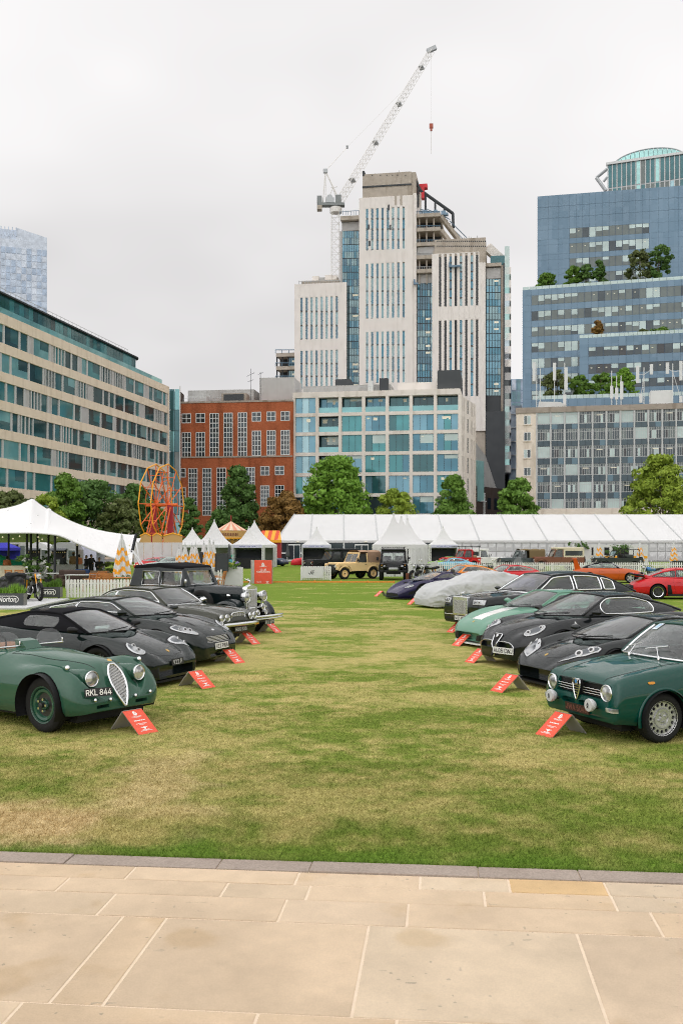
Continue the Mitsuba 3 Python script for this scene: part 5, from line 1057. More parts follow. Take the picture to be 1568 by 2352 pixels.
# ---- 1950s open roadster, nearest on the left
def roadster():
    tab = [(-3.55, .50, .50, .48, .6, .40, .42, .34), (-3.2, .68, .67, .64, .7, .70, .48, .25), (-2.6, .84, .82, .82, .8, .80, .5, .2), (-1.9, .90, .87, .83, .85, .79, .52, .2), (-1.25, .93, .89, .78, .88, .77, .52, .2), (-.75, .94, .86, .76, .88, .76, .52, .2), (-.35, .92, .78, .80, .84, .77, .52, .2),
           (0, .895, .71, .85, .81, .785, .52, .22), (.2, .865, .655, .835, .80, .785, .52, .23), (.34, .815, .61, .785, .78, .77, .5, .235), (.46, .70, .545, .71, .755, .75, .48, .24), (.55, .55, .49, .61, .73, .705, .45, .25), (.61, .45, .44, .50, .69, .63, .42, .26), (.655, .38, .375, .405, .62, .50, .37, .28)]
    m = carm(-3.31, 13.0, -35, 1.0)
    cut = [man(prism(ell(.62, .34, 0, p=2.6, c=(-1.95, 0)), .45, 2)), front_cut(None, sbox(-.42, -.022, -.22, .022), .3, .8, .335), front_cut(None, sbox(.22, -.022, .42, .022), .3, .8, .335)]
    k, raw = start('vintage_roadster', 'green vintage open roadster with oval grille and small aero screens, nearest on the left', GL, tab, 'racing_green', m, 2.59, .345, 1.34, None, 1.17, cut)
    for x in (0, -2.59):
        for sd in (1, -1): wheel(k, m, x, sd * .655, .345, .165, .225, 'steel', 'racing_green', studs=.075)
    # grille: oval frame with upright bars
    gz = np.linspace(0, 1, 40); prof = lambda t: .122 * (np.sin(np.pi * np.clip(t, 0, 1) ** 1.45) ** .6)
    gx = lambda t: .715 - .28 * t ** 1.25; g_z = lambda t: .30 + .53 * t
    outl = np.array([(gx(t), s_ * prof(t), g_z(t)) for s_, ts in ((1, gz[1:-1]), (-1, gz[1:-1][::-1])) for t in ts])
    g = add(k, 'grille', cat([tube(outl, .016, 8, True)]), 'chrome', True, m)
    rows = np.array([[(gx(t) - .04, y * prof(t), g_z(t)) for y in np.linspace(-1, 1, 7)] for t in np.linspace(.01, .99, 20)]); add(g, 'grille_back', grid(rows), 'trim_black', True, m)
    shell = np.array([[(gx(t) - .0 - a * .22, np.sign(y) * (abs(y) * prof(t) + a * .045), g_z(t)) for a, y in ((1, -1), (.3, -1), (0, -1))] for t in np.linspace(.0, 1, 24)]); add(g, 'grille_shell', cat([grid(shell), grid(shell * [1, -1, 1])]), 'racing_green', True, m)
    for i in range(11):
        y = -.1 + .2 * i / 10; ts = [t for t in np.linspace(.02, .98, 50) if prof(t) > abs(y) + .006]
        if len(ts) > 3: add(g, 'grille_bar', tube([(gx(t) - .008, y, g_z(t)) for t in ts[::4] + [ts[-1]]], .0045, 6), 'bright_bar', True, m)
    add(k, 'badge', tf(lathe([(0, .01), (.03, .006), (.034, 0)], 16), M4(RY(.35), (.41, 0, .865))), 'gold_badge', True, m)
    for sd in (1, -1):
        round_lamp(k, m, (.53, sd * .395, .675), (1, .05 * sd, 0), .098, depth=.22, bowl='racing_green')
        add(k, 'lamp_fairing', tube([(.48, sd * .395, .675), (.36, sd * .395, .69), (.2, sd * .40, .705), (.0, sd * .41, .72)], [.10, .095, .075, .03], 16), 'racing_green', True, m)
        add(k, 'side_lamp', tf(lathe([(0, -.12), (.02, -.08), (.034, -.02), (.036, 0)], 14, 'x'), M4(t=(.32, sd * .60, .815))), 'racing_green', True, m); add(k, 'side_lamp_lens', tf(lathe([(.036, 0), (.03, .02), (0.001, .032)], 14, 'x'), M4(RZ(math.pi) @ np.diag([-1, -1, 1.0]), (.32, sd * .60, .815))), 'chrome', True, m)
        for y, z in ((.21, .41), (.46, .43)):
            p = trace(raw, [(0, sd * y, z)], (-1, 0, 0))
            if len(p): add(k, 'bumper_stud', tf(lathe([(.012, -.02), (.012, .02), (.026, .025), (.022, .05), (0.001, .058)], 12), M4(RY(math.pi / 2), p[0])), 'chrome', True, m)
        # aero screens on the scuttle
        y0 = sd * .36; W = [(-1.22 - .02 * math.sin(t), y0 + .22 * math.cos(t), .97 + .20 * math.sin(t) ** .7) for t in np.linspace(.0, math.pi, 15)]
        s_ = add(k, 'aero_screen', skin(np.array(W + [(-1.22, y0, .965)]), np.array([[i, i + 1, 15] for i in range(14)]), np.array([1.0, 0, 0]), .006), 'clear_lens', False, m); add(s_, 'screen_frame', cat([rod((-1.215, y0 - .23, .965), (-1.215, y0 + .23, .965), .012, 6)] + [rod((-1.215, y0 + q, .965), (-1.215, y0 + q, 1.03), .012, 6) for q in (-.22, .22)]), 'chrome', True, m)
    add(k, 'scuttle_cowl', tf(prism([(-1.30, .85), (-1.05, .90), (-1.20, 1.03), (-1.34, 1.05)], -.13, .13), M4(RX(math.pi / 2))), 'racing_green', m=m)
    for y in (.36, -.36): add(k, 'seat', rbox(-2.35, -1.75, y - .22, y + .22, .5, .92, .1), 'tan_leather', 50, m)
    add(k, 'steering_wheel', tf(tube([(.20 * math.cos(t), .20 * math.sin(t), 0) for t in np.arange(24) * math.pi / 12], .012, 6, True), m4r(-1.5, -.36, .93)), 'trim_black', True, m)
    # bonnet outline and door line, front plate
    for sd in (1, -1):
        seam(k, m, raw, [(.36, sd * .20, 1), (-.1, sd * .30, 1), (-.6, sd * .36, 1), (-1.0, sd * .42, 1)], (0, 0, -1), .005); seam(k, m, raw, [(-1.25, sd * 1.2, .86), (-1.2, sd * 1.2, .5), (-1.25, sd * 1.2, .3)], (0, -sd, 0)); seam(k, m, raw, [(-1.0, sd * .42, 1), (-1.02, 0, 1)], (0, 0, -1), .004)
    plate(k, m, 'RKL 844', (.70, -.43, .53), (1, -.42, .18), .35, .105, 'plate_black', 'letter_white')
roadster()
# ---- sports coupes of newer build
def coupe(name, label, group, X, Y, yaw, s, matn, tab, cab, wb, R_, w, rr, style, rim, track, **o):
    m = carm(X, Y, yaw, s); c = Cabin(*cab)
    k, raw = start(name, label, group, tab, matn, m, wb, R_, track, c, o.get('arch', 1.09), o.get('cuts', ()), inset=o.get('inset', .07), roundfn=o.get('fn'))
    for x in (0, -wb):
        for sd in (1, -1): wheel(k, m, x, sd * (track / 2), R_, w, rr, style, rim)
    cabin_parts(k, m, c, o.get('roof', matn), o.get('glass', 'car_glass'), **o.get('cp', {})); cabin_inside(k, m, c, .4, o.get('seats', (c.B[0] - .35, .42)), o.get('seatm', 'seat_mat'), rows=o.get('rows', 1))
    if o.get('wip', 1): wipers(k, m, c)
    if o.get('mir', 1): mirror_pair(k, m, c.A[0] - .14, c.A[1] + .06, c.A[2] + .03, o.get('mirm', matn))
    for sd in (1, -1):
        xa, xb = o.get('door', (c.A[0] - .05, c.M[0] - .25))
        seam(k, m, raw, [(xa + .06, sd * 1.3, c.A[2] - .05), (xa, sd * 1.3, .5), (xa - .04, sd * 1.3, .26)], (0, -sd, 0)); seam(k, m, raw, [(xb, sd * 1.3, c.A[2] - .05), (xb + .03, sd * 1.3, .5), (xb + .1, sd * 1.3, .26)], (0, -sd, 0)); add(k, 'door_handle', tube(beltline(raw, np.linspace(xb + .10, xb + .28, 5), sd, c.A[2] - .16, .012), .012, 6), o.get('handle', matn), True, m)
    return k, m, raw, c
# speedster with black soft top
tab = [(-3.52, .75, .75, .70, .7, .60, .55, .40), (-3.3, .88, .88, .84, .75, .80, .6, .3), (-2.8, .97, .97, .93, .80, .91, .62, .2), (-2.4, .97, .97, .95, .82, .94, .62, .17), (-1.6, .94, .93, .91, .88, .90, .62, .15), (-.8, .92, .91, .88, .88, .88, .62, .15), (-.35, .89, .86, .86, .86, .89, .62, .15), (0, .82, .765, .845, .83, .91, .60, .15), (.3, .745, .685, .80, .82, .90, .56, .14), (.55, .67, .61, .715, .79, .87, .52, .13), (.75, .585, .545, .615, .75, .81, .47, .12), (.88, .50, .475, .51, .71, .73, .42, .12), (.96, .40, .385, .40, .66, .60, .36, .14)]
cab = ((-.36, .70, .885), (-.02, .90), (-1.05, .55, 1.19), (-.97, 1.235), (-1.55, .54, 1.215), 1.25, (-2.3, .50, 1.10), 1.14, (-3.0, .62, .955), (-3.1, .975), (-1.5, .755, .925))
cut = [front_cut(None, sbox(-.52, -.075, .52, .075), .35, 1.1, .255)]
k, m, raw, c = coupe('soft_top_sports_car', 'dark green sports car with black fabric top and oval headlights, second on the left', GL, -3.63, 17.1, -23.5, .98, 'bottle_green', tab, cab, 2.457, .345, .27, .26, 'twin', 'dark_alloy', 1.60, cuts=cut, roof='soft_top', mirm='trim_black', seats=(-1.35, .40), cp=dict(rear='soft_top', trim=None, inset=.05, rnd=.09, frame_m='soft_top', win_x=(-2.15, -.5), side_roof='soft_top'))
for sd in (1, -1):
    lamp(k, m, raw, ell(.118, .165, -14 * sd), (.52, sd * .675, .62), (-.86, -.18 * sd, -.50), bulbs=((0, -.05, .042), (0, .06, .042)))
    noz(raw, sbox(min(sd * .56, sd * .70), -.09, max(sd * .56, sd * .70), .05), .27, 'trim_black', k, m, 'side_intake')
    seam(k, m, raw, [(.88, sd * .06, 1), (.84, sd * .33, 1), (.62, sd * .50, 1), (.2, sd * .56, 1), (-.18, sd * .60, 1)], (0, 0, -1), .004)
add(k, 'fuel_flap', tube(trace(raw, [(-.22 + .085 * math.cos(t), -1.3, .70 + .085 * math.sin(t)) for t in np.linspace(0, 2 * math.pi, 20)], (0, 1, 0), .001), .003, 5), 'trim_black', m=m)
add(k, 'intake_mesh', bm(.62, .64, -.5, .5, .16, .34), 'trim_black', m=m); add(k, 'front_splitter', tf(prism([(-.86, .55), (-.80, .80), (-.45, .97), (.45, .97), (.80, .80), (.86, .55)], .085, .12), M4(np.array([[0, 1, 0], [1, 0, 0], [0, 0, 1.0]]) @ np.diag([1, 1, 1.0]))), 'trim_black', m=m)
add(k, 'badge', decal(raw, ell(.028, .038), (.80, 0, .60), (-.6, 0, -.8), off=.006), 'gold_badge', 40, m); plate(k, m, '911 P', (.985, 0, .395), (1, 0, .12), .36, .11, 'plate_black', 'letter_silver')
add(k, 'gloves', mm(m3.Manifold.batch_hull([m3.Manifold.sphere(.03, 8).translate([-.42, -.40 + i * .1, .93 + .01 * i]) for i in range(2)]) + m3.Manifold.batch_hull([m3.Manifold.sphere(.025, 8).translate([-.46 + .04 * i, -.34 + i * .12, .95]) for i in range(3)]) + m3.Manifold.batch_hull([m3.Manifold.sphere(.02, 8).translate(p) for p in ([-.38, -.32, .94], [-.30, -.24, .94])])), 'shirt_white', 50, m)
# long nosed grand tourer
tab = [(-3.78, .80, .80, .76, .7, .70, .6, .4), (-3.4, .92, .92, .88, .78, .86, .62, .25), (-2.74, .96, .96, .95, .82, .95, .62, .17), (-1.8, .965, .955, .93, .87, .92, .62, .15), (-.9, .955, .945, .92, .87, .90, .62, .15), (-.4, .93, .89, .90, .86, .92, .62, .15), (0, .885, .83, .87, .84, .94, .60, .15), (.35, .81, .755, .79, .82, .92, .56, .14), (.6, .73, .685, .695, .79, .86, .50, .13), (.77, .63, .60, .585, .76, .78, .45, .12), (.86, .51, .495, .47, .72, .69, .40, .13), (.92, .40, .39, .38, .66, .56, .34, .16)]
GT = ((-.58, .72, .945), (-.18, .955), (-1.25, .55, 1.225), (-1.15, 1.265), (-1.75, .53, 1.24), 1.285, (-2.3, .48, 1.175), 1.215, (-3.2, .58, .985), (-3.3, 1.0), (-1.7, .775, .965))
k, m, raw, c = coupe('grand_tourer', 'dark green grand tourer coupe with slatted wide grille and white plate, third on the left', GL, -3.22, 19.95, -22.3, 1.01, 'bottle_green', tab, GT, 2.74, .345, .26, .26, 'ten', 'dark_alloy', 1.60, cuts=[front_cut(None, Polygon([(-.46, -.05), (.46, -.05), (.40, .07), (-.40, .07)]), .3, 1.1, .49), front_cut(None, sbox(-.42, -.05, .42, .05), .3, 1.1, .23)], cp=dict(inset=.05, pillars=(-2.0,), pill_w=.03, trim_r=.011))
for sd in (1, -1):
    lamp(k, m, raw, ell(.27, .10, 30 * sd, p=1.8), (.46, sd * .68, .65), (-.74, -.36 * sd, -.56), bulbs=((.09 * -sd, -.02, .045), (.01 * sd, .0, .045), (.11 * sd, .03, .03)))
    seam(k, m, raw, [(.82, sd * .36, 1), (.5, sd * .46, 1), (.0, sd * .55, 1), (-.35, sd * .62, 1)], (0, 0, -1), .004)
    add(k, 'bonnet_vent', decal(raw, ell(.05, .15, 8 * sd, p=3), (.02, sd * .34, 1), (0, 0, -1), up=(1, 0, 0), off=.003), 'trim_black', 40, m); add(k, 'bonnet_vent', decal(raw, ell(.03, .12, 8 * sd, p=3), (.40, sd * .30, 1), (0, 0, -1), up=(1, 0, 0), off=.003), 'trim_black', 40, m)
g = add(k, 'grille', bm(.70, .72, -.47, .47, .42, .57), 'trim_black', m=m)
for i in range(5): z = .448 + i * .025; add(g, 'grille_bar', tube([(.90 - .30 * y * y - i * .011, y, z) for y in np.linspace(-.45 + .013 * i, .45 - .013 * i, 11)], .006, 6), 'bright_bar', True, m)
noz(raw, sbox(-.045, -.012, .045, .012), .665, 'chrome', k, m, 'badge'); plate(k, m, 'V12 FWA', (.935, 0, .365), (1, 0, .1), .50, .115); add(k, 'lower_mesh', bm(.66, .68, -.42, .42, .17, .29), 'trim_black', m=m)
# square 1970s coupe, four round lamps
tab = [(-3.95, .75, .75, .73, .8, .70, .6, .38), (-3.7, .86, .86, .84, .85, .84, .62, .3), (-2.76, .93, .93, .91, .86, .88, .62, .22), (-1.5, .94, .94, .91, .9, .88, .62, .2), (-.7, .93, .92, .90, .9, .88, .62, .2), (0, .90, .865, .865, .88, .87, .6, .22), (.4, .865, .815, .825, .86, .86, .58, .25), (.65, .825, .765, .785, .84, .845, .55, .3), (.78, .775, .725, .735, .84, .825, .52, .33), (.84, .70, .665, .67, .82, .78, .50, .36), (.87, .60, .58, .58, .8, .72, .48, .40)]
JC = ((-.70, .70, .925), (-.50, .935), (-1.28, .57, 1.27), (-1.20, 1.305), (-1.9, .555, 1.30), 1.345, (-2.5, .54, 1.24), 1.285, (-3.05, .62, .945), (-3.12, .955), (-1.8, .78, .945))
k, m, raw, c = coupe('olive_saloon_coupe', 'olive green 1970s coupe with four round lamps and chrome window trim, fourth on the left', GL, -3.15, 23.67, -29, 1.0, 'olive_paint', tab, JC, 2.76, .335, .20, .20, 'disc', 'satin_alloy', 1.48, cp=dict(inset=.045, pillars=(-2.28,), pill_w=.028, trim_r=.013, scr_trim=.013), handle='chrome', mirm='chrome')
for sd in (1, -1):
    for y, r, x in ((.465, .082, .875), (.655, .082, .862)): round_lamp(k, m, (x, sd * y, .665), (1, .08 * sd, 0), r, depth=.2, bowl='olive_paint')
    add(k, 'indicator', rbox(.86, .90, min(sd * .62, sd * .80), max(sd * .62, sd * .80), .44, .49, .015), 'amber_lens', 50, m)
g = add(k, 'grille', rbox(.78, .835, -.28, .28, .56, .76, .03), 'trim_black', 50, m); fr = [(-.27, .565), (.27, .565), (.27, .735), (.20, .765), (0, .775), (-.20, .765), (-.27, .735)]; add(g, 'surround', tube([(.845, y, z) for y, z in fr], .015, 6, True), 'chrome', True, m)
for i in range(21): y = -.25 + .025 * i; add(g, 'grille_bar', rod((.842, y, .57), (.842, y, .755 - .4 * y * y), .0045, 5), 'bright_bar', m=m)
for z in (.62, .685): add(g, 'grille_bar', rod((.845, -.26, z), (.845, .26, z), .006, 5), 'chrome', m=m)
add(k, 'bumper', tube([(.40, -.90, .50), (.70, -.885, .50), (.86, -.78, .50), (.93, -.4, .50), (.945, 0, .50), (.93, .4, .50), (.86, .78, .50), (.70, .885, .50), (.40, .90, .50)], .045, 10), 'chrome', True, m); add(k, 'valance', rbox(.70, .87, -.7, .7, .28, .45, .04), 'olive_paint', 50, m)
plate(k, m, 'HUG 53S', (.93, 0, .385), (1, 0, .05), .50, .115, 'plate_black', 'letter_silver')
for sd in (1, -1): seam(k, m, raw, [(.72, sd * .32, 1.2), (.0, sd * .42, 1.2), (-.55, sd * .52, 1.2)], (0, 0, -1), .004)
# ---- tall pre-war limousine
def limousine():
    m = carm(-2.66, 26.4, -27.2, 1.04); k = thing('prewar_limousine', 'tall dark green pre-war limousine with chrome radiator and big headlamps, farthest of the left row', 'car', GL)
    def sec(x, w, zt, zb, r=.5, n=13):
        t = np.linspace(0, math.pi / 2, n); e = 2 / 3.2
        P = [(x, w * math.cos(a) ** e, zb + (zt - zb) * (.55 + .45 * math.sin(a) ** e)) for a in t]; P = [(x, w, zb)] + P
        return [(a, -b, c) for a, b, c in P[::-1][1:]][::-1][::-1] and P + [(a, -b, c) for a, b, c in P[::-1][1:]]
    add(k, 'bonnet', grid(np.array([sec(x, w, zt, .55) for x, w, zt in ((.24, .25, 1.19), (-.2, .33, 1.205), (-.7, .44, 1.225), (-1.15, .56, 1.25))])), 'vintage_green', 50, m)
    add(k, 'body', rbox(-3.07, -1.08, -.74, .74, .42, 1.20, .10, 16), 'vintage_green', 50, m); add(k, 'boot', rbox(-3.5, -2.95, -.62, .62, .5, 1.15, .15, 16), 'vintage_green', 50, m)
    up = m3.Manifold.batch_hull([m3.Manifold.sphere(.10, 16).translate([x, y, z]) for x, z in ((-1.42, 1.60), (-2.84, 1.62), (-2.1, 1.68)) for y in (-.56, .56)] + [m3.Manifold.sphere(.06, 12).translate([x, y, 1.2]) for x in (-1.22, -2.97) for y in (-.66, .66)])
    hole = m3.Manifold.batch_hull([m3.Manifold.sphere(.05, 12).translate([x, y, z]) for x, z in ((-1.47, 1.58), (-2.79, 1.58)) for y in (-.53, .53)] + [m3.Manifold.sphere(.05, 12).translate([x, y, 1.2]) for x in (-1.26, -2.92) for y in (-.62, .62)])
    cabn = up - hole
    for a, b in ((-1.98, -1.36), (-2.60, -2.06)): cabn = cabn - m3.Manifold.batch_hull([m3.Manifold.cylinder(2, .04, .04, 16).rotate([90, 0, 0]).translate([x, 1, z]) for x in (a + .04, b - .04) for z in (1.25, 1.545)])
    cabn = cabn - m3.Manifold.cube([.6, 1.06, .36]).translate([-1.5, -.53, 1.23]) - m3.Manifold.cube([.5, .6, .2]).translate([-3.2, -.3, 1.32])
    add(k, 'cabin', mm(cabn), 'vintage_green', 40, m)
    top = m3.Manifold.batch_hull([m3.Manifold.sphere(.06, 16).translate([x, y, z]) for x, z in ((-1.40, 1.655), (-2.86, 1.665), (-2.1, 1.73)) for y in (-.6, .6)]); add(k, 'roof', mm(top), 'soft_top', 50, m)
    for sd in (1, -1):
        for a, b in ((-1.98, -1.36), (-2.60, -2.06)):
            y0, y1 = .705, .655; P = np.array([(a, sd * y0, 1.22), (b, sd * y0, 1.22), (b, sd * y1, 1.575), (a, sd * y1, 1.575)]) - [0, sd * .035, 0]
            w = add(k, 'side_window', skin(P, np.array([[0, 1, 2], [0, 2, 3]]), np.array([0, sd, 0.0]), .006), 'car_glass', m=m); add(w, 'trim', tube(P + [0, sd * .045, 0], .010, 6, True), 'chrome', True, m)
    W = np.array([(-1.20, -.53, 1.24), (-1.20, .53, 1.24), (-1.36, .50, 1.58), (-1.36, -.50, 1.58)]); w = add(k, 'windscreen', skin(W, np.array([[0, 1, 2], [0, 2, 3]]), np.array([1.0, 0, 0]), .006), 'car_glass', m=m); add(w, 'screen_frame', tube(W, .016, 6, True), 'chrome', True, m)
    add(k, 'seat', rbox(-2.2, -1.75, -.5, .5, .7, 1.3, .1), 'tan_leather', 50, m); add(k, 'seat', rbox(-2.9, -2.55, -.55, .55, .7, 1.35, .1), 'tan_leather', 50, m)
    add(k, 'steering_wheel', tf(tube([(.21 * math.cos(t), .21 * math.sin(t), 0) for t in np.arange(24) * math.pi / 12], .012, 6, True), m4r(-1.55, -.33, 1.28)), 'trim_black', True, m)
    # radiator
    g = add(k, 'radiator', rbox(.20, .33, -.26, .26, .50, 1.15, .03), 'chrome', 50, m); add(g, 'radiator_top', tf(prism([(-.26, 1.14), (.26, 1.14), (.22, 1.19), (0, 1.245), (-.22, 1.19)], .20, .335), M4(np.array([[0, 0, 1], [1, 0, 0], [0, 1, 0.0]]))), 'chrome', m=m); add(g, 'core', bm(.33, .334, -.21, .21, .55, 1.12), 'trim_black', m=m)
    for i in range(15): y = -.2 + .4 * i / 14; add(g, 'shutter', bm(.334, .35, y - .006, y + .006, .55, 1.12), 'bright_bar', m=m)
    add(k, 'mascot', mm(m3.Manifold.batch_hull([m3.Manifold.sphere(.03, 10).translate([.25, 0, 1.25]), m3.Manifold.sphere(.02, 10).translate([.27, 0, 1.33])]) + m3.Manifold.batch_hull([m3.Manifold.sphere(.02, 10).translate([.27, 0, 1.33]), m3.Manifold.sphere(.012, 10).translate([.16, .07, 1.39])]) + m3.Manifold.batch_hull([m3.Manifold.sphere(.02, 10).translate([.27, 0, 1.33]), m3.Manifold.sphere(.012, 10).translate([.16, -.07, 1.39])])), 'chrome', 50, m)
    # wings: arched sheets swept over the wheels
    def wing(path, y0, y1, rise):
        P = np.array(path, float); t = np.linspace(0, len(P) - 1, 40); f = PchipInterpolator(np.arange(len(P)), P); Q = f(t); q = np.linspace(0, 1, 9); dx = np.gradient(Q, axis=0); nn = np.stack([-dx[:, 1], dx[:, 0]], 1); nn /= np.linalg.norm(nn, axis=1, keepdims=True)
        return np.array([[(a - n_[0] * rise * (1 - (2 * s_ - 1) ** 2), y0 + (y1 - y0) * s_, b - n_[1] * rise * (1 - (2 * s_ - 1) ** 2) - (.10 * max(0, s_ - .8) / .2)) for s_ in q] for (a, b), n_ in zip(Q, nn)])
    for sd in (1, -1):
        fw = wing([(.50, .46), (.44, .70), (.26, .86), (0, .90), (-.3, .82), (-.62, .62), (-.95, .44), (-1.15, .40)], .46, .87, -.05) * [1, sd, 1]; add(k, 'front_wing', grid(fw), 'vintage_green', True, m)
        rw = wing([(-2.2, .40), (-2.33, .62), (-2.55, .80), (-2.8, .85), (-3.1, .76), (-3.3, .50)], .60, .86, -.04) * [1, sd, 1]; add(k, 'rear_wing', grid(rw), 'vintage_green', True, m)
        add(k, 'running_board', rbox(-2.25, -1.05, min(sd * .58, sd * .84), max(sd * .58, sd * .84), .36, .41, .015), 'trim_black', m=m)
        wheel(k, m, 0, sd * .70, .375, .15, .255, 'wire', 'satin_alloy'); wheel(k, m, -2.8, sd * .70, .375, .15, .255, 'wire', 'satin_alloy')
        sp = m @ M4(None, (-.72, sd * .74, .40)); wheel(k, sp, 0, sd * .0001, .36, .15, .25, 'disc', 'vintage_green')
        round_lamp(k, m, (.44, sd * .40, .95), (1, 0, 0), .138, depth=.20); add(k, 'lamp_post', rod((.36, sd * .40, .70), (.36, sd * .40, .84), .02, 8), 'chrome', m=m)
        add(k, 'wing_lamp', tf(lathe([(0, -.09), (.03, -.05), (.042, 0), (.03, .02), (0.001, .03)], 14, 'x'), M4(t=(.03, sd * .66, .99)) @ M4(np.diag([-1, -1, 1.0]))), 'chrome', True, m); round_lamp(k, m, (.62, sd * .18, .56), (1, 0, 0), .07, part='fog_lamp', depth=.10)
        for i in range(16): x = -.08 - i * .055; y = .33 + .11 * (-x) * 1.05; add(k, 'louvre', bar((x, sd * (y - .01), .80), (x, sd * (y - .005), 1.02), .018, .012), 'trim_black', m=m)
        add(k, 'side_lamp', tf(lathe([(.02, -.06), (.035, .0), (.02, .05)], 12), M4(t=(-1.22, sd * .70, 1.33))), 'chrome', True, m)
    round_lamp(k, m, (.66, 0, .70), (1, 0, 0), .085, part='spot_lamp', depth=.12); add(k, 'lamp_bar', rod((.5, -.42, .68), (.5, .42, .68), .016, 8), 'chrome', m=m)
    add(k, 'bumper', cat([tube([(.72, -.84, .47), (.82, -.5, .47), (.86, 0, .47), (.82, .5, .47), (.72, .84, .47)], [.03, .035, .035, .035, .03], 8), tube([(.72, -.84, .41), (.82, -.5, .41), (.86, 0, .41), (.82, .5, .41), (.72, .84, .41)], [.022] * 5, 8)]), 'chrome', True, m); add(k, 'chassis', bm(-3.3, .6, -.40, .40, .30, .44), 'trim_black', m=m)
    plate(k, m, 'GLU 699', (.88, -.05, .33), (1, 0, 0), .46, .11, 'plate_black', 'letter_silver')
limousine()
# ================================================================ right row
# small green rally coupe, nearest on the right
tab = [(-3.38, .7, .7, .68, .8, .6, .55, .35), (-3.1, .80, .8, .78, .84, .72, .58, .28), (-2.35, .92, .92, .89, .86, .78, .6, .2), (-1.3, .95, .95, .91, .9, .79, .6, .18), (-.5, .955, .94, .91, .9, .79, .6, .18), (0, .905, .88, .875, .89, .79, .6, .2), (.3, .85, .825, .832, .88, .785, .58, .22), (.48, .81, .785, .80, .88, .775, .56, .24), (.58, .775, .755, .768, .89, .77, .54, .25), (.63, .72, .71, .725, .89, .765, .5, .25), (.66, .64, .635, .645, .89, .75, .46, .26), (.68, .52, .515, .52, .88, .72, .42, .29), (.69, .45, .445, .45, .87, .68, .4, .32)]
GTJ = ((-.47, .665, .945), (-.29, .965), (-.93, .56, 1.315), (-.86, 1.35), (-1.4, .555, 1.335), 1.38, (-1.95, .52, 1.27), 1.31, (-2.5, .58, .925), (-2.55, .945), (-1.4, .70, .95))
cut = [front_cut(None, sbox(-.47, -.085, .47, .085), .2, .75, .605)] + [front_cut(None, ell(.14, .035, p=4, c=(y, 0)), .2, .8, .43) for y in (-.2, .16)]
k, m, raw, c = coupe('green_rally_coupe', 'pine green classic coupe with white covered spotlights and shield grille, nearest on the right', GRT, 3.52, 12.43, 201, .985, 'pine_green', tab, GTJ, 2.35, .30, .185, .205, 'holes', 'satin_alloy', 1.36, cuts=cut, seats=(-1.4, .40), cp=dict(inset=.04, pillars=(-1.62,), pill_w=.03, trim_r=.009, scr_trim=.016), mir=0, wip=0, arch=1.16)
for sd in (1, -1):
    round_lamp(k, m, (.672, sd * .575, .61), (1, .05 * sd, 0), .098, depth=.12, bowl='trim_black'); n = add(k, 'spotlight', tf(lathe([(0, -.07), (.05, -.06), (.075, -.02), (.08, .01), (.075, .028), (0.001, .034)], 24), M4(RY(math.pi / 2), (.80, sd * .42, .455))), 'grey_cap', 50, m)
    add(n, 'spotlight_post', rod((.66, sd * .42, .40), (.77, sd * .42, .44), .012, 6), 'trim_black', m=m); add(n, 'emblem', cat([bm(.835, .838, sd * .42 - .004, sd * .42 + .004, .43, .485), bm(.835, .838, sd * .42 - .02, sd * .42 + .02, .425, .43), bm(.835, .838, sd * .42 - .012, sd * .42 + .012, .47, .474), tf(tube([(0, .02 * math.cos(t), .02 * math.sin(t)) for t in np.arange(16) * math.pi / 8], .0022, 4, True), M4(t=(.836, sd * .42, .457)))]), 'letter_black', m=m)
    for j in range(3): add(k, 'grille_bar', tube([(.672 - .05 * y * y, sd * y, .565 + j * .03) for y in np.linspace(.09, .455, 6)], .0055, 6), 'chrome', True, m)
    add(k, 'bumper_lamp', decal(raw, sbox(-.085, -.025, .085, .025), (.5, sd * .62, .42), (-1, -.35 * sd, 0), off=.02, th=.03), 'lamp_lens', 40, m); add(k, 'side_indicator', decal(raw, ell(.045, .014, p=4), (.18, sd * .9, .735), (0, -sd, 0), off=.012, th=.02), 'amber_lens', 40, m)
    seam(k, m, raw, [(.62, sd * .44, 1), (.3, sd * .50, 1), (-.2, sd * .56, 1), (-.40, sd * .60, 1)], (0, 0, -1), .0045)
    add(k, 'arch_flare', tube([(.355 * math.cos(t), sd * .775, .30 + .355 * math.sin(t)) for t in np.linspace(-.25, math.pi + .25, 24)], .022, 8), 'pine_green', True, m); add(k, 'arch_flare', tube([(-2.35 + .355 * math.cos(t), sd * .765, .30 + .355 * math.sin(t)) for t in np.linspace(-.25, math.pi + .25, 24)], .022, 8), 'pine_green', True, m)
seam(k, m, raw, [(.655, -.46, .695), (.665, 0, .70), (.655, .46, .695)], (-1, 0, 0), .005)
sh = [(-.072, .715), (.072, .715), (.078, .66), (.05, .55), (.018, .48), (0, .465), (-.018, .48), (-.05, .55), (-.078, .66)]
g = add(k, 'shield_grille', tube([(.705, y, z) for y, z in sh], .011, 6, True), 'chrome', True, m); add(g, 'shield_back', tf(prism(sh, .66, .69), M4(np.array([[0, 0, 1], [1, 0, 0], [0, 1, 0.0]]))), 'trim_black', m=m)
for z, w in ((.64, .065), (.61, .06), (.58, .05), (.55, .04), (.52, .025)): add(g, 'shield_bar', rod((.70, -w, z), (.70, w, z), .006, 5), 'chrome', m=m)
add(g, 'badge', tf(lathe([(.034, -.01), (.036, .004), (.03, .008), (.026, .004), (0.001, .006)], 18), M4(RY(math.pi / 2), (.708, 0, .685))), 'chrome', True, m); add(g, 'badge_centre', tf(lathe([(.024, .006), (0.001, .010)], 14), M4(RY(math.pi / 2), (.708, 0, .685))), 'site_blue', True, m)
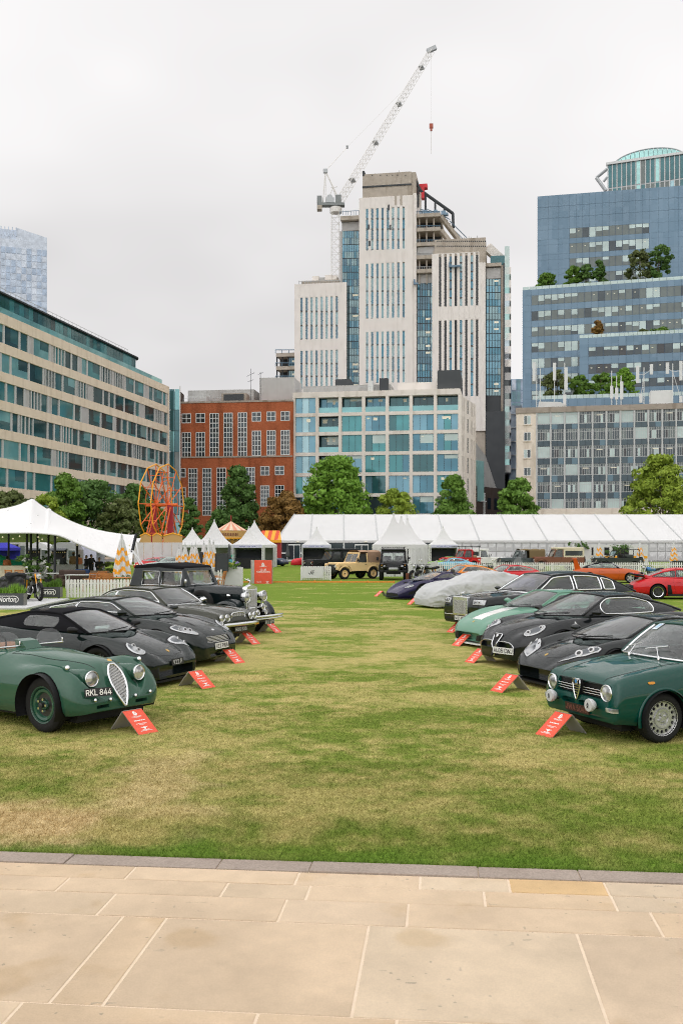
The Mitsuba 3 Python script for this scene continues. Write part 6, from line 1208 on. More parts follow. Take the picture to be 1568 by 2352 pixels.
add(k, 'grille_back', bm(.60, .615, -.465, .465, .525, .685), 'trim_black', m=m); plate(k, m, 'JWA 504K', (.715, .02, .355), (1, 0, -.1), .50, .10, 'plate_maroon', 'letter_rust')
gS = c.screen(True, .03); st_ = add(k, 'windscreen_sticker', grid(gS[6:9, 2:5] + [.008, 0, .006]), 'sticker_white', m=m); add(st_, 'sticker_mark', grid((gS[6:9, 2:5] * .5 + gS[7:8, 3:4] * .5) + [.012, 0, .010]), 'sticker_blue', m=m)
for i in (0, 1):
    a = gS[0, 5 + i * 7] + [.05, 0, -.0]; b = gS[1, 2 + i * 6] + [.03, 0, .03]; d_ = gS[2, 6 + i * 6] + [.03, 0, .04]
    add(k, 'wiper', cat([rod(a, (b + d_) / 2, .007, 6), rod(b, d_, .008, 6), tf(lathe([(.018, -.02), (.018, .02), (0.001, .03)], 10), M4(t=a))]), 'chrome', True, m)
for j in range(6): add(k, 'cowl_vent', decal(raw, sbox(-.05, -.035, .05, .035), (-.28, .40 - j * .14, 1.2), (0, 0, -1), up=(1, 0, 0), off=.003, th=.004), 'vent_green', m=m)
mat('sticker_white', pr((.62, .68, .72), .5)); mat('plate_maroon', pr((.030, .012, .010), .5)); mat('letter_rust', pr((.13, .05, .035), .6)); mat('vent_green', pr((.002, .025, .02), .5))
# low mid-engined sports car
tab = [(-3.6, .75, .75, .75, .75, .75, .6, .35), (-3.3, .88, .88, .9, .8, .92, .6, .2), (-2.7, .92, .90, .96, .82, .97, .6, .14), (-1.8, .92, .9, .9, .85, .94, .6, .12), (-.9, .88, .86, .86, .86, .93, .58, .12), (-.3, .81, .775, .84, .84, .95, .58, .12), (0, .745, .69, .81, .83, .96, .56, .12), (.35, .675, .61, .735, .81, .94, .52, .12), (.6, .595, .54, .635, .78, .88, .46, .12), (.78, .505, .47, .51, .74, .8, .42, .12), (.88, .42, .40, .41, .7, .68, .36, .13), (.94, .34, .33, .34, .64, .54, .3, .15)]
CG = ((-.32, .74, .825), (.10, .80), (-1.1, .53, 1.10), (-.98, 1.14), (-1.4, .51, 1.12), 1.165, (-1.75, .49, 1.10), 1.14, (-2.4, .62, .915), (-2.6, .935), (-1.2, .79, .875))
k, m, raw, c = coupe('low_supercar', 'near black low supercar with teardrop headlights and long nose, second on the right', GRT, 4.06, 16.7, 200.5, .99, 'black_green', tab, CG, 2.73, .335, .28, .25, 'five', 'satin_alloy', 1.62, cuts=[front_cut(None, sbox(-.50, -.085, .50, .085), .35, 1.1, .235)], seats=(-1.15, .28), cp=dict(inset=.05, trim=None))
for sd in (1, -1):
    P = Polygon([(-.26, -.10), (-.10, -.085), (.10, .0), (.22, .11), (.235, .16), (.20, .175), (.06, .14), (-.10, .04), (-.22, -.05)]).buffer(.01); P = P if sd > 0 else Polygon([(-a, b) for a, b in P.exterior.coords])
    import shapely.affinity as AF
    lamp(k, m, raw, AF.scale(P, 1.25, 1.3), (.54, sd * .69, .55), (-.66, -.40 * sd, -.64), bulbs=((.02 * sd, .01, .065), (.18 * sd, .12, .055)))
    noz(raw, sbox(min(sd * .55, sd * .74), -.08, max(sd * .55, sd * .74), .07), .25, 'trim_black', k, m, 'side_intake')
    seam(k, m, raw, [(.80, sd * .10, 1), (.70, sd * .38, 1), (.3, sd * .50, 1), (-.1, sd * .58, 1)], (0, 0, -1), .004); add(k, 'bonnet_vent', decal(raw, ell(.16, .028, 0, p=3), (-.02, sd * .42, 1.2), (0, 0, -1), up=(1, 0, 0), off=.003), 'trim_black', 40, m)
add(k, 'intake_mesh', bm(.58, .60, -.48, .48, .14, .33), 'trim_black', m=m); add(k, 'badge', decal(raw, ell(.028, .036), (.74, 0, .55), (-.6, 0, -.8), off=.006), 'gold_badge', 40, m); add(k, 'front_splitter', tf(prism([(-.90, .5), (-.84, .78), (-.45, .97), (.45, .97), (.84, .78), (.90, .5)], .07, .10), M4(np.array([[0, 1, 0], [1, 0, 0], [0, 0, 1.0]]))), 'trim_black', m=m)
# curvy coupe with triangular grille
tab = [(-3.5, .80, .8, .78, .75, .72, .6, .4), (-3.2, .92, .92, .9, .8, .88, .62, .25), (-2.65, .96, .96, .97, .82, .95, .62, .16), (-1.8, .96, .95, .93, .87, .92, .6, .15), (-.9, .95, .93, .91, .87, .91, .6, .15), (-.35, .92, .88, .91, .85, .93, .6, .15), (0, .875, .80, .88, .83, .94, .58, .15), (.35, .81, .73, .80, .81, .915, .54, .14), (.58, .73, .66, .70, .78, .84, .48, .14), (.74, .63, .58, .58, .74, .73, .44, .14), (.83, .51, .485, .475, .7, .61, .4, .15), (.885, .4, .39, .38, .64, .47, .33, .18)]
C8 = ((-.55, .72, .945), (-.10, .93), (-1.22, .55, 1.28), (-1.10, 1.315), (-1.7, .535, 1.29), 1.345, (-2.2, .49, 1.20), 1.25, (-3.0, .55, .98), (-3.05, 1.0), (-1.5, .78, .925))
k, m, raw, c = coupe('curvy_coupe', 'dark green curvy coupe with triangular grille and oval side window, third on the right', GRT, 3.81, 19.6, 203, 1.04, 'graphite_paint', tab, C8, 2.646, .345, .27, .26, 'five', 'satin_alloy', 1.60, cuts=[front_cut(None, Polygon([(s_ * .12, -.06), (s_ * .52, -.05), (s_ * .50, .04), (s_ * .12, .06)][::int(s_)]), .3, 1.1, .40) for s_ in (1., -1.)], cp=dict(inset=.038, trim_r=.014, win_x=(-2.6, -.62), rnd=.10))
for sd in (1, -1):
    lamp(k, m, raw, ell(.20, .105, 40 * sd, p=2), (.42, sd * .68, .66), (-.78, -.42 * sd, -.46), bulbs=((-.08 * sd, -.065, .045), (.10 * sd, .075, .038)))
    round_lamp(k, m, (.70, sd * .52, .37), (1, .3 * sd, 0), .055, part='fog_lamp', depth=.06)
    add(k, 'grille_trim', tube(trace(raw, [(0, sd * y, z) for y, z in ((.11, .462), (.25, .475), (.42, .465), (.53, .43), (.58, .38))], (-1, 0, 0), .006), .009, 6), 'chrome', True, m)
    seam(k, m, raw, [(.80, sd * .16, 1), (.5, sd * .36, 1), (.0, sd * .50, 1), (-.4, sd * .60, 1)], (0, 0, -1), .004); add(k, 'bonnet_vent', decal(raw, ell(.09, .03, 0, p=3), (-.22, sd * .34, 1.2), (0, 0, -1), up=(1, 0, 0), off=.003), 'trim_black', 40, m)
    cl = add(k, 'clover_badge', decal(raw, Polygon([(-.075, -.07), (.075, -.07), (0, .08)]), (-.28, sd * .95, .80), (0, -sd, -.25), off=.004), 'white_paint', 40, m); add(cl, 'clover', decal(raw, unary_union([ell(.016, .016, c=q) for q in ((-.014, -.03), (.014, -.03), (0, -.052), (0, -.008))]), (-.28, sd * .95, .80), (0, -sd, -.25), off=.008, h=.01), 'clover_green', 40, m)
    add(k, 'wing_vent', decal(raw, Polygon([(-.10 * 1, .05), (.12, .07), (.10, -.03), (-.04, -.06)]), (-.46, sd * .95, .58), (0, -sd, 0), off=.004), 'trim_black', 40, m)
mat('clover_green', pr((.02, .25, .05), .5))
sh = [(-.12, .60), (.12, .60), (.125, .57), (.06, .36), (.012, .20), (-.012, .20), (-.06, .36), (-.125, .57)]
g = add(k, 'shield_grille', tube([(.905 - max(0, z - .42) * .62, y, z) for y, z in [tuple(q) for q in np.array([Polygon(sh).exterior.interpolate(t, normalized=True).coords[0] for t in np.linspace(0, 1, 40)[:-1]])]], .013, 6, True), 'chrome', True, m); add(g, 'shield_back', cat([tf(prism(Polygon(sh).buffer(-.004), 0, .03), M4(np.array([[0, 0, 1], [1, 0, 0], [0, 1, 0.0]]), (.85, 0, 0)) @ np.array([[1, 0, 0, 0], [0, 1, 0, 0], [0, -.4, 1, .17], [0, 0, 0, 1.0]]))]), 'trim_black', m=m)
add(g, 'badge', tf(lathe([(.032, -.02), (.035, .004), (.030, .010), (0.001, .012)], 18), M4(RY(math.pi / 2 - .5), (.835, 0, .565))), 'chrome', True, m); add(k, 'intake_mesh', bm(.60, .62, -.5, .5, .33, .46), 'trim_black', m=m)
plate(k, m, 'AL08 CWJ', (.93, .34, .32), (1, .22, .05), .52, .115)
# mint coupe with a white stripe
tab = [(-3.6, .80, .8, .78, .75, .75, .6, .35), (-3.3, .92, .92, .92, .8, .92, .62, .2), (-2.65, .97, .96, .97, .82, .97, .62, .14), (-1.8, .96, .95, .92, .86, .94, .6, .12), (-.9, .94, .92, .89, .86, .93, .58, .12), (-.35, .90, .86, .88, .85, .95, .58, .12), (0, .84, .78, .85, .83, .96, .56, .12), (.35, .765, .71, .765, .81, .94, .52, .12), (.65, .68, .64, .66, .78, .88, .47, .12), (.86, .57, .545, .545, .74, .80, .42, .12), (.97, .46, .445, .44, .7, .68, .36, .13), (1.03, .36, .35, .35, .64, .54, .3, .15)]
FR = ((-.50, .72, .92), (-.05, .90), (-1.15, .54, 1.22), (-1.05, 1.255), (-1.6, .53, 1.23), 1.275, (-2.1, .48, 1.17), 1.20, (-2.9, .58, .97), (-3.0, .99), (-1.5, .77, .95))
k, m, raw, c = coupe('mint_sports_car', 'mint green sports car with a white bonnet stripe, fourth on the right', GRT, 3.85, 23.4, 203, 1.0, 'mint_paint', tab, FR, 2.65, .345, .28, .26, 'five', 'dark_alloy', 1.62, cuts=[front_cut(None, Polygon([(-.6, -.10), (.6, -.10), (.52, .08), (-.52, .08)]), .35, 1.2, .25)], cp=dict(inset=.05, trim=None))
add(k, 'bonnet_stripe', decal(raw, sbox(-.20, -.60, .20, .42), (.35, .0, 1.2), (0, 0, -1), up=(1, 0, 0), off=.003, th=.004, h=.05), 'white_paint', 40, m); add(k, 'roof_stripe', grid(c.roof(off=.004)[:, 6:11]), 'white_paint', True, m)
for sd in (1, -1):
    lamp(k, m, raw, ell(.22, .07, 32 * sd, p=2), (.5, sd * .74, .58), (-.7, -.42 * sd, -.56), bulbs=((.0, .0, .03),)); add(k, 'aero_flick', decal(raw, Polygon([(-.16 * 1, -.10), (.16, -.10), (.12, .06), (-.12, .02)]), (.9, sd * .52, .26), (-1, -.2 * sd, 0), off=.003), 'trim_black', 40, m)
add(k, 'badge', decal(raw, ell(.024, .034, p=3), (.85, 0, .56), (-.6, 0, -.8), off=.006), 'gold_badge', 40, m); add(k, 'intake_mesh', bm(.70, .72, -.58, .58, .16, .32), 'trim_black', m=m); add(k, 'front_splitter', tf(prism([(-.90, .6), (-.84, .88), (-.45, 1.07), (.45, 1.07), (.84, .88), (.90, .6)], .07, .10), M4(np.array([[0, 1, 0], [1, 0, 0], [0, 0, 1.0]]))), 'white_paint', m=m)
# big modern limousine
tab = [(-5.08, .85, .85, .82, .8, .8, .65, .4), (-4.8, .98, .98, .95, .85, .95, .7, .3), (-3.77, 1.08, 1.08, 1.05, .9, 1.0, .7, .24), (-2, 1.1, 1.1, 1.06, .92, 1.0, .7, .22), (-.8, 1.1, 1.09, 1.05, .92, 1.0, .7, .22), (0, 1.075, 1.045, 1.02, .92, 1.0, .7, .22), (.5, 1.04, 1.01, .99, .91, .99, .68, .24), (.72, 1.0, .98, .955, .90, .965, .65, .26), (.81, .94, .925, .90, .89, .93, .6, .28), (.86, .8, .79, .77, .88, .88, .55, .3)]
PH = ((-.85, .83, 1.085), (-.60, 1.11), (-1.62, .665, 1.54), (-1.52, 1.585), (-2.5, .645, 1.585), 1.645, (-3.4, .62, 1.49), 1.545, (-4.45, .72, 1.06), (-4.55, 1.085), (-2.4, .89, 1.09))
k, m, raw, c = coupe('modern_limousine', 'huge dark modern limousine with upright chrome grille and violet windscreen, fifth on the right', GRT, 3.92, 26.6, 205, .99, 'black_green', tab, PH, 3.77, .40, .26, .28, 'disc', 'satin_alloy', 1.68, cp=dict(inset=.06, pillars=(-2.22, -3.18), pill_w=.10, trim_r=.022, scr_trim=.018, win_x=(-3.62, -.9)), glass='dark_car_glass', seats=(-1.9, .55), handle='chrome', rows=2, mirm='black_green')
scene[k + '__windscreen']['bsdf'] = {'type': 'ref', 'id': 'violet_glass'}
g = add(k, 'grille', rbox(.80, .90, -.36, .36, .50, 1.0, .02), 'chrome', 50, m); add(g, 'core', bm(.90, .903, -.31, .31, .54, .90), 'trim_black', m=m)
for i in range(23): y = -.30 + .6 * i / 22; add(g, 'grille_bar', bm(.903, .909, y - .0055, y + .0055, .54, .90), 'bright_bar', m=m)
add(k, 'mascot', mm(m3.Manifold.batch_hull([m3.Manifold.sphere(.02, 10).translate([.84, 0, 1.01]), m3.Manifold.sphere(.014, 10).translate([.87, 0, 1.09])]) + m3.Manifold.batch_hull([m3.Manifold.sphere(.014, 10).translate([.86, 0, 1.07]), m3.Manifold.sphere(.006, 10).translate([.76, .05, 1.12]), m3.Manifold.sphere(.006, 10).translate([.76, -.05, 1.12])])), 'chrome', 50, m)
add(k, 'bonnet_strip', tube(trace(raw, [(x, 0, 1.3) for x in np.linspace(.70, -.5, 8)], (0, 0, -1), .004), .008, 6), 'chrome', True, m)
for sd in (1, -1):
    lamp(k, m, raw, sbox(-.19, -.055, .19, .055).buffer(.012), (.7, sd * .72, .86), (-1, -.35 * sd, -.1), bulbs=((-.07, 0, .04), (.06, 0, .04)))
    noz(raw, sbox(min(sd * .45, sd * .78), -.03, max(sd * .45, sd * .78), .03), .40, 'trim_black', k, m, 'side_intake'); seam(k, m, raw, [(.74, sd * .38, 1.3), (.3, sd * .55, 1.3), (-.5, sd * .74, 1.3)], (0, 0, -1), .004)
    seam(k, m, raw, [(-2.2, sd * 1.3, 1.02), (-2.2, sd * 1.3, .4)], (0, -sd, 0))
plate(k, m, 'AA23 PEN', (.915, .02, .42), (1, 0, 0), .52, .115); noz(raw, sbox(-.40, -.03, .40, .03), .32, 'trim_black', k, m, 'lower_intake'); add(k, 'bumper_trim', tube(trace(raw, [(0, y, .50) for y in np.linspace(-.82, .82, 15)], (-1, 0, 0), .006), .012, 6), 'chrome', True, m)
# ---- car under a grey cover
def covered(name, label, matn, X, Y, yaw, s, tab, group=None, amp=.02, seed=1):
    def fn(G):
        p = np.stack([G[..., 0] * 1.1 + seed, G[..., 1] * 1.6, G[..., 2] * 1.6], -1); n = meshkit.fbm(p, 3, seed) - .5
        w = G[..., 0] * 3.4 - G[..., 2] * 4.2 + 6.5 * meshkit.noise(p * 1.1, seed + 3); fold = np.abs(((w * .55) % 1) - .5) * 2; fine = np.abs(((w * 1.7 + 2 * meshkit.noise(p * 2, seed)) % 1) - .5) * 2
        low = np.clip((1.0 - G[..., 2]) / .8, 0, 1); d = G * [0, 1, 1] - [0, 0, .5]; L = np.linalg.norm(d, axis=-1, keepdims=True) + 1e-6
        return G + d / L * (n * amp * 3.6 + (meshkit.fbm(p * 3.1, 3, seed + 7) - .5) * amp * 1.5 + (fold ** 3 - .25) * amp * 1.5 * (.3 + meshkit.noise(p * 1.7, seed + 9)) + (fine ** 3 - .25) * amp * .9 * low * meshkit.noise(p * 2.3, seed + 5))[..., None]
    return single(name, body_loft(tab, 170, 44, fn=fn), matn, label, 'car', True, carm(X, Y, yaw, s), group)
CT = [(-3.6, .60, .6, .58, .8, .60, .4, .12), (-3.4, .85, .85, .83, .82, .86, .5, .07), (-2.8, .98, .97, .95, .8, .97, .5, .06), (-2.0, 1.16, 1.12, .98, .78, .97, .5, .08), (-1.3, 1.19, 1.15, .93, .78, .96, .5, .07), (-.7, 1.05, 1.0, .88, .8, .97, .5, .05), (-.2, .86, .82, .86, .82, .98, .5, .08), (.3, .74, .71, .76, .82, .95, .45, .05), (.65, .60, .58, .60, .8, .86, .38, .04), (.85, .44, .43, .43, .75, .72, .3, .05), (.94, .3, .3, .3, .7, .5, .22, .08)]
covered('covered_car', 'low sports car hidden under a wrinkled pale grey cloth cover, beside the huge limousine', 'cover_grey', 3.95, 37.6, 203, 1.12, CT, GRT, .035)
# ---- purple hypercar
tab = [(-3.5, .85, .85, .85, .75, .80, .6, .3), (-3.2, .92, .92, .93, .8, .94, .6, .2), (-2.67, .95, .93, .96, .82, .97, .58, .13), (-1.8, .92, .9, .88, .85, .92, .55, .12), (-.9, .86, .83, .84, .85, .92, .55, .11), (-.3, .80, .76, .83, .84, .95, .55, .11), (0, .73, .67, .81, .83, .96, .54, .11), (.35, .64, .58, .71, .81, .93, .5, .10), (.65, .53, .48, .57, .78, .86, .42, .09), (.9, .40, .37, .41, .74, .76, .32, .09), (1.05, .28, .27, .28, .7, .6, .22, .10)]
P1 = ((-.45, .72, .83), (.15, .80), (-1.2, .50, 1.12), (-1.05, 1.16), (-1.6, .47, 1.14), 1.18, (-2.0, .42, 1.08), 1.12, (-2.9, .52, .94), (-3.0, .96), (-1.4, .76, .87))
k, m, raw, c = coupe('purple_supercar', 'deep purple low supercar with white multispoke wheels beyond the covered car', GRT, 3.15, 43.6, 203, 1.0, 'purple_paint', tab, P1, 2.67, .335, .25, .255, 'ten', 'white_alloy', 1.62, cp=dict(inset=.05, trim=None, win_x=(-2.3, -.5)))
for sd in (1, -1):
    lamp(k, m, raw, ell(.20, .06, 35 * sd, p=2), (.55, sd * .74, .52), (-.7, -.35 * sd, -.6), bulbs=((0, 0, .03),)); add(k, 'side_scoop', decal(raw, Polygon([(-.25, -.12), (.2, -.02), (.1, .10), (-.2, .02)]), (.45, sd * .95, .32), (-.3, -sd, 0), off=.004), 'trim_black', 40, m); add(k, 'door_scoop', decal(raw, Polygon([(-.5, -.1), (.45, .0), (.5, .12), (-.4, .08)]), (-1.3, sd * .95, .50), (0, -sd, 0), off=.004), 'trim_black', 40, m)
noz(raw, sbox(-.55, -.06, .55, .05), .20, 'trim_black', k, m, 'front_intake'); add(k, 'front_splitter', tf(prism([(-.92, .55), (-.85, .92), (-.45, 1.15), (.45, 1.15), (.85, .92), (.92, .55)], .05, .08), M4(np.array([[0, 1, 0], [1, 0, 0], [0, 0, 1.0]]))), 'trim_black', m=m)
# ---------------------------------------------------------------- tents
mat('tent_white', pr(None, .7, .3, tex=lambda p, n, uv: C(.60, .597, .595) * (.97 + .06 * fbm(p.x * .7, p.y * .7, p.z * .7, 3)))); mat('tent_wall', pr(None, .7, .3, tex=lambda p, n, uv: C(.56, .56, .56) * (.95 + .09 * fbm(p.x * 1.5, p.y, p.z * .8, 3)))); mat('tent_seam', pr((.45, .46, .46), .6)); mat('banner_lilac', pr((.52, .52, .66), .6)); mat('flint', pr((.12, .12, .115), .7))
mat('orange_stripe', pr((.80, .34, .02), .7)); mat('post_black', pr((.012, .014, .02), .5)); mat('fence_white', pr(None, .6, .3, tex=lambda p, n, uv: C(.72, .71, .68) * (.92 + .12 * fbm(p.x * 6, p.y * 6, p.z * 2, 3)))); mat('teak', pr(None, .6, .3, tex=lambda p, n, uv: mix(C(.36, .13, .035), C(.50, .21, .07), noise(p.x * 9, p.y * 9, p.z * 30)))); mat('wicker', pr((.05, .03, .022), .8))
mat('canvas_tan', pr(None, .9, .1, tex=lambda p, n, uv: mix(C(.26, .165, .11), C(.33, .22, .15), fbm(p.x * 4, p.y * 4, p.z * 4, 3)))); mat('khaki_canvas', pr((.14, .10, .045), .9)); mat('sand_paint', pr((.76, .55, .28), .35, .3, 0, .1)); mat('cream_paint', pr((.60, .54, .40), .35)); mat('brown_paint', pr((.17, .06, .03), .4)); mat('army_green', pr((.020, .028, .022), .6)); mat('slate_paint', pr((.06, .075, .08), .5))
mat('warm_bulb', {'type': 'diffuse', 'reflectance': {'type': 'rgb', 'value': [.9, .7, .4]}}); mat('deck_grey', pr(None, .5, .3, tex=lambda p, n, uv: C(.50, .50, .50) * (.95 + .1 * fbm(p.x, p.y, 0., 3)))); mat('planter_grey', pr((.050, .055, .055), .5)); mat('planter_side', pr((.17, .165, .15), .6)); mat('black_cover', pr((.014, .014, .016), .55, .4)); mat('fork_gold', pr((.70, .30, .01), .3, .5, .3)); mat('skin_tone', pr((.42, .24, .16), .6)); mat('skin_dark', pr((.10, .055, .035), .6)); mat('hair_dark', pr((.015, .011, .009), .7))
mat('ride_orange', pr((.68, .12, .015), .5)); mat('ride_yellow', pr((.78, .34, .012), .5)); mat('ride_red', pr((.32, .012, .018), .5)); mat('carousel_gold', pr((.50, .29, .10), .5)); mat('carousel_pink', pr((.62, .26, .17), .7)); mat('carousel_cream', pr((.66, .52, .38), .7)); mat('blue_canopy', pr((.02, .02, .35), .7)); mat('green_cover', pr((.004, .21, .115), .5)); mat('red_cover', pr((.55, .008, .02), .45, .4)); mat('petal_lilac', pr((.38, .34, .58), .8)); mat('petal_yellow', pr((.55, .58, .15), .8)); mat('suit_blue', pr((.10, .15, .24), .8)); mat('cloth_black', pr((.012, .012, .014), .8)); mat('cloth_grey', pr((.05, .055, .065), .8)); mat('cloth_tan', pr((.30, .185, .095), .8)); mat('cloth_rust', pr((.45, .14, .05), .8)); mat('hi_vis', pr((.55, .75, .02), .6)); mat('steel', pr((.35, .36, .36), .35, .5, .8)); mat('rail_orange', pr((.72, .24, .03), .6)); mat('wood_brown', pr((.16, .045, .02), .6)); mat('jute', pr((.30, .22, .13), .9))
def marquee():
    k = thing('long_marquee', 'long white event marquee with ribbed roof running across the back of the lawn', 'marquee')
    d0, d1 = 147.0, 159.0; ze = at(900, 1241.5, d0)[2]; zr = at(900, 1181.5, d1)[2]
    x0 = at(634, 1241, d0)[0]; x0r = at(676, 1181, d1)[0]; bay = 5.0; n = 17
    add(k, 'gable', (np.array([[x0, d0, ze], [x0r, d1, zr], [x0 - 1, d1 + 12, ze]]), np.array([[0, 1, 2]])), 'tent_white')
    for i in range(n):
        a, b = x0 + bay * i, x0 + bay * (i + 1); ar = x0r if i == 0 else a; br = b
        q = np.linspace(0, 1, 6); P = np.array([[(a + (ar - a) * t, d0 + (d1 - d0) * t, ze + (zr - ze) * t - .12 * math.sin(math.pi * s) * math.sin(math.pi * t) ) if s == 0 else (b + (br - b) * t if s == 1 else (a + (ar - a) * t) * (1 - s) + (b + (br - b) * t) * s, d0 + (d1 - d0) * t, ze + (zr - ze) * t - .14 * math.sin(math.pi * s) * math.sin(math.pi * t)) for t in q] for s in np.linspace(0, 1, 5)])
        add(k, 'roof_panel', grid(P), 'tent_white', True); P2 = P * [1, -1, 1] + [0, 2 * d1, 0]; add(k, 'rear_roof_panel', grid(P2), 'tent_white', True)
        add(k, 'roof_rib', bar((a, d0 - .03, ze + .04), (ar, d1, zr + .04), .16, .10), 'tent_seam')
        add(k, 'valance', bm(a, b, d0 - .06, d0 - .02, ze - .32, ze + .02), 'tent_white')
        if i < 5:                                            # glazed bays with doors
            pb(k, 'bay_dark', 'dark_glass', a + .1, b - .1, d0 + .1, d0 + .2, 0, ze - .3); pb(k, 'bay_post', 'white_frame', a - .1, a + .1, d0 - .02, d0 + .2, 0, ze - .3); pb(k, 'bay_rail', 'white_frame', a + .1, b - .1, d0, d0 + .1, 1.05, 1.25)
            if i in (0, 2): w = pb(k, 'door', 'white_frame', a + 1.6, a + 3.6, d0 - .04, d0 + .08, 0, 2.5); [pb(w, 'door_pane', 'dark_glass', a + 1.7 + .95 * j, a + 2.55 + .95 * j, d0 - .06, d0 + .08, .2, 2.3) for j in (0, 1)]; add(k, 'bay_lamp', lathe([(0, 0), (.25, .05), (.25, .15), (0, .2)], 12), 'lamp_warm', m=M4(t=(a + 3.2, d0 - .25, ze - .3)))
        else:
            m_ = 4
            for j in range(m_):
                u0, u1 = a + bay * j / m_ + .03, a + bay * (j + 1) / m_ - .03
                if i == 14 and j in (1, 2): pb(k, 'white_door', 'tent_wall', u0, u1, d0 + .05, d0 + .1, 0, 2.2); continue
                for zz0, zz1 in ((0, (ze - .3) * .5), ((ze - .3) * .5, ze - .3)):
                    c = ((u0 + u1) / 2, d0 + .04, (zz0 + zz1) / 2); V = np.array([[u0, d0 + .1, zz0 + .03], [u1, d0 + .1, zz0 + .03], [u1, d0 + .1, zz1 - .03], [u0, d0 + .1, zz1 - .03], [u0 + .3, d0 - .02, c[2]], [u1 - .3, d0 - .02, c[2]]])
                    add(k, 'wall_panel', (V, np.array([[0, 1, 5], [0, 5, 4], [1, 2, 5], [2, 3, 4], [2, 4, 5], [3, 0, 4]])), 'tent_wall')
            pb(k, 'bay_post', 'tent_seam', a - .06, a + .06, d0 - .03, d0 + .1, 0, ze - .3)
    pb(k, 'back_wall', 'tent_wall', x0 + .3, x0 + bay * n, d0 + .25, d1 + 11, .0, ze - .35)
marquee()
def pagoda(px, d, size, zpk, label, banner=True, group='small white pagoda tents', open_=True, ze=2.35, walls=False, sides=2):
    k = thing('pagoda_tent', label, 'tent', group); x = at(px, 0, d)[0]; h = size / 2; o = M4(t=(x, d + h, 0)); n = 14; t = np.linspace(0, 1, n)
    prof = lambda q: ze + .02 + (zpk - ze) * (.50 * (1 - q) ** 2.6 + .50 * (1 - q) ** 1.05)
    for i in range(4):
        P = np.array([[(s * (h + .04) * q, -(h + .04) * q, prof(q) - .10 * q * (1 - s * s) * (1 - q)) for s in np.linspace(-1, 1, 9)] for q in np.maximum(t, .012)])
        add(k, 'roof_side', grid(P), 'tent_white', True, o @ M4(RZ(i * math.pi / 2))); add(k, 'valance', bm(-h - .05, h + .05, -h - .05, -h - .02, ze - .28, ze + .03), 'banner_lilac' if banner and i == 0 else 'tent_white', m=o @ M4(RZ(i * math.pi / 2)))
    for a in (-1, 1):
        for b in (-1, 1): add(k, 'leg', bm(a * h - .05, a * h + .05, b * h - .05, b * h + .05, 0, ze), 'tent_wall', m=o)
    add(k, 'finial', lathe([(.07, -.1), (.07, .05), (.0, .09)], 10), 'tent_white', m=o @ M4(t=(0, 0, zpk)))
    add(k, 'back_wall', bm(-h, h, h - .06, h - .02, 0, ze - .25), 'tent_wall', m=o)
    for a in ((-1, 1) if not walls else (-1, 1)):
        if walls or sides == 2: add(k, 'side_wall', bm(a * h - .02, a * h + .02, -h if walls else -.2 * h, h, 0, ze - .25), 'tent_wall', m=o)
    if walls:
        for a, b in ((-h, -h * .02), (h * .02, h)): 
            P = np.array([[(a + (b - a) * s, -h - .03 + .035 * math.sin(s * 22), z) for z in (0, ze * .5, ze - .25)] for s in np.linspace(0, 1, 24)]); add(k, 'front_curtain', grid(P), 'tent_white', True, o)
    if banner:
        v, f = cat([bm(-h * .55 + i * h * .085, -h * .55 + i * h * .085 + h * .06, -h - .056, -h - .05, ze - .18, ze - .10) for i in range(13) if i not in (5, 9)]); add(k, 'banner_mark', (v, f), 'banner_mark', m=o)
    return k, o, h
mat('banner_mark', pr((.14, .15, .36), .6))
for px, d, size, zpk, lab, bn, wl in [(437, 118, 3.4, 4.4, 'small white pagoda tent leftmost, behind the folded parasols', 0, 0), (487, 104, 3.6, 5.0, 'white pagoda tent left of the carousel', 0, 0), (580, 104, 4.4, 4.9, 'white pagoda tent right of the carousel', 0, 0), (568.5, 98, 2.85, 4.15, 'white pagoda stall with lilac banner in front of the carousel', 1, 0),
        (726.3, 106, 3.0, 4.25, 'white pagoda stall with lilac banner behind the sand coloured off-roader', 1, 0), (906, 74, 3.05, 4.68, 'big white walled pagoda tent right behind the black off-roader', 0, 1), (923.5, 78.4, 3.05, 4.62, 'second white walled pagoda in the row of three', 0, 1), (938, 82.8, 3.05, 4.60, 'third white walled pagoda in the row of three', 0, 1), (1020.3, 108, 2.95, 4.35, 'white pagoda stall with lilac banner left of the red fire truck', 1, 0)]:
    k, o, h = pagoda(px, d, size, zpk, lab, bool(bn), 'white pagoda tents', walls=bool(wl))
    if bn: add(k, 'counter', bm(-h + .1, h - .1, -h * .6, -h * .3, 0, 1.05), 'cloth_black', m=o); add(k, 'dark_backdrop', bm(-h + .1, h - .1, h - .4, h - .3, 0, 1.9), 'cloth_grey', m=o)
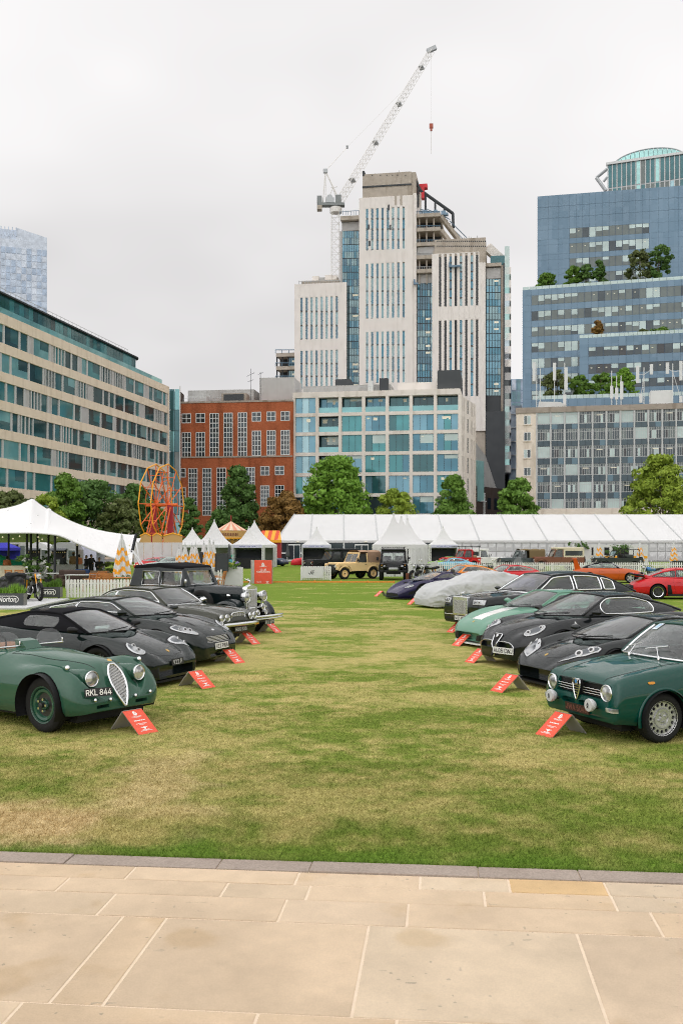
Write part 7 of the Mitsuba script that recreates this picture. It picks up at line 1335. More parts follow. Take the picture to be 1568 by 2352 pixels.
# carousel and striped stall
def carousel():
    k = thing('carousel', 'old fairground carousel with pink and cream striped roof and gold sign board', 'carousel'); p = at(526, 1218, 125); o = M4(t=(p[0], 125 + 2.2, 0)); R0 = 2.05; z0, z1 = p[2], at(518, 1196, 125)[2]; n = 24
    for i in range(n):
        a, b = 2 * math.pi * i / n, 2 * math.pi * (i + 1) / n
        add(k, 'roof_stripe', (np.array([[R0 * math.cos(a), R0 * math.sin(a), z0], [R0 * math.cos(b), R0 * math.sin(b), z0], [.0, 0, z1]]), np.array([[0, 1, 2]])), 'carousel_pink' if i % 2 else 'carousel_cream', m=o)
        add(k, 'lamp', lathe([(0, -.06), (.06, 0), (0, .06)], 8), 'warm_bulb', m=o @ M4(t=(R0 * 1.0 * math.cos(a), R0 * 1.0 * math.sin(a), z0 - 1.18)))
    add(k, 'sign_board', lathe([(R0 - .06, -1.1), (R0, -1.1), (R0 + .02, -.02), (R0 - .06, -.02)], 36), 'carousel_gold', 40, o @ M4(t=(0, 0, z0))); add(k, 'board_rim', lathe([(R0 + .04, -1.08), (R0 + .08, -1.0), (R0 + .04, -.92)], 36), 'ride_yellow', True, o @ M4(t=(0, 0, z0)))
    add(k, 'board_lettering', cat([tf(bm(-.06, .06, -.01, .01, -.7, -.35), M4(RZ(a + math.pi / 2), ((R0 + .03) * math.cos(a), (R0 + .03) * math.sin(a), z0))) for a in np.linspace(-math.pi / 2 - .5, -math.pi / 2 + .5, 11)]), 'wood_brown', m=o)
    add(k, 'mast', rod((0, 0, 0), (0, 0, z1 + .75), .06, 8), 'ride_red', m=o); add(k, 'drum', lathe([(.9, 0), (.9, z0 - 1)], 24), 'carousel_gold', True, o); add(k, 'platform', lathe([(0, .4), (R0, .4), (R0, .1), (0, .1)], 30), 'wood_brown', m=o)
    for i in range(8): a = 2 * math.pi * i / 8 + .2; add(k, 'pole', rod((1.7 * math.cos(a), 1.7 * math.sin(a), .4), (1.7 * math.cos(a), 1.7 * math.sin(a), z0 - 1), .03, 6), 'ride_yellow', m=o)
carousel()
def striped_stall():
    k = thing('striped_stall', 'fairground stall with red and yellow striped roof beside the marquee', 'stall'); d = 128; a, b = at(596, 1240, d), at(646, 1240, d); zt = at(620, 1218, d)[2]; n = 6
    for i in range(n):
        u0, u1 = a[0] + (b[0] - a[0]) * i / n, a[0] + (b[0] - a[0]) * (i + 1) / n; s = .15
        add(k, 'roof_stripe', grid(np.array([[(u0 + s, d + 2, zt), (u0, d, a[2])], [(u1 + (s if i < n - 1 else -.3), d + 2, zt), (u1, d, a[2])]])), 'ride_yellow' if i % 2 else 'ride_red_b')
    pb(k, 'wall', 'ride_red', a[0] + .1, b[0] - .1, d + .3, d + 2.2, 0, a[2] - .05); pb(k, 'pelmet', 'ride_yellow', a[0], b[0], d - .05, d + .02, a[2] - .35, a[2] - .01)
mat('ride_red_b', pr((.62, .07, .02), .6))
striped_stall()
def ferris():
    k = thing('ferris_wheel', 'small orange and yellow ferris wheel frame without cars', 'ferris wheel'); d = 96
    # two rims seen three quarters on: the axle runs from left back to right front
    c = at(372, 1160, d); Rr = 3.95; ax = np.array([.972, -.235, 0]); up = np.array([0, 0, 1.0]); sd = np.cross(up, ax); wid = .62
    V = lambda i, s, r=Rr: c + ax * wid * s + r * (math.cos(math.pi * 2 * i / 12) * up + math.sin(math.pi * 2 * i / 12) * sd)
    for s in (-1, 1):
        rk = add(k, 'rim', cat([rod(V(i, s), V(i + 1, s), .06, 6) for i in range(12)]), 'ride_yellow')
        for i in range(12): add(k, 'spoke', rod(c + ax * wid * s, V(i, s), .05, 5), 'ride_orange')
        for i in range(12): add(k, 'cross_stay', rod(V(i, s, Rr * .62), V(i + 1, s, Rr * .62), .03, 4), 'ride_orange')
        add(k, 'tower_leg', bar(np.array([*(c + ax * (wid + .25) * s)[:2], 0]), c + ax * (wid + .25) * s, .55, .35), 'ride_red')
        for q in (-1, 1): add(k, 'stay', rod(np.array([*(c + ax * (wid + .3) * s + sd * q * 3.2)[:2], 0]), c + ax * (wid + .3) * s, .07, 6), 'ride_orange')
    for i in range(12): add(k, 'tie_bar', rod(V(i, -1, Rr * .8), V(i, 1, Rr * .8), .035, 4), 'ride_orange')
    add(k, 'axle', rod(c - ax * 1.6, c + ax * 1.6, .16, 10), 'ride_orange')
    for z in (1.5, 2.6): add(k, 'tie_bar', rod(np.array([*(c - ax * 1.4)[:2], z]), np.array([*(c + ax * 1.4)[:2], z]), .04, 4), 'ride_orange')
    for a, b in ((322, 347), (350, 372), (376, 419)): 
        p, q = at(a, 1237, 93), at(b, 1237, 93); add(k, 'scenery_board', tf(prism([(p[0], 1.2), (q[0], 1.2), (q[0], p[2] + .25), ((p[0] + q[0]) / 2, p[2] + .45), (p[0], p[2] + .2)], 0, .1), M4(RX(math.pi / 2), (0, 93, 0))), 'carousel_gold'); add(k, 'board_trim', tube([(p[0], 92.9, p[2] + .25), ((p[0] + q[0]) / 2, 92.9, p[2] + .5), (q[0], 92.9, p[2] + .25)], .07, 6), 'ride_yellow')
ferris()
single('site_screen', cat([bm(at(a, 0, 88)[0], at(b, 0, 88)[0] - .04, 88, 88.06, 0, at(0, 1246, 88)[2]) for a, b in ((308, 330), (330, 352), (352, 373), (373, 394), (394, 420))]), 'tent_wall', 'white sheet screen fence below the ferris wheel', 'screen')
# ---------------------------------------------------------------- stretch tent and its terrace
def stretch_tent():
    k = thing('stretch_tent', 'large white stretch tent with peaks and black poles over the cafe terrace at left', 'tent')
    # scattered heights, smoothed: (px, py, distance)
    crest = np.array([(-140, 1180), (-40, 1171), (0, 1166.5), (40, 1157), (60, 1148.5), (73, 1143.2), (86, 1152), (100, 1162), (107, 1166), (111.6, 1164.8), (118, 1170.5), (150, 1189), (200, 1209), (250, 1221), (309, 1228.5)], float)
    edge = np.array([(-140, 1224), (-60, 1222), (0, 1224.5), (60, 1224), (126, 1228.3), (180, 1249), (230, 1270), (302, 1297)], float)
    fc, fe = PchipInterpolator(crest[:, 0], crest[:, 1]), PchipInterpolator(edge[:, 0], edge[:, 1])
    u = np.unique(np.concatenate([np.linspace(0, 1, 60), (np.array([60, 66, 70, 73, 76, 80, 86, 107, 109, 111.6, 114, 118]) + 140) / 449])); rows = []
    for s in u:
        c = at(-140 + 449 * s, fc(-140 + 449 * s), 72 - 9 * s ** 3); e = at(-140 + 442 * s, fe(-140 + 442 * s), 58 - s); b = np.array([c[0] - 1.5 * (1 - s), 84 - 19 * s ** 2, 2.5 + .3 * s])
        rows.append([e + (c - e) * t + [0, 0, -.32 * math.sin(math.pi * t) * (1 - .5 * s)] for t in np.linspace(0, 1, 16)] + [c + (b - c) * t + [0, 0, -.4 * math.sin(math.pi * t)] for t in np.linspace(0, 1, 9)[1:]])
    rows = np.array(rows); from scipy.interpolate import LinearNDInterpolator
    f = LinearNDInterpolator(rows[..., :2].reshape(-1, 2), rows[..., 2].reshape(-1), 2.6)
    add(k, 'canopy', grid(np.array(rows)), 'stretch_fabric', True)
    add(k, 'hem', tube(rows[:, 0], .05, 6), 'tent_white', True)
    for px, d in ((62, 60), (71, 62), (86, 66), (111.5, 63), (126, 58), (177, 60), (20, 70)):
        x = at(px, 0, d)[0]; z = float(f([[x, d]])[0]); add(k, 'pole', rod((x, d, -.02), (x, d, z), .075, 8), 'post_black')
    a, b = at(313, 1226, 60), at(299, 1283, 60); add(k, 'leaning_pole', rod((b[0] - .35, 60, 0), a, .09, 8), 'post_black')
    for px in (330, 346, 362): q = gp(px, 1340); add(k, 'guy_strap', bar(at(309, 1228, 62.5) if px < 340 else at(303, 1262, 60), (at(px, 0, 58)[0], 58, .02), .09, .03), 'tent_wall')
    B = [add(k, 'festoon_bulb', lathe([(0, -.06), (.055, 0), (0, .06)], 8), 'festoon', m=M4(t=at(px, py, 57.5))) for px, py in ((6, 1234), (30, 1238), (45, 1232), (88, 1234), (90, 1243), (97, 1239), (132, 1235), (177, 1252), (223, 1267), (297, 1252), (298, 1262), (296, 1272), (299, 1285), (303, 1298), (309, 1297), (315, 1297))]
mat('festoon', {'type': 'diffuse', 'reflectance': {'type': 'rgb', 'value': [.95, .85, .6]}})
mat('stretch_fabric', pr((.60, .595, .59), .8, .2))
stretch_tent()
def parasol(px, ytop, d, H, label, group='folded parasols with orange stripes', r=.42, name='folded_parasol'):
    """closed parasol: pleated cloth with wavy orange bands round a pole"""
    k = thing(name, label, 'parasol', group); p = at(px, ytop, d); z1 = p[2]; z0 = z1 - H; n, mrow = 40, 40
    rng = np.random.default_rng(int(px)); ph = rng.uniform(0, 6)
    def ring(t): 
        a = np.arange(n) * 2 * np.pi / n; base = .05 + r * (t ** .8) * (1 - .12 * t); rr = base * (1 + .22 * np.cos(8 * a + ph + 1.2 * t) + .08 * np.cos(3 * a + ph)); zz = z1 - .15 - (H - .15) * t - (.10 * np.cos(8 * a + ph) if t > .96 else 0)
        return np.stack([p[0] + rr * np.cos(a), d + rr * np.sin(a), np.broadcast_to(zz, n)], 1)
    G = np.array([ring(t) for t in np.linspace(0, 1, mrow)]); G = np.concatenate([G, G[:, :1]], 1)
    V, F = grid(G); q = n + 1; c = V[F].mean(1); row = (F.min(1) // q); col = F.min(1) % q
    band = (np.sin((row / mrow) * 2 * np.pi * 3.9 + 1.7 * np.sin(col * 2 * np.pi / 10 + ph)) > .1) & (row > mrow * .24) & (row < mrow * .92)
    cl = add(k, 'canopy', (V, F[~band]), 'tent_white', True); add(cl, 'orange_band', (V, F[band]), 'orange_stripe', True); add(k, 'finial', lathe([(.05, -.2), (.05, -.02), (.02, 0), (.02, .12), (0, .13)], 8), 'tent_seam', m=M4(t=(p[0], d, z1)))
    add(k, 'pole', rod((p[0], d, 0), (p[0], d, z1 - .1), .035, 8), 'tent_seam'); add(k, 'base', bm(p[0] - .4, p[0] + .4, d - .4, d + .4, 0, .12), 'tent_seam')
parasol(279.6, 1229, 52, 2.15, 'folded orange striped parasol at the right end of the stretch tent', r=.42)
for i, (px, yt, d, H) in enumerate(((411, 1255, 62, 1.75), (425, 1250, 60, 1.9), (441, 1251, 62, 1.8), (449, 1250, 61, 1.8), (468, 1246, 62, 1.9), (481, 1240, 59, 2.2), (490, 1244, 61, 2.1))):
    parasol(px, yt, d, H, ['leftmost folded parasol of the cluster behind the limousine', 'second folded parasol of the cluster behind the limousine', 'third folded parasol, left of the black loudspeaker gap', 'fourth folded parasol in the middle of the cluster', 'fifth folded parasol of the cluster, left of the tallest', 'tallest folded parasol of the cluster behind the limousine roof', 'rightmost folded parasol of the cluster behind the limousine'][i], r=.30)
for px, lab in ((1274.5, 'small folded parasol behind the cream estate off-roader'), (1316, 'small folded parasol right of the hanging greenery'), (1375.5, 'small folded parasol in front of the food van'), (1469, 'small folded parasol behind the open army vehicle'), (1546.5, 'small folded parasol at the far right edge')):
    parasol(px, 1246 if px < 1350 else 1243, 100, 2.1, lab, 'small folded parasols by the marquee wall', r=.36)
# ---- people
def person(x, y, h, yaw, label, top, legs, skin='skin_tone', hair='hair_dark', pose='stand', z=0, hat=None, group=None):
    k = thing('person', label, 'person', group); s = h / 1.75; S = m3.Manifold.sphere
    o = M4(RZ(yaw), (x, y, z), s)
    J = {'ankL': (0, .10, .08), 'ankR': (.02, -.10, .08), 'kneeL': (.03, .10, .48), 'kneeR': (.05, -.10, .48), 'hipL': (0, .095, .92), 'hipR': (0, -.095, .92), 'chest': (0, 0, 1.28), 'neck': (.0, 0, 1.48), 'shL': (0, .19, 1.42), 'shR': (0, -.19, 1.42), 'elL': (-.02, .25, 1.13), 'elR': (-.02, -.25, 1.13), 'waL': (.14, .22, .92), 'waR': (.14, -.22, .92)}
    if pose == 'walk': J.update(ankL=(.28, .09, .10), kneeL=(.20, .1, .50), ankR=(-.30, -.09, .12), kneeR=(-.04, -.1, .48), waL=(-.05, .26, .9), waR=(.22, -.26, .98))
    if pose == 'reach': J.update(elL=(.14, .25, 1.2), waL=(.38, .18, 1.22), elR=(.10, -.25, 1.18), waR=(.32, -.15, 1.12))
    if pose == 'sit': J.update(hipL=(0, .1, .50), hipR=(0, -.1, .50), kneeL=(.42, .12, .50), kneeR=(.42, -.12, .50), ankL=(.42, .12, .08), ankR=(.44, -.12, .08), chest=(-.03, 0, .90), neck=(.0, 0, 1.10), shL=(0, .19, 1.03), shR=(0, -.19, 1.03), elL=(.05, .25, .76), elR=(.05, -.25, .76), waL=(.30, .15, .74), waR=(.30, -.15, .74))
    def bone(a, b, ra, rb): return m3.Manifold.batch_hull([S(ra, 12).translate(list(J[a] if isinstance(a, str) else a)), S(rb, 12).translate(list(J[b] if isinstance(b, str) else b))])
    def smooth(q): t = trimesh.Trimesh(*mm(q.refine_to_length(.045)), process=True); trimesh.smoothing.filter_taubin(t, iterations=6); return tm(t)
    N = np.array(J['neck']); head = N + [.02, 0, .15]
    # the whole figure as one body, then cloth shells over it
    torso = m3.Manifold.batch_hull([S(.10, 12).translate(list(np.array(J['hipL']) + [0, 0, .04])), S(.10, 12).translate(list(np.array(J['hipR']) + [0, 0, .04])), S(.11, 12).translate(list(np.array(J['chest']) + [0, .07, 0])), S(.11, 12).translate(list(np.array(J['chest']) - [0, .07, 0]))]) + m3.Manifold.batch_hull([S(.07, 12).translate(list(J['shL'])), S(.07, 12).translate(list(J['shR'])), S(.11, 12).translate(list(J['chest']))])
    hd = m3.Manifold.batch_hull([S(.085, 14).translate(list(head + [0, 0, .03])), S(.06, 12).translate(list(head + [.03, 0, -.06]))]) + bone(tuple(N - [0, 0, .06]), tuple(head), .055, .05) + S(.016, 8).translate(list(head + [.10, 0, -.015])) + S(.02, 8).translate(list(head + [0, .088, -.01])) + S(.02, 8).translate(list(head + [0, -.088, -.01]))
    body = torso + hd
    for q in 'LR':
        w = np.array(J['wa' + q]); e = np.array(J['el' + q]); u = (w - e) / np.linalg.norm(w - e)
        body = body + bone('hip' + q, 'knee' + q, .09, .06) + bone('knee' + q, 'ank' + q, .058, .042) + bone('ank' + q, tuple(np.array(J['ank' + q]) + [.14, 0, -.04]), .045, .032) + bone('sh' + q, 'el' + q, .055, .042) + bone('el' + q, 'wa' + q, .042, .03)
        for i in range(4): body = body + bone(tuple(w + u * .04 + [0, (i - 1.5) * .018, 0]), tuple(w + u * (.13 + .01 * (i in (1, 2))) + [.0, (i - 1.5) * .018, -.012]), .011, .008)
        body = body + bone(tuple(w), tuple(w + u * .06), .028, .026) + bone(tuple(w + u * .02), tuple(w + u * .06 + [.035, 0, .0]), .013, .010)
    add(k, 'body', smooth(body), skin, True, o)
    def cloth(parts): 
        q = parts[0]
        for p in parts[1:]: q = q + p
        return smooth(q)
    add(k, 'top', cloth([m3.Manifold.batch_hull([S(.115, 12).translate(list(np.array(J['hipL']) + [0, 0, .06])), S(.115, 12).translate(list(np.array(J['hipR']) + [0, 0, .06])), S(.125, 12).translate(list(np.array(J['chest']) + [0, .07, 0])), S(.125, 12).translate(list(np.array(J['chest']) - [0, .07, 0]))]), m3.Manifold.batch_hull([S(.085, 12).translate(list(J['shL'])), S(.085, 12).translate(list(J['shR'])), S(.12, 12).translate(list(J['chest']))])] + [bone('sh' + q, 'el' + q, .072, .058) for q in 'LR'] + [bone('el' + q, tuple(np.array(J['el' + q]) * .2 + np.array(J['wa' + q]) * .8), .058, .045) for q in 'LR']), top, True, o)
    add(k, 'trousers', cloth([m3.Manifold.batch_hull([S(.118, 12).translate(list(J['hipL'])), S(.118, 12).translate(list(J['hipR']))])] + [bone('hip' + q, 'knee' + q, .105, .078) for q in 'LR'] + [bone('knee' + q, tuple(np.array(J['ank' + q]) + [0, 0, .03]), .076, .062) for q in 'LR']), legs, True, o)
    add(k, 'hair', smooth(m3.Manifold.batch_hull([S(.092, 14).translate(list(head + [-.015, 0, .055])), S(.075, 12).translate(list(head + [-.035, 0, -.02]))])), hair, True, o)
    for q in 'LR': a = np.array(J['ank' + q]); add(k, 'shoe', smooth(bone(tuple(a + [-.03, 0, -.04]), tuple(a + [.15, 0, -.045]), .048, .036)), 'cloth_black', True, o)
    if hat: add(k, 'hat', lathe([(.0, .14), (.08, .13), (.10, .05), (.18, .03), (.17, .02)], 16), hat, True, o @ M4(t=tuple(head + [0, 0, .02])))
    return k
def pp(px, d): return at(px, 0, d)[0], d
person(*pp(145, 70), 1.70, 1.1, 'person in dark top and black trousers walking under the stretch tent', 'cloth_grey', 'cloth_black', pose='walk')
person(*pp(169, 70), 1.82, 2.0, 'person in a tan suit and hat standing with back turned on the terrace', 'cloth_tan', 'cloth_tan', 'skin_dark', hat='cloth_tan')
person(*pp(182, 72), 1.66, 2.6, 'person in a rust coloured top right of the tan suit', 'cloth_rust', 'cloth_tan')
person(*pp(209.5, 68), 1.7, -.6, 'person in black reaching across the terrace table', 'cloth_black', 'cloth_black', pose='reach')
person(*pp(198.5, 70), 1.62, -2.4, 'person with dark hair facing the one who is reaching', 'cloth_black', 'cloth_grey')
person(*pp(228, 66), 1.7, -1.2, 'person in black sitting low at the brown table', 'cloth_black', 'cloth_grey', pose='sit', z=.18)
person(*pp(16, 68), 1.7, 1.6, 'person with long dark hair sitting before the green covered car', 'cloth_rust', 'cloth_grey', pose='sit', z=.25)
person(*pp(120, 80), 1.7, -1.5, 'server in pale shirt at the food van counter', 'shirt_white', 'cloth_grey')
person(*pp(857, 71), 1.78, -1.4, 'man in a blue suit behind the sand coloured off-roader', 'suit_blue', 'suit_blue', hair='letter_silver')
# ---- terrace furniture, food vans and things beneath the tent
def van(px0, px1, d, label, body, name='food_van', z1=2.6, dark=True):
    k = thing(name, label, 'food van'); a, b = at(px0, 0, d)[0], at(px1, 0, d)[0]; L = b - a
    prof = [(0, .5), (L, .5), (L, z1 - .7), (L - .35, z1 - .2), (L - .9, z1), (.9, z1), (.35, z1 - .2), (0, z1 - .7)]
    add(k, 'body', tf(prism(prof, -2.1, 0), M4(RX(math.pi / 2), (a, d, 0))), body)
    w = add(k, 'serving_hatch', bm(a + L * .1, a + L * .62, d - .03, d + .05, 1.05, z1 - .65), 'trim_black'); add(k, 'counter', bm(a + L * .08, a + L * .64, d - .35, d - .02, .98, 1.04), 'steel')
    add(k, 'awning', tf(prism([(0, 0), (.9, -.15), (.9, -.2), (0, -.08)], 0, L * .56), M4(np.array([[0, 0, 1], [-1, 0, 0], [0, 1, 0.0]]), (a + L * .08, d, z1 - .55))), 'charcoal')
    for i in range(7): add(k, 'lamp', lathe([(0, -.07), (.065, 0), (0, .07)], 8), 'warm_bulb', m=M4(t=(a + L * (.12 + .075 * i), d - .1, z1 - .9)))
    add(k, 'window', bm(a + L * .68, a + L * .92, d - .02, d + .05, 1.2, z1 - .75), 'grey_glass'); add(k, 'window_frame', tube([(a + L * q, d - .02, z) for q, z in ((.67, 1.16), (.93, 1.16), (.93, z1 - .71), (.67, z1 - .71))], .05, 6, True), 'alu')
    for q in (.2, .8): add(k, 'wheel', tf(lathe([(0, -.1), (.3, -.1), (.33, -.05), (.33, .1), (0, .1)], 20, 'y'), M4(t=(a + L * q, d + .2, .33))), 'rubber')
van(112, 178, 88, 'silver rounded caravan food van with lit counter behind the stretch tent poles', 'steel')
van(60, 112, 92, 'white street food van with dark awning at the left of the caravan', 'tent_wall')
van(8, 62, 100, 'pale grey box van behind the green covered car', 'grey_panel', 'box_van', 3.0)
def gazebo(px, d, w, zpk, ze, mt, label):
    k = thing('canopy_tent', label, 'tent'); x = at(px, 0, d)[0]; h = w / 2; o = M4(t=(x, d + h, 0))
    for i in range(4):
        P = np.array([[(-h, -h, ze), (h, -h, ze)], [(-.02, -.02, zpk), (.02, -.02, zpk)]]); add(k, 'roof_side', grid(P), mt, m=o @ M4(RZ(i * math.pi / 2))); add(k, 'valance', bm(-h, h, -h - .02, -h, ze - .25, ze), mt, m=o @ M4(RZ(i * math.pi / 2)))
        add(k, 'leg', bm(h - .05, h, h - .05, h, 0, ze), 'post_black', m=o @ M4(RZ(i * math.pi / 2)))
    add(k, 'back_wall', bm(-h, h, h - .05, h, 0, ze - .2), mt, m=o)
    return k, o, h
gazebo(-26, 88, 3.4, 3.0, 2.1, 'blue_canopy', 'royal blue pop-up canopy at the far left edge')
k, o, h = gazebo(182, 92, 3.2, 3.2, 2.3, 'banner_lilac', 'pale lilac walled canopy right of the caravan'); add(k, 'front_wall', bm(-h, h, -h, -h + .04, 0, 2.1), 'banner_lilac', m=o)
CVT = [(-3.4, .6, .6, .58, .8, .6, .4, .15), (-3.2, .85, .85, .83, .82, .86, .5, .1), (-2.6, 1.0, .98, .95, .8, .95, .5, .1), (-2.0, 1.28, 1.24, .98, .75, .95, .5, .1), (-1.3, 1.32, 1.27, .95, .75, .94, .5, .1), (-.7, 1.12, 1.06, .92, .78, .95, .5, .1), (-.2, .92, .9, .90, .82, .95, .5, .1), (.4, .82, .8, .82, .82, .92, .45, .1), (.75, .66, .64, .64, .8, .8, .38, .1), (.95, .4, .4, .4, .7, .5, .25, .12)]
covered('covered_car', 'car under a glossy emerald green cover beneath the stretch tent', 'green_cover', at(40, 0, 78)[0], 78, 20, 1.25, CVT, None, .03, 4)
covered('covered_car', 'car under an emerald green cover behind the folded parasols', 'green_cover', at(509, 0, 102)[0], 102, 200, 1.05, CVT, None, .03, 6)
covered('covered_car', 'car under a bright red fitted cover left of the black off-roaders', 'red_cover', at(688, 0, 112)[0], 112, 205, .95, CVT, None, .015, 5)
def chair(x, y, yaw, label, group='slatted teak chairs on the terrace', mt='teak'):
    k = thing('wooden_chair', label, 'chair', group); o = M4(RZ(yaw), (x, y, 0))
    for i in range(5): add(k, 'seat_slat', bm(-.22 + i * .09, -.15 + i * .09, -.24, .24, .43, .45), mt, m=o)
    for i in range(5): add(k, 'back_slat', bm(-.30 - i * .022, -.28 - i * .022, -.24, .24, .55 + i * .085, .61 + i * .085), mt, m=o)
    for a, b, h in ((.2, .22, .44), (.2, -.22, .44)): add(k, 'leg', bm(a - .025, a + .025, b - .025, b + .025, 0, h), mt, m=o)
    for b in (.22, -.22): add(k, 'back_leg', bar((-.2, b, 0), (-.42, b, .96), .045), mt, m=o); add(k, 'arm_rest', bm(-.3, .22, b - .03, b + .03, .62, .65), mt, m=o)
for i, (px, d, yw) in enumerate(((205, 50, 2.4), (217, 50, 2.6), (245, 49, 1.6), (255, 49.5, 1.5), (30, 56, 1.2), (45, 56, 1.8), (486, 54, .4), (493, 55, .2), (232, 53, 2.0), (500, 53, 3.0))):
    chair(*pp(px, d), yw, ['teak chair left of the pair behind the picket fence', 'teak chair second behind the picket fence, turned right', 'teak chair facing away at the right of the picket fence', 'rightmost teak chair behind the picket fence', 'orange teak chair at the far left beyond the motorcycle', 'second orange teak chair beyond the motorcycle', 'teak chair stacked beside the limousine windscreen', 'teak chair right of the limousine windscreen', 'teak chair tucked under the brown table', 'teak chair seen against the white planter wall'][i])
def table(x, y, w, label, top='teak', cloth=False, name='terrace_table', z=.74):
    k = thing(name, label, 'table', 'terrace tables'); o = M4(t=(x, y, 0)); add(k, 'top', rbox(-w / 2, w / 2, -.4, .4, z - .04, z, .015), top, m=o)
    for a in (-1, 1):
        for b in (-1, 1): add(k, 'leg', bm(a * (w / 2 - .08) - .03, a * (w / 2 - .08) + .03, b * .33 - .03, b * .33 + .03, 0, z - .04), top, m=o)
table(*pp(262, 49.5), 1.5, 'teak table at the right end of the picket fence'); table(*pp(100, 57), 2.2, 'long pale table under the stretch tent', 'light_frame'); table(*pp(210, 56), 1.6, 'dark table beside the brown lounge seat', 'wicker'); table(*pp(190, 54), 1.8, 'pale topped table behind the picket fence', 'light_frame')
def lounge(px, d, w, mt, label, h=.95):
    k = thing('lounge_seat', label, 'sofa', 'low lounge seats on the terrace'); x = at(px, 0, d)[0]; o = M4(t=(x, d, 0)); add(k, 'base', rbox(-w / 2, w / 2, -.4, .4, .1, .45, .06), mt, 50, m=o); add(k, 'backrest', rbox(-w / 2, w / 2, .25, .45, .4, h, .08), mt, 50, m=o)
    for a in (-1, 1): add(k, 'arm', rbox(a * w / 2 - .1, a * w / 2 + .1, -.4, .45, .1, .68, .06), mt, 50, m=o)
lounge(206, 59, 2.2, 'canvas_tan', 'brown cushioned lounge sofa in the middle of the terrace', .82); lounge(168, 55, 1.2, 'wicker', 'dark wicker armchair left of the terrace sofa'); lounge(152, 56, 1.0, 'wicker', 'dark wicker armchair behind the picket fence'); lounge(185, 57, .9, 'suit_navy', 'navy blue armchair between the wicker seats'); lounge(12, 60, 2.4, 'cream_paint', 'cream low bar front below the green covered car', 1.1); lounge(130, 66, 3.4, 'tent_wall', 'pale counter in the middle under the stretch tent', 1.05)
mat('suit_navy', pr((.01, .03, .09), .8))
def plant(px, d, h, w, label, lm='leaf_dark', name='potted_plant', z=0.0, pot=True):
    rng = np.random.default_rng(int(px * 3)); k = thing(name, label, 'plant', 'leafy plants on the terrace'); p = np.array([at(px, 0, d)[0], d, z])
    if pot: add(k, 'pot', lathe([(0, 0), (.16, 0), (.22, .4), (.2, .4), (.18, .36), (0, .36)], 16), 'planter_grey', 40, M4(t=p))
    add(k, 'leaves', crown_mesh(rng, w, h, .35, 'oval', .07, 16, 40), lm, m=M4(t=p)); add(k, 'stem', rod((0, 0, .3), (0, 0, .35 + h * .5), .02, 5), 'bark', m=M4(t=p))
plant(58, 58, 1.4, 1.2, 'big dark leafy plant at the tent pole'); plant(80, 59, 1.3, 1.0, 'dark leafy plant right of the first pole'); plant(110, 60, .9, .6, 'small plant on the pale counter', 'leaf_mid'); plant(103, 70, 1.5, .9, 'dark plant before the caravan'); plant(118, 72, 1.3, .8, 'dark plant right of the caravan counter'); plant(245, 64, .8, 1.6, 'low leafy planter bed at the tent edge', 'leaf_olive')
# ---- picket fences
def picket_fence(name, label, P, Q, h, n, w=.075, rails=(.25, .78), z=0, group=None, tops=True, rail_h=.07):
    k = thing(name, label, 'fence', group); P, Q = np.array([*P, 0.0]), np.array([*Q, 0.0]); u = (Q - P) / np.linalg.norm(Q - P); L = np.linalg.norm(Q - P); m = M4(t=P); m[:3, 0] = u; m[:3, 1] = np.cross([0, 0, 1], u)
    t = np.linspace(0, math.pi, 7); poly = [(-w / 2, .04), (w / 2, .04)] + [(w / 2 * math.cos(a), h - w / 2 + w / 2 * math.sin(a)) for a in t]; d = mikit.ply(tf(prism(poly, 0, .02), M4(RX(math.pi / 2))), 'fence_white')
    for i in range(n): add(k, 'picket', d, m=m @ M4(t=(L * (i + .5) / n, -.01, 0)))
    for r in rails: add(k, 'rail', bm(0, L, .012, .045, h * r - rail_h / 2, h * r + rail_h / 2), 'fence_white', m=m)
    for i in range(max(2, int(L / 2) + 1)): x = L * i / max(1, int(L / 2)); add(k, 'post', bm(x - .04, x + .04, .046, .12, 0, h * .95), 'fence_white', m=m)
a, b = gp(153, 1374.5), gp(292, 1374.5); picket_fence('picket_fence', 'white picket fence between the motorcycle and the left car row', a[:2], (b + [.4, 0, 0])[:2], .84, 21, .11)
a, b = at(1003, 0, 75), at(1600, 0, 75); picket_fence('picket_fence', 'long white picket fence across the right in front of the trucks', a[:2], b[:2], 1.04, 126, .085)
a, b = gp(508, 1348), gp(523, 1342); a, b = at(505, 0, 56), at(528, 0, 62); picket_fence('picket_fence', 'short white picket fence right of the limousine bonnet', a[:2], b[:2], .95, 22, .09)
a, b = gp(691, 1333), gp(759, 1333); picket_fence('picket_fence', 'short white picket fence holding the monogram board', a[:2], b[:2], .95, 17, .085)
k = thing('monogram_sign', 'white board with JE monogram on the short picket fence', 'sign'); x0, x1 = at(693, 0, 65.6)[0], at(742, 0, 65.6)[0]; add(k, 'board', bm(x0, x1, 65.55, 65.6, .18, .90), 'tent_white')
v, f = tm(meshkit.text_mesh('JE', .24, .004, True)); v[:, 0] += v[:, 1] * .25; add(k, 'monogram', tf((v, f), M4(RX(math.pi / 2), (x0 + .42, 65.545, .42))), 'letter_black'); add(k, 'small_print', cat([bm(x0 + .85 + i * .045, x0 + .885 + i * .045, 65.544, 65.55, .505, .535) for i in range(8) if i != 4]), 'letter_silver')
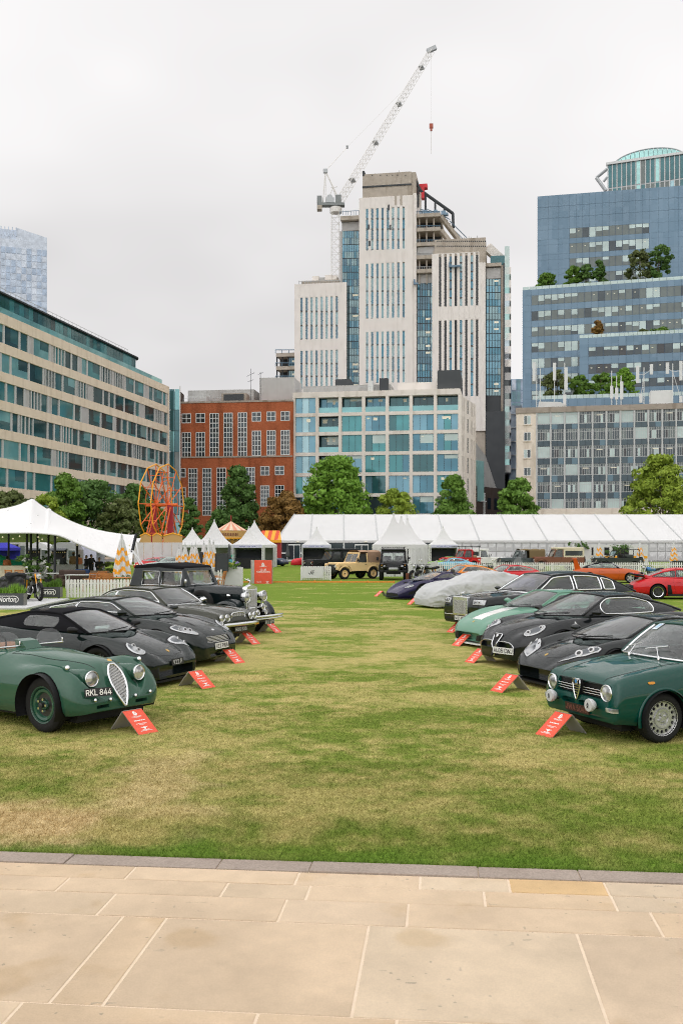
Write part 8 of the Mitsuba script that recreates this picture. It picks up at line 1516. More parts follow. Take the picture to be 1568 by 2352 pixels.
# white flared barrier by the pagodas
a, b = at(958, 0, 70), at(1003, 0, 74); add(thing('white_barrier', 'white sloping sheet barrier between the pagodas and the long fence', 'barrier'), 'sheet', grid(np.array([[(a[0], 70, 0), (a[0], 70, .75)], [(a[0] * .5 + b[0] * .5, 72, 0), (a[0] * .5 + b[0] * .5, 72, 1.0)], [(b[0], 74, 0), (b[0], 74, 1.2)]])), 'tent_wall'); add('white_barrier', 'post', rod((b[0], 74, 0), (b[0], 74, 1.22), .04, 6), 'tent_seam')
# long low orange rope edging across the lawn
p, q = at(418, 0, 61.4), at(905, 0, 61.4); k = single('rope_edging', cat([bm(p[0], q[0], 61.37, 61.43, .03, .11)] + [bm(x - .03, x + .03, 61.44, 61.48, 0, .14) for x in np.linspace(p[0], q[0], 9)]), 'rail_orange', 'low orange edging rail across the far lawn', 'edging')
# ---- upright red sign and the folded car signs
def emblem(o, s):
    """white crest: a rounded head over a leaf shaped bust, with two lines of print"""
    return unary_union([ell(.30 * s, .36 * s, 15, c=(o[0], o[1] + .12 * s)), Polygon([(o[0] - .45 * s, o[1] - .25 * s), (o[0] + .1 * s, o[1] - .45 * s), (o[0] + .42 * s, o[1] - .05 * s), (o[0] + .2 * s, o[1] + .15 * s)])]).difference(Polygon([(o[0] - .05 * s, o[1] - .1 * s), (o[0] + .05 * s, o[1] - .16 * s), (o[0] + .2 * s, o[1] + .35 * s), (o[0] + .12 * s, o[1] + .38 * s)]))
def crest2(o, s): return unary_union([ell(.22 * s, .30 * s, 0, c=o), Polygon([(o[0] - .8 * s, o[1] + .25 * s), (o[0] - .1 * s, o[1] - .1 * s), (o[0] - .1 * s, o[1] + .2 * s)]), Polygon([(o[0] + .8 * s, o[1] + .25 * s), (o[0] + .1 * s, o[1] - .1 * s), (o[0] + .1 * s, o[1] + .2 * s)]), sbox(o[0] - .7 * s, o[1] - .5 * s, o[0] + .7 * s, o[1] - .38 * s)])
def words(rng, cx, y, w, h): 
    out = []; x = cx - w / 2
    while x < cx + w / 2 - .5 * h: l = min(rng.uniform(1.2, 4) * h, cx + w / 2 - x); out.append(sbox(x, y, x + l, y + h)); x += l + h * .6
    return unary_union(out)
def club_sign():
    k = thing('club_sign', 'tall red free-standing sign reading CLUB CONCOURS on the far lawn', 'sign'); d = 60.2; x0, x1 = at(584, 0, d)[0], at(624, 0, d)[0]; z1 = at(0, 1286.5, d)[2]; W = x1 - x0; o = M4(RZ(-.06), ((x0 + x1) / 2, d, 0)); r2 = lambda m: M4(RX(math.pi / 2))
    add(k, 'panel', bm(-W / 2, W / 2, 0, .05, 0, z1), 'sign_red', m=o); add(k, 'side_board', tf(bm(-.02, .02, 0, .5, 0, z1), M4(RZ(.55))), 'board_grey', m=o @ M4(t=(-W / 2, .03, 0))); add(k, 'back_board', bm(-W / 2, W / 2, .40, .45, 0, z1), 'board_grey', m=o)
    for t, z in (('CLUB', .80), ('CONCOURS', .67)):
        v, f = tm(meshkit.text_mesh(t, .105, .004, True)); v[:, 0] -= np.ptp(v[:, 0]) / 2; v[:, 0] *= min(1, W * .80 / np.ptp(v[:, 0])); add(k, 'lettering', tf((v, f), M4(RX(math.pi / 2), (0, -.001, z))), 'letter_white', m=o)
    rg = random.Random(1)
    add(k, 'crest', tf(prism(emblem((0, 1.14), .27), 0, .003), M4(RX(math.pi / 2), (0, -.001, 0))), 'letter_white', m=o); add(k, 'small_print', tf(prism(unary_union([words(rg, 0, 1.03, .45, .022), words(rg, -.25, .12, .3, .018), words(rg, -.25, .08, .26, .018), crest2((.26, .10), .16)]), 0, .003), M4(RX(math.pi / 2), (0, -.001, 0))), 'letter_white', m=o)
club_sign()
def car_sign(px, py, yaw, label, seed, flip=1, s=1.0, grp='red folded information boards before the cars'):
    """px, py: the nearest foot corner of the red face; yaw: heading of the red face's down-slope"""
    k = thing('information_board', label, 'sign', grp); g = gp(px, py); Wd, Ln, H = .30 * s, .425 * s, .26 * s
    c, s_ = math.cos(yaw), math.sin(yaw); e = np.array([c, s_, 0]); f = np.array([-s_, c, 0]) * flip      # e: down slope of the red face, f: along the ridge, away from us
    run = math.sqrt(Ln ** 2 - H ** 2); foot = g; ridge = foot - e * run + [0, 0, H]
    ez = foot - ridge; ez /= np.linalg.norm(ez)
    m = np.eye(4)
    # local frame of the face: x along the ridge, y up the slope, z outward
    up = -ez; X = f if np.cross(f, up)[2] > 0 else -f; Z = np.cross(X, up); m[:3, 0], m[:3, 1], m[:3, 2] = X, up, Z; m[:3, 3] = foot if X @ f > 0 else foot + f * Wd
    p = add(k, 'red_face', bm(0, Wd, 0, Ln, -.006, 0), 'sign_red', m=m); add(k, 'red_face_back', bm(0, Wd, 0, Ln - .004, -.010, -.0065), 'board_grey', m=m)
    rg = random.Random(seed); add(p, 'print', tf(prism(unary_union([emblem((Wd / 2, Ln * .83), .085 * s), words(rg, Wd / 2, Ln * .70, .15 * s, .007 * s), words(rg, Wd / 2, Ln * .67, .11 * s, .006 * s), words(rg, Wd / 2, Ln * .53, .17 * s, .014 * s), words(rg, Wd / 2, Ln * .41, .17 * s, .007 * s), words(rg, Wd / 2, Ln * .37, .09 * s, .007 * s), crest2((Wd / 2, Ln * .24), .075 * s), words(rg, Wd / 2, Ln * .12, .18 * s, .007 * s)]), .0, .002), M4()), 'letter_white', m=m)
    # back board: from the ridge down to the ground on the far side
    b0 = ridge; b1 = ridge - e * .24 * s - [0, 0, H]; v = np.array([b0, b0 + f * Wd, b1 + f * Wd, b1]); q = np.vstack([v, v + e * .012]); add(k, 'back_board', (q, np.vstack([[[0, 1, 2], [0, 2, 3], [4, 6, 5], [4, 7, 6]], [[i, (i + 1) % 4, 4 + (i + 1) % 4] for i in range(4)], [[i, 4 + (i + 1) % 4, 4 + i] for i in range(4)]])), 'board_grey')
ORD = ['nearest', 'second', 'third', 'fourth', 'fifth']; CARN = ['open roadster', 'soft top sports car', 'grand tourer', 'olive coupe', 'pre-war limousine']
for i, (px, py) in enumerate(((320, 1689), (465, 1583), (540, 1525), (580, 1481), (632, 1454))): car_sign(px, py, -.69 + .03 * i, f'red folded board in front of the {CARN[i]} on the left', i, 1)
CARR = ['pine green coupe', 'low near black supercar', 'curvy coupe', 'mint sports car', 'modern limousine', 'grey covered car', 'purple supercar']
for i, (px, py) in enumerate(((1266, 1696), (1152, 1592), (1087, 1524), (1054, 1485), (1040, 1453.5), (943, 1389), (866, 1370))): car_sign(px, py, math.pi + .52, f'red folded board in front of the {CARR[i]} on the right', 20 + i, -1, 1.0 if i < 5 else .95)
# ---- motorcycle stand
def deck():
    k = thing('display_deck', 'pale grey low display platform under the motorcycles', 'platform'); a, b, c, d = gp(-40, 1400), gp(60, 1400), gp(160, 1378), gp(-40, 1378); add(k, 'top', prism([a[:2], (b + [.0, 0, 0])[:2], c[:2], d[:2]], .0, .06), 'deck_grey')
deck()
def planter(px0, px1, d, label, word, zb=.02, x_off=0):
    k = thing('branded_planter', label, 'planter', 'dark planter boxes with white lettering'); a, b = at(px0, 0, d)[0], at(px1, 0, d)[0]; h = .46
    add(k, 'box', bm(a, b, d, d + .38, .06, .06 + h), 'planter_grey'); add(k, 'side', bm(b + .002, b + .012, d + .004, d + .376, .07, .05 + h), 'planter_side'); 
    for x in (a + .08, b - .08): add(k, 'castor', lathe([(0, 0), (.04, 0), (.04, .06), (0, .06)], 10), 'rubber', m=M4(t=(x, d + .1, .0)))
    v, f = tm(meshkit.text_mesh(word, .17, .004, True)); v[:, 0] += v[:, 1] * .12; v[:, 0] -= v[:, 0].max(); v[:, 0] *= .9
    add(k, 'lettering', tf((v, f), M4(RX(math.pi / 2), (b - .30 * .9, d - .001, .06 + .15))), 'letter_white'); t = np.linspace(-.4 * math.pi, .55 * math.pi, 14); add(k, 'lettering_swash', tube([(b - .36 + .17 * math.cos(q), d - .004, .06 + .23 + .125 * math.sin(q)) for q in t], .014, 6), 'letter_white'); add(k, 'lettering_swash', rod((b - .95, d - .004, .06 + .355), (b - .36, d - .004, .06 + .355), .012, 5), 'letter_white')
    rng = np.random.default_rng(int(px1)); n = 900; x = rng.uniform(a + .03, b - .03, n); y = rng.uniform(d + .03, d + .35, n); hh = rng.uniform(.12, .34, n) * (1 + .3 * np.sin(x * 6)); w = .02; th = rng.uniform(0, 6.28, n); ln = rng.normal(0, .06, (n, 2))
    P0 = np.stack([x - w * np.cos(th), y - w * np.sin(th), np.full(n, h + .05)], 1); P1 = np.stack([x + w * np.cos(th), y + w * np.sin(th), np.full(n, h + .05)], 1); P2 = np.stack([x + ln[:, 0], y + ln[:, 1], h + .06 + hh], 1); V = np.stack([P0, P1, P2], 1).reshape(-1, 3)
    add(k, 'foliage', (V, np.arange(len(V)).reshape(-1, 3)), 'leaf_bright' if px0 < 50 else 'leaf_mid', kind='stuff')
planter(-45, 54, 37.5, 'dark planter box with white Norton lettering and grass, at left edge', 'Norton'); planter(78, 138, 43.2, 'dark planter box with white lettering half hidden by the motorcycle wheel', 'Norton')
def motorcycle(x, y, yaw, label, s=1.0, tank='black_paint', fork='fork_gold', simple=False, group=None, z=0.06):
    k = thing('motorcycle', label, 'motorcycle', group); m = M4(RZ(yaw), (x, y, z), s)
    for nm, wx in (('front_wheel', .72), ('rear_wheel', -.70)):
        n = add(k, nm, tf(lathe([(.24, -.05), (.28, -.06), (.315, -.03), (.32, 0), (.315, .03), (.28, .06), (.24, .05)], 32, 'y'), M4(t=(wx, 0, .32))), 'rubber', True, m); add(n, 'rim', cat([tf(lathe([(.225, -.03), (.245, -.035), (.245, .035), (.225, .03)], 28, 'y'), M4(t=(wx, 0, .32)))] + [rod((wx + .04 * math.cos(a), .02 * (-1) ** i, .32 + .04 * math.sin(a)), (wx + .23 * math.cos(a + .3 * (-1) ** i), 0, .32 + .23 * math.sin(a + .3 * (-1) ** i)), .004, 4) for i, a in enumerate(np.linspace(0, 6.1, 18))]), 'steel', m=m); add(n, 'brake_disc', tf(lathe([(.08, -.002), (.16, -.002), (.16, .002), (.08, .002)], 24, 'y'), M4(t=(wx, -.07, .32))), 'chrome', m=m)
    for sd in (1, -1):
        add(k, 'fork', cat([rod((.72, sd * .09, .34), (.58, sd * .09, .72), .026, 8)]), 'steel', True, m); add(k, 'fork_tube', rod((.60, sd * .09, .66), (.44, sd * .09, 1.02), .030, 8), fork, True, m)
        add(k, 'mirror', cat([rod((.36, sd * .28, 1.02), (.40, sd * .38, 1.22), .007, 5), tf(lathe([(0, -.012), (.05, -.01), (.05, .01), (0, .014)], 14, 'x'), M4(t=(.40, sd * .40, 1.26)))]), 'chrome', m=m); add(k, 'exhaust', tube([(.25, sd * .12, .52), (.38, sd * .14, .42), (.22, sd * .15, .24), (-.2, sd * .16, .24), (-.75, sd * .18, .42)], [.022, .022, .022, .03, .045], 10), 'chrome', True, m); add(k, 'shock', rod((-.45, sd * .12, .45), (-.38, sd * .12, .76), .03, 8), 'fork_gold', m=m)
    add(k, 'handlebar', tube([(.30, -.38, 1.02), (.38, -.2, 1.04), (.42, 0, 1.02), (.38, .2, 1.04), (.30, .38, 1.02)], .014, 8), 'trim_black', True, m); add(k, 'tank', mm(m3.Manifold.batch_hull([m3.Manifold.sphere(.12, 16).translate([.25, q, .86]) for q in (-.06, .06)] + [m3.Manifold.sphere(.09, 14).translate([-.12, q, .82]) for q in (-.04, .04)])), tank, 60, m); add(k, 'tank_band', mm(m3.Manifold.batch_hull([m3.Manifold.sphere(.05, 12).translate([.2, q, .88]) for q in (-.135, .135)] + [m3.Manifold.sphere(.035, 12).translate([-.05, q, .86]) for q in (-.115, .115)])), 'steel', 60, m)
    add(k, 'seat', mm(m3.Manifold.batch_hull([m3.Manifold.sphere(.07, 12).translate([a, q, b]) for a, b in ((-.2, .80), (-.72, .86)) for q in (-.07, .07)])), 'trim_black', 60, m); add(k, 'engine', mm(m3.Manifold.batch_hull([m3.Manifold.sphere(.06, 10).translate([a, q, b]) for a in (-.22, .2) for q in (-.12, .12) for b in (.32, .5)])), 'trim_black', 40, m)
    for q in range(5): add(k, 'cooling_fin', rbox(-.12, .12, -.13, .13, 0, .016, .007), 'steel', m=m @ M4(RY(-.2), (.10 + q * .008, 0, .56 + q * .035)))
    add(k, 'engine_cover', tf(lathe([(0, -.02), (.11, -.01), (.12, .02), (.09, .04), (0, .05)], 20, 'y'), M4(RZ(math.pi), (-.05, -.17, .42))), 'steel', True, m); add(k, 'frame', cat([rod((.44, 0, .95), (.1, .0, .28), .022, 8), rod((.44, 0, .92), (-.4, 0, .76), .022, 8), rod((-.4, 0, .76), (-.2, 0, .3), .022, 8), rod((-.2, .1, .36), (-.70, .1, .32), .024, 8), rod((-.2, -.1, .36), (-.70, -.1, .32), .024, 8)]), 'trim_black', m=m); add(k, 'front_mudguard', tube([(.72 + .345 * math.cos(a), 0, .32 + .345 * math.sin(a)) for a in np.linspace(.5, 2.4, 9)], .045, 8), 'trim_black', True, m)
    round_lamp(k, m, (.60, 0, .93), (1, 0, .0), .095, depth=.14); add(k, 'side_stand', rod((.0, .12, .26), (.05, .34, .0), .012, 6), 'steel', m=m)
    return k
g = gp(82, 1381); motorcycle(g[0], 41.2, -.95, 'black motorcycle with golden yellow fork legs on the display platform', 1.08)
def covered_bike():
    k = thing('covered_motorcycle', 'motorcycle under a crumpled black cover left of the yellow forked one', 'motorcycle'); q = m3.Manifold.batch_hull([m3.Manifold.sphere(.18, 14).translate(p) for p in ([-1.0, 0, .25], [-.2, 0, .25], [.95, 0, .25], [.75, 0, .85], [-.2, 0, .92], [-1.0, 0, .75])]) + m3.Manifold.batch_hull([m3.Manifold.sphere(.12, 12).translate(p) for p in ([.4, .35, 1.05], [.4, -.35, 1.05], [.5, 0, 1.1], [.3, 0, .7])])
    t = trimesh.Trimesh(*mm(q.refine_to_length(.06)), process=True); v, f = tm(t); n = meshkit.fbm(v * [3, 3, 5], 4, 2) - .5; v = v + t.vertex_normals * (n * .22)[:, None]; v[:, 2] = np.maximum(v[:, 2], .01); add(k, 'cover', (v, f), 'black_cover', 60, M4(RZ(-.75), (at(24, 0, 40.6)[0], 40.6, .06), .98))
covered_bike()
def loudspeaker(px, ytop, d, label, w=.62, h=1.0):
    k = thing('loudspeaker', label, 'loudspeaker', 'black loudspeakers on stands'); p = at(px, ytop, d); o = M4(RZ(.25), (p[0], d, p[2] - h)); add(k, 'cabinet', rbox(-w / 2, w / 2, -.25, .25, 0, h, .04), 'trim_black', 40, o); add(k, 'grille', rbox(-w / 2 + .04, w / 2 - .04, -.27, -.24, .05, h - .05, .01), 'dark_frame', m=o); add(k, 'stand', rod((0, 0, -p[2] + h), (0, 0, 0), .03, 8), 'trim_black', m=o)
loudspeaker(509, 1271, 57, 'big black loudspeaker beside the folded parasols', .74, 1.05); loudspeaker(458, 1268, 62, 'black loudspeaker glimpsed between the folded parasols', .4, .75); loudspeaker(426, 1262, 63, 'small black loudspeaker left in the parasol cluster', .3, .8)
k = thing('white_planter_wall', 'white box planter with lilac and yellow flowers behind the limousine bonnet', 'planter'); a, b = at(513, 0, 57)[0], at(555, 0, 57)[0]; add(k, 'box', bm(a - .9, b, 57.3, 57.8, 0, at(0, 1303, 57.3)[2]), 'tent_wall')
for nm, c0, c1, mt in (('yellow_flowers', 521, 541, 'petal_yellow'), ('lilac_flowers', 536, 552, 'petal_lilac'), ('leaves', 519, 552, 'leaf_mid')): rng = np.random.default_rng(len(nm)); xm = (at(c0, 0, 57.5)[0] + at(c1, 0, 57.5)[0]) / 2; add(k, nm, crown_mesh(rng, at(c1, 0, 57.5)[0] - at(c0, 0, 57.5)[0], .35, 0, 'dome', .05, 14, 30), mt, m=M4(t=(xm, 57.5, at(0, 1303, 57.5)[2] - .06)))
k = thing('closed_parasol', 'slim dark closed parasol by the white pagoda right of the parasol cluster', 'parasol'); p = at(534, 1309 - 75, 100); add(k, 'canopy', lathe([(.0, 2.5), (.06, 2.4), (.2, 1.2), (.22, 1.0), (.05, .95)], 14), 'charcoal', True, M4(t=(p[0] + .0, 97, 0))); add(k, 'pole', rod((p[0], 97, 0), (p[0], 97, 1.0), .03, 6), 'charcoal')
k = thing('closed_parasol', 'slim dark closed parasol before the glazed marquee bay', 'parasol'); p = at(564.5 + 300 / 3.125, 0, 125); add(k, 'canopy', lathe([(.0, 2.6), (.06, 2.5), (.26, 1.2), (.28, .9), (.05, .85)], 14), 'charcoal', True, M4(t=(p[0], 125, 0))); add(k, 'pole', rod((p[0], 125, 0), (p[0], 125, 1.0), .03, 6), 'charcoal')
k = thing('wooden_bin', 'brown wooden bin at the right front of the black off-roader', 'bin'); a, b = at(932.5, 0, 63.5)[0], at(947.5, 0, 63.5)[0]
for i in range(5): add(k, 'board', bm(a + (b - a) * i / 5 + .01, a + (b - a) * (i + 1) / 5 - .01, 63.5, 63.54, .0, .55), 'wood_brown')
add(k, 'case', bm(a + .01, b - .01, 63.56, 64.0, 0, .54), 'wood_brown')
# ---------------------------------------------------------------- off-roaders and other cars further off
def offroad(name, label, X, Y, yaw, s, col, roof='soft', roofm=None, wb=2.36, rear=.72, group=None, black=False, steelm='sand_paint', rack=False, spare=True, face='round', roofh=1.97, rr=.24):
    """square bonneted off-roader: tub, wings, bonnet, doors, screen, roof of one kind or another"""
    k = thing(name, label, 'off-roader', group); m = carm(X, Y, yaw, s); dk = 'trim_black'; w = .86
    tr = -wb - rear
    tub = mm(m3.Manifold.cube([-tr - .95, 2 * w, .58]).translate([tr, -w, .56]) - m3.Manifold.cylinder(3, .48, .48, 24).rotate([90, 0, 0]).translate([-wb, 1.5, .42]) - m3.Manifold.cube([1.1, 1.5, .4]).translate([tr + .12, -.75, .85]) if roof in ('open', 'pickup') else m3.Manifold.cube([-tr - .95, 2 * w, .58]).translate([tr, -w, .56]) - m3.Manifold.cylinder(3, .48, .48, 24).rotate([90, 0, 0]).translate([-wb, 1.5, .42])); add(k, 'tub', tub, col, 30, m)
    add(k, 'bonnet', rbox(-.95, .46, -.58, .58, .72, 1.16, .04), col, 40, m)
    for sd in (1, -1):
        wing = mm(man(tf(prism([(-.95, .56), (-.56, .56), (-.46, .80), (-.30, .93), (.30, .93), (.44, .80), (.50, .64), (.56, .64), (.56, 1.03), (.45, 1.08), (-.95, 1.10)], -.14, .14), M4(RX(math.pi / 2), (0, sd * .72, 0))))); add(k, 'front_wing', wing, col, 30, m)
        add(k, 'wheel_arch', tube([(.47 * math.cos(t), sd * (w + .02), .42 + .47 * math.sin(t)) for t in np.linspace(.35, math.pi - .2, 14)], .05, 8), col if not black else dk, True, m); add(k, 'wheel_arch', tube([(-wb + .49 * math.cos(t), sd * (w + .02), .42 + .49 * math.sin(t)) for t in np.linspace(.15, math.pi - .15, 14)], .045, 8), col if not black else dk, True, m)
        for x in (0, -wb): wheel(k, m, x, sd * .76, .40, .26, rr, 'steel' if not black else 'five', steelm)
        d0 = add(k, 'door', bm(-1.86, -1.02, sd * (w + .004) - .008, sd * (w + .004) + .008, .62, 1.13), col, m=m); add(d0, 'handle', bm(-1.78, -1.66, sd * (w + .02) - .01, sd * (w + .02) + .01, .98, 1.02), dk, m=m)
        if roof != 'open': add(k, 'door_frame', cat([bar((-1.06, sd * (w - .04), 1.13), (-1.30, sd * (w - .12), 1.78), .05), bar((-1.88, sd * (w - .04), 1.13), (-1.88, sd * (w - .12), 1.78), .07)]), col, m=m); v = np.array([(-1.10, sd * (w - .045), 1.15), (-1.85, sd * (w - .045), 1.15), (-1.85, sd * (w - .12), 1.74), (-1.30, sd * (w - .12), 1.74)]); add(k, 'side_window', skin(v, np.array([[0, 1, 2], [0, 2, 3]]), np.array([0, sd, 0.0]), .006), 'dark_car_glass', m=m)
        add(k, 'mirror', rbox(-.98, -.93, sd * 1.0 - .08, sd * 1.0 + .08, 1.22, 1.44, .02), dk, 40, m); add(k, 'mirror_arm', rod((-.97, sd * .8, 1.15), (-.95, sd * .95, 1.25), .012, 5), dk, m=m)
        round_lamp(k, m, (.575, sd * .55, .88), (1, 0, 0), .088, depth=.1, ring=dk if black else 'chrome'); add(k, 'side_lamp', tf(lathe([(.035, 0), (.03, .03), (0.001, .035)], 12), M4(RY(math.pi / 2), (.565, sd * .72, .95))), 'amber_lens', True, m); add(k, 'side_lamp', tf(lathe([(.035, 0), (.03, .03), (0.001, .035)], 12), M4(RY(math.pi / 2), (.565, sd * .72, .80))), 'lamp_lens', True, m)
    g = add(k, 'grille', rbox(.46, .55, -.42, .42, .66, 1.02, .02), dk if black or roof != 'x' else col, 40, m)
    for i in range(5): add(g, 'grille_bar', bm(.55, .565, -.38, .38, .70 + i * .065, .725 + i * .065), 'charcoal', m=m)
    add(k, 'bumper', rbox(.60, .74, -.84, .84, .50, .66, .02), dk, 40, m); add(k, 'chassis', bm(tr + .1, .6, -.45, .45, .40, .58), dk, m=m); add(k, 'sill', bm(-1.9, -.6, -.80, .80, .50, .57), dk, m=m)
    sc = np.array([(-.98, -.72, 1.15), (-.98, .72, 1.15), (-1.27, .70, 1.76), (-1.27, -.70, 1.76)]); q = add(k, 'windscreen', skin(sc, np.array([[0, 1, 2], [0, 2, 3]]), np.array([1.0, 0, 0]), .006), 'car_glass', m=m); add(q, 'screen_frame', cat([tube(sc, .035, 6, True), rod((sc[0] + sc[1]) / 2, (sc[2] + sc[3]) / 2, .015, 5)]), col if roof != 'open' else dk, True, m)
    for y in (.38, -.38): add(k, 'seat', rbox(-1.9, -1.75, y - .25, y + .25, .85, 1.5, .05), dk, 40, m)
    add(k, 'steering_wheel', tf(tube([(.19 * math.cos(t), .19 * math.sin(t), 0) for t in np.arange(20) * math.pi / 10], .014, 6, True), m4r(-1.35, -.38, 1.18)), dk, True, m)
    rm = roofm or col
    if roof in ('soft', 'hard', 'wagon'):
        if roof == 'soft':
            prof = [(w - .02, 1.15), (w - .06, 1.60), (w - .14, 1.86), (w - .35, roofh - .02), (0, roofh)]; rows = []
            for x in np.linspace(-1.30, tr + .02, 12): rows.append([(x + (.0 if x > -2 else -.0), y, (z if x > -2 or z > 1.3 else 1.13) - (.03 * math.sin(x * 7) if z > 1.9 else 0)) for y, z in prof + [(-a, b) for a, b in prof[:-1][::-1]]])
            R_ = np.array(rows); top = R_[:, :]; keep = R_[4:]; add(k, 'canvas_top', cat([grid(R_[:, 2:-2]), grid(keep[:, :3]), grid(keep[:, -3:])]), rm, 40, m); add(k, 'canvas_rear', (np.vstack([R_[-1], [[tr + .02, 0, 1.3]]]), np.array([[i, i + 1, len(prof) * 2 - 1] for i in range(len(prof) * 2 - 2)])), rm, m=m); add(k, 'header', rbox(-1.36, -1.24, -.74, .74, 1.74, 1.84, .03), col, 40, m)
        else:
            add(k, 'roof', rbox(tr, -1.22, -.78, .78, 1.80, roofh + .02, .06), rm, 40, m); add(k, 'rear_cabin', mm(m3.Manifold(m3.Mesh(np.array(trimesh.creation.box([1, 1, 1]).vertices, np.float32), np.array(trimesh.creation.box([1, 1, 1]).faces, np.uint32))).scale([-tr - 1.92, 2 * w - .10, .70]).translate([(tr - 1.92) / 2, 0, 1.47]) - m3.Manifold.cube([-tr - 2.2, 3, .42]).translate([tr + .14, -1.5, 1.26]) - m3.Manifold.cube([3, 1.3, .42]).translate([tr - 1, -.65, 1.26])), rm, 30, m)
            for sd in (1, -1): add(k, 'rear_side_window', bm(tr + .15, -2.07, sd * (w - .07) - .005, sd * (w - .07) + .005, 1.27, 1.67), 'dark_car_glass', m=m)
    if roof == 'pickup': add(k, 'cab_roof', rbox(-1.95, -1.22, -.76, .76, 1.76, 1.86, .04), rm, 40, m); add(k, 'cab_back', rbox(-1.96, -1.88, -.80, .80, 1.1, 1.8, .02), rm, m=m); add(k, 'cab_back_window', bm(-1.97, -1.965, -.5, .5, 1.3, 1.65), 'dark_car_glass', m=m)
    if rack: add(k, 'roof_rack', cat([rod((x, y0, roofh + .10), (x, -y0, roofh + .10), .02, 5) for x in np.linspace(tr + .1, -1.3, 7) for y0 in (.75,)] + [rod((tr + .1, y, roofh + .10), (-1.3, y, roofh + .10), .025, 6) for y in (.75, -.75)] + [rod((x, y, roofh), (x, y, roofh + .1), .02, 5) for x in (tr + .2, -1.5) for y in (.7, -.7)]), dk, m=m)
    if spare: wheel(k, m @ M4(RZ(-math.pi / 2) @ np.eye(3), (tr - .16, 0, .48)) , 0, -.0001, .38, .22, rr, 'steel', steelm)
    return k, m
OR = 'square off-roaders behind the rope edging'
k, m = offroad('off_roader', 'sand yellow off-roader with brown canvas top behind the monogram fence', at(776, 0, 68.5)[0], 68.5, 213, 1.0, 'sand_paint', 'soft', 'canvas_tan', group=OR)
k, m = offroad('off_roader', 'matt black off-roader facing the camera with front winch', at(903, 0, 66.3)[0], 66.3, 267, 1.06, 'black_paint', 'hard', black=True, steelm='dark_alloy', rack=True, group=OR, spare=False)
add(k, 'winch', rbox(.70, .86, -.3, .3, .62, .82, .05), 'steel', 40, m); add(k, 'bull_bar', tube([(.78, -.6, .55), (.80, -.6, .85), (.80, .6, .85), (.78, .6, .55)], .035, 8), 'trim_black', True, m); add(k, 'snorkel', tube([(-.4, .9, 1.05), (-.9, .92, 1.12), (-1.15, .92, 1.7), (-1.1, .92, 1.95)], .04, 8), 'trim_black', True, m)
k, m = offroad('off_roader', 'black long off-roader half hidden behind the sand yellow one', at(722, 0, 79)[0], 79, 208, 1.04, 'graphite_paint', 'wagon', wb=2.79, black=True, steelm='dark_alloy', group=OR)
TRK = 'vehicles behind the long picket fence'
k, m = offroad('fire_truck', 'red vintage fire truck with ladder rack behind the picket fence', at(1030, 0, 92)[0], 92, 198, 1.05, 'red_paint', 'pickup', wb=2.0, rear=.7, group=TRK, steelm='red_paint', spare=False)
add(k, 'ladder_rack', cat([rod((x, y, 1.2), (x, y, 2.12), .025, 6) for x in (-1.3, -2.6) for y in (.7, -.7)] + [rod((-.6, y, 2.12), (-2.75, y, 2.12), .04, 6) for y in (.3, -.3, .7, -.7)] + [rod((-.8 - i * .24, .3, 2.13), (-.8 - i * .24, -.3, 2.13), .025, 5) for i in range(8)]), 'charcoal', m=m); add(k, 'hose_bundle', rbox(-2.5, -2.05, -.6, .6, 1.0, 1.35, .12), 'jute', 40, m); add(k, 'water_tank', tf(lathe([(0, -.2), (.25, -.2), (.28, 0), (.25, .2), (0, .2)], 16, 'y'), M4(t=(-2.3, -.4, 1.55))), 'ride_red', True, m)
k, m = offroad('white_pickup', 'white modern double cab pickup behind the picket fence', at(1148, 0, 100)[0], 100, -14, 1.0, 'white_paint', 'hard', wb=2.2, group=TRK, steelm='satin_alloy', spare=False)
k, m = offroad('army_truck', 'slate green army truck with khaki canvas top behind the picket fence', at(1158, 0, 93)[0], 93, 185, 1.0, 'slate_paint', 'soft', 'khaki_canvas', wb=2.79, rear=.9, group=TRK, steelm='slate_paint')
k2, m2 = offroad('estate_off_roader', 'cream and brown long estate off-roader behind the picket fence', at(1237, 0, 92)[0], 92, 183, 1.08, 'brown_paint', 'wagon', 'cream_paint', wb=2.79, rear=.9, group=TRK, steelm='cream_paint')
k, m = offroad('open_army_vehicle', 'open army green vehicle with roll bars behind the picket fence', at(1378, 0, 91)[0], 91, 184, 1.02, 'army_green', 'open', wb=2.79, rear=.8, group=TRK, steelm='army_green')
add(k, 'roll_cage', cat([tube([(x, -.75, 1.1), (x, -.7, 1.9), (x, .7, 1.9), (x, .75, 1.1)], .035, 6) for x in (-1.95, -3.3)] + [rod((-1.95, y, 1.9), (-3.3, y, 1.9), .03, 6) for y in (.68, -.68)] + [rod((-.5, y, 1.15), (-1.95, y, 1.8), .025, 5) for y in (.6, -.6)]), 'trim_black', m=m); add(k, 'stowed_kit', rbox(-2.9, -2.2, -.6, .6, 1.0, 1.45, .15), 'army_green', 40, m)
k, m = offroad('small_army_trailer', 'low dark army utility vehicle at the far right behind the fence', at(1560, 0, 83)[0], 83, 184, .9, 'army_green', 'open', wb=2.1, group=TRK, steelm='army_green')
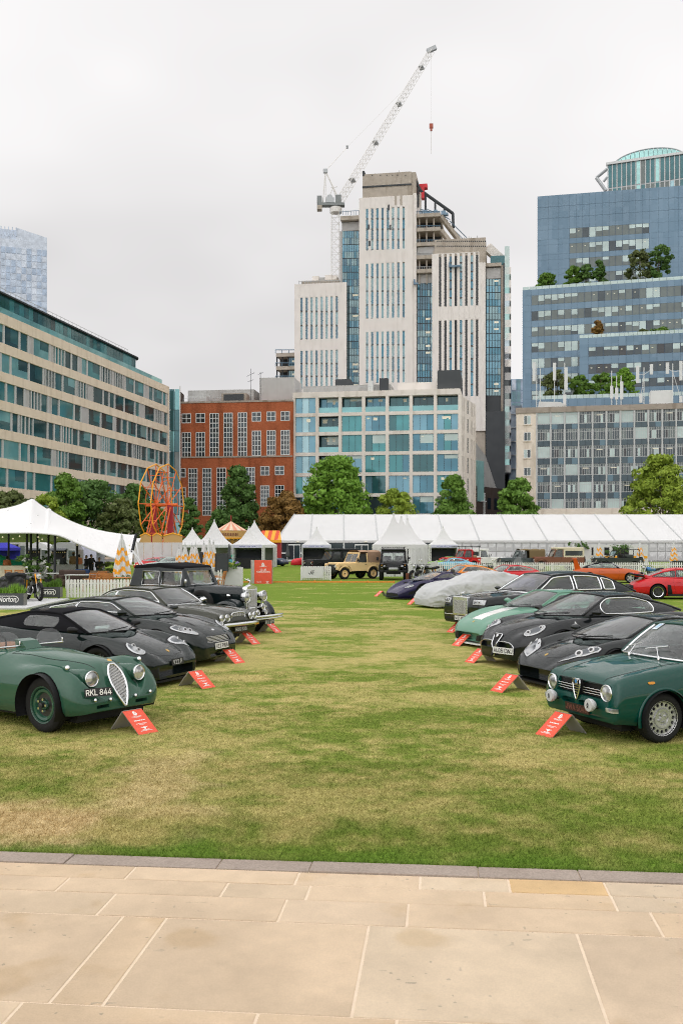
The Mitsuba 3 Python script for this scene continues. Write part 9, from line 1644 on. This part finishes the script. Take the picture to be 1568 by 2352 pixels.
# food van row and hanging greenery by the marquee wall
k = thing('food_stall', 'white food stall with yellow stripe and dark hatches in front of the marquee wall', 'stall'); a, b = at(1348, 0, 104)[0], at(1488, 0, 104)[0]; add(k, 'body', bm(a, b, 104, 107, .2, 2.35), 'tent_white'); add(k, 'yellow_stripe', bm(a + .1, b - .1, 103.96, 103.99, .95, 1.2), 'ride_yellow')
for u, v in ((.02, .10), (.28, .36), (.42, .68)): add(k, 'hatch', bm(a + (b - a) * u, a + (b - a) * v, 103.95, 104, 1.3, 2.1), 'trim_black')
k = thing('garlanded_wall', 'white garden wall with hanging greenery behind the estate off-roader', 'wall'); a, b = at(1308, 0, 101)[0], at(1358, 0, 101)[0]; add(k, 'wall', bm(a, b, 101, 101.2, 0, 2.45), 'tent_white'); rng = np.random.default_rng(9)
for c in (1309, 1324, 1334, 1343): add(k, 'hanging_plant', crown_mesh(rng, .7, .9, 0, 'dome', .09, 10, 26), 'leaf_dark', m=M4(t=(at(c, 0, 100.8)[0], 100.8, 1.75)))
plant(1424, 101, 1.0, 2.6, 'bushy green planting above the open army vehicle', 'leaf_dark', z=1.1, pot=False)
# ---- smaller cars seen between other things
GC = ((-.62, .66, .90), (-.42, .92), (-1.15, .52, 1.22), (-1.05, 1.255), (-1.6, .51, 1.23), 1.27, (-2.15, .48, 1.16), 1.20, (-2.85, .58, .92), (-2.95, .94), (-1.5, .73, .92))
GTAB = [(-3.5, .70, .7, .68, .78, .68, .55, .35), (-3.25, .84, .84, .82, .82, .82, .58, .26), (-2.5, .92, .92, .90, .86, .87, .6, .18), (-1.4, .93, .92, .89, .88, .86, .6, .16), (-.5, .91, .89, .88, .88, .86, .6, .16), (0, .85, .81, .84, .86, .87, .58, .16), (.4, .77, .73, .75, .84, .84, .52, .18), (.7, .65, .62, .62, .8, .76, .44, .2), (.84, .52, .5, .5, .76, .66, .38, .24), (.90, .4, .39, .39, .7, .52, .33, .27)]
def far_car(name, label, px, d, yaw, s, col, tab=GTAB, cab=GC, group='show cars on the far lawn', **o):
    k, m, raw, c = coupe(name, label, group, at(px, 0, d)[0], d, yaw, s, col, tab, cab, 2.45, .32, .21, .21, 'five', o.pop('rim', 'satin_alloy'), 1.46, wip=0, mir=o.pop('mir', 0), **o)
    for sd in (1, -1): lamp(k, m, raw, ell(.12, .075, 10 * sd), (.7, sd * .56, .58), (-1, -.1 * sd, -.25))
    noz(raw, sbox(-.4, -.06, .4, .06), .38, 'trim_black', k, m, 'grille'); return k, m, raw, c
far_car('teal_classic', 'turquoise classic coupe behind the flower planter', 549, 100, -12, 1.0, 'teal_paint')
far_car('navy_sports_car', 'dark navy low sports car right of the red club sign', 640, 110, -28, 1.05, 'navy_paint')
far_car('silver_classic', 'pale silver green classic saloon beneath the guy straps', 346, 80, 190, 1.1, 'silver_paint')
far_car('white_classic', 'white low car beside the pale silver classic', 384, 78, 200, .95, 'white_paint')
far_car('red_classic', 'small red classic car left of the folded parasols', 397, 86, -20, 1.0, 'red_paint')
far_car('lime_sports_car', 'lime green low car at the edge of the walled pagodas', 998, 92, 190, 1.0, 'lime_paint')
far_car('sky_blue_car', 'sky blue low car next to the lime green one', 1006, 88, 186, .95, 'sky_paint')
far_car('grey_sports_car', 'silver coupe seen head on between food stall and army vehicle', 1381, 96, 268, 1.0, 'silver_paint')
far_car('orange_supercar', 'bright orange low supercar behind the covered car', 1012, 51, 200, 1.04, 'orange_paint', group=None)
far_car('red_low_car', 'red low sports car roof behind the white scooter', 1118, 54, 200, 1.0, 'red_paint', group=None)
k, m, raw, c = far_car('winged_muscle_car', 'orange muscle car with dark roof and very tall rear wing', 1446, 62, -14, 1.0, 'rust_orange', roof='soft_top', group=None, cp=dict(inset=.045))
for y in (.66, -.66): add(k, 'wing_fin', tf(prism([(-3.35, .78), (-2.95, .80), (-3.25, 1.50), (-3.42, 1.52)], -.03, .03), M4(RX(math.pi / 2), (0, y, 0))), 'rust_orange', m=m)
add(k, 'wing_blade', rbox(-3.5, -3.2, -.72, .72, 1.48, 1.53, .02), 'rust_orange', 40, m)
# red rear engined car at the right edge, tail towards the middle
T9 = [(-3.30, .62, .6, .58, .78, .66, .5, .32), (-3.05, .76, .75, .74, .8, .82, .52, .25), (-2.6, .88, .88, .86, .8, .93, .55, .2), (-2.27, .92, .91, .90, .82, .94, .56, .17), (-1.5, .90, .90, .86, .9, .86, .58, .16), (-.6, .88, .87, .84, .9, .84, .58, .16), (-.2, .84, .80, .82, .88, .86, .56, .16), (.1, .76, .70, .80, .84, .87, .54, .16), (.45, .64, .58, .70, .82, .83, .46, .18), (.7, .52, .49, .52, .8, .74, .4, .2), (.82, .4, .39, .4, .74, .6, .34, .24)]
C9 = ((-.42, .66, .87), (-.25, .885), (-.95, .53, 1.22), (-.87, 1.26), (-1.4, .52, 1.245), 1.31, (-2.0, .49, 1.15), 1.21, (-2.75, .62, .88), (-2.85, .90), (-1.4, .72, .89))
k, m, raw, c = coupe('red_turbo_coupe', 'bright red rear engined coupe with black whale tail at the right edge', None, at(1486, 0, 44)[0] + 2.55, 43.2, -10, 1.04, 'red_paint', T9, C9, 2.27, .32, .25, .215, 'five', 'dark_alloy', 1.52, wip=0, mirm='red_paint', cp=dict(inset=.04, pillars=(-1.55,), pill_w=.04, trim='trim_black'))
add(k, 'whale_tail', mm(m3.Manifold.batch_hull([m3.Manifold.sphere(.04, 10).translate([x, y, z]) for x, y, z in ((-2.55, .55, .93), (-2.55, -.55, .93), (-3.15, .66, .98), (-3.15, -.66, .98), (-3.2, .66, 1.06), (-3.2, -.66, 1.06))])), 'red_paint', 40, m); add(k, 'tail_lip', tube([(-2.8, -.70, .97), (-3.2, -.72, 1.03), (-3.28, 0, 1.05), (-3.2, .72, 1.03), (-2.8, .70, .97)], .045, 8), 'trim_black', True, m)
for sd in (1, -1): add(k, 'stone_guard', decal(raw, Polygon([(-.12, -.2), (.10, -.22), (.02, .18), (-.12, .2)]), (-1.78, sd * .95, .42), (0, -sd, 0), off=.004), 'trim_black', 40, m); add(k, 'sill_strip', bm(-1.85, -.35, sd * .80 - .04, sd * .80 + .04, .15, .23), 'trim_black', m=m); add(k, 'rim_lip', tf(lathe([(.19, -.01), (.215, -.02), (.215, .01), (.19, .01)], 24, 'y'), M4(RZ(math.pi) if sd > 0 else None, (-2.27, sd * .895, .32))), 'chrome', m=m)
add(k, 'rear_bumper', rbox(-3.42, -3.2, -.72, .72, .40, .58, .05), 'trim_black', 40, m)
# scooters and motorcycles beyond the right row
for i, (px, d, yw, lab) in enumerate(((962, 63, -2.2, 'dark touring motorcycle left of the sloping barrier'), (985, 62, -2.4, 'dark motorcycle with screen beside the sloping barrier'), (1061, 64, -1.9, 'dark motorcycle behind the orange supercar'), (1120, 64, -2.0, 'motorcycle behind the grey covered car'), (1496, 58, -2.7, 'blue motorcycle before the long picket fence'))):
    motorcycle(at(px, 0, d)[0], d, yw, lab, 1.1, 'site_blue' if 'blue' in lab else 'black_paint', 'steel', group='motorcycles beyond the right car row', z=0)
def scooter():
    k = thing('white_scooter', 'white scooter with round windshield behind the grey covered car', 'scooter'); m = M4(RZ(-2.2), (at(1197, 0, 56)[0], 56, 0), 1.1)
    for x in (.62, -.60): add(k, 'wheel', tf(lathe([(.12, -.05), (.2, -.05), (.23, 0), (.2, .05), (.12, .05)], 20, 'y'), M4(t=(x, 0, .23))), 'rubber', True, m)
    add(k, 'leg_shield', mm(m3.Manifold.batch_hull([m3.Manifold.sphere(.05, 10).translate(p) for p in ([.48, .25, .4], [.48, -.25, .4], [.36, .22, .95], [.36, -.22, .95], [.55, 0, .7])])), 'white_paint', 50, m); add(k, 'tail_body', mm(m3.Manifold.batch_hull([m3.Manifold.sphere(.14, 12).translate(p) for p in ([-.2, .1, .5], [-.2, -.1, .5], [-.75, 0, .55])])), 'white_paint', 50, m)
    add(k, 'seat', rbox(-.75, -.05, -.14, .14, .68, .80, .05), 'trim_black', 50, m); add(k, 'handlebar', tube([(.30, -.33, 1.05), (.36, 0, 1.06), (.30, .33, 1.05)], .018, 8), 'chrome', True, m); round_lamp(k, m, (.44, 0, 1.05), (1, 0, 0), .09); W = [(.42 - .05 * math.sin(t), .26 * math.cos(t), 1.12 + .42 * math.sin(t)) for t in np.linspace(0, math.pi, 13)]; add(k, 'windshield', skin(np.array(W + [(.42, 0, 1.12)]), np.array([[i, i + 1, 13] for i in range(12)]), np.array([1.0, 0, 0]), .006), 'clear_lens', m=m); add(k, 'floor', rbox(-.2, .5, -.18, .18, .26, .32, .02), 'white_paint', m=m)
scooter()
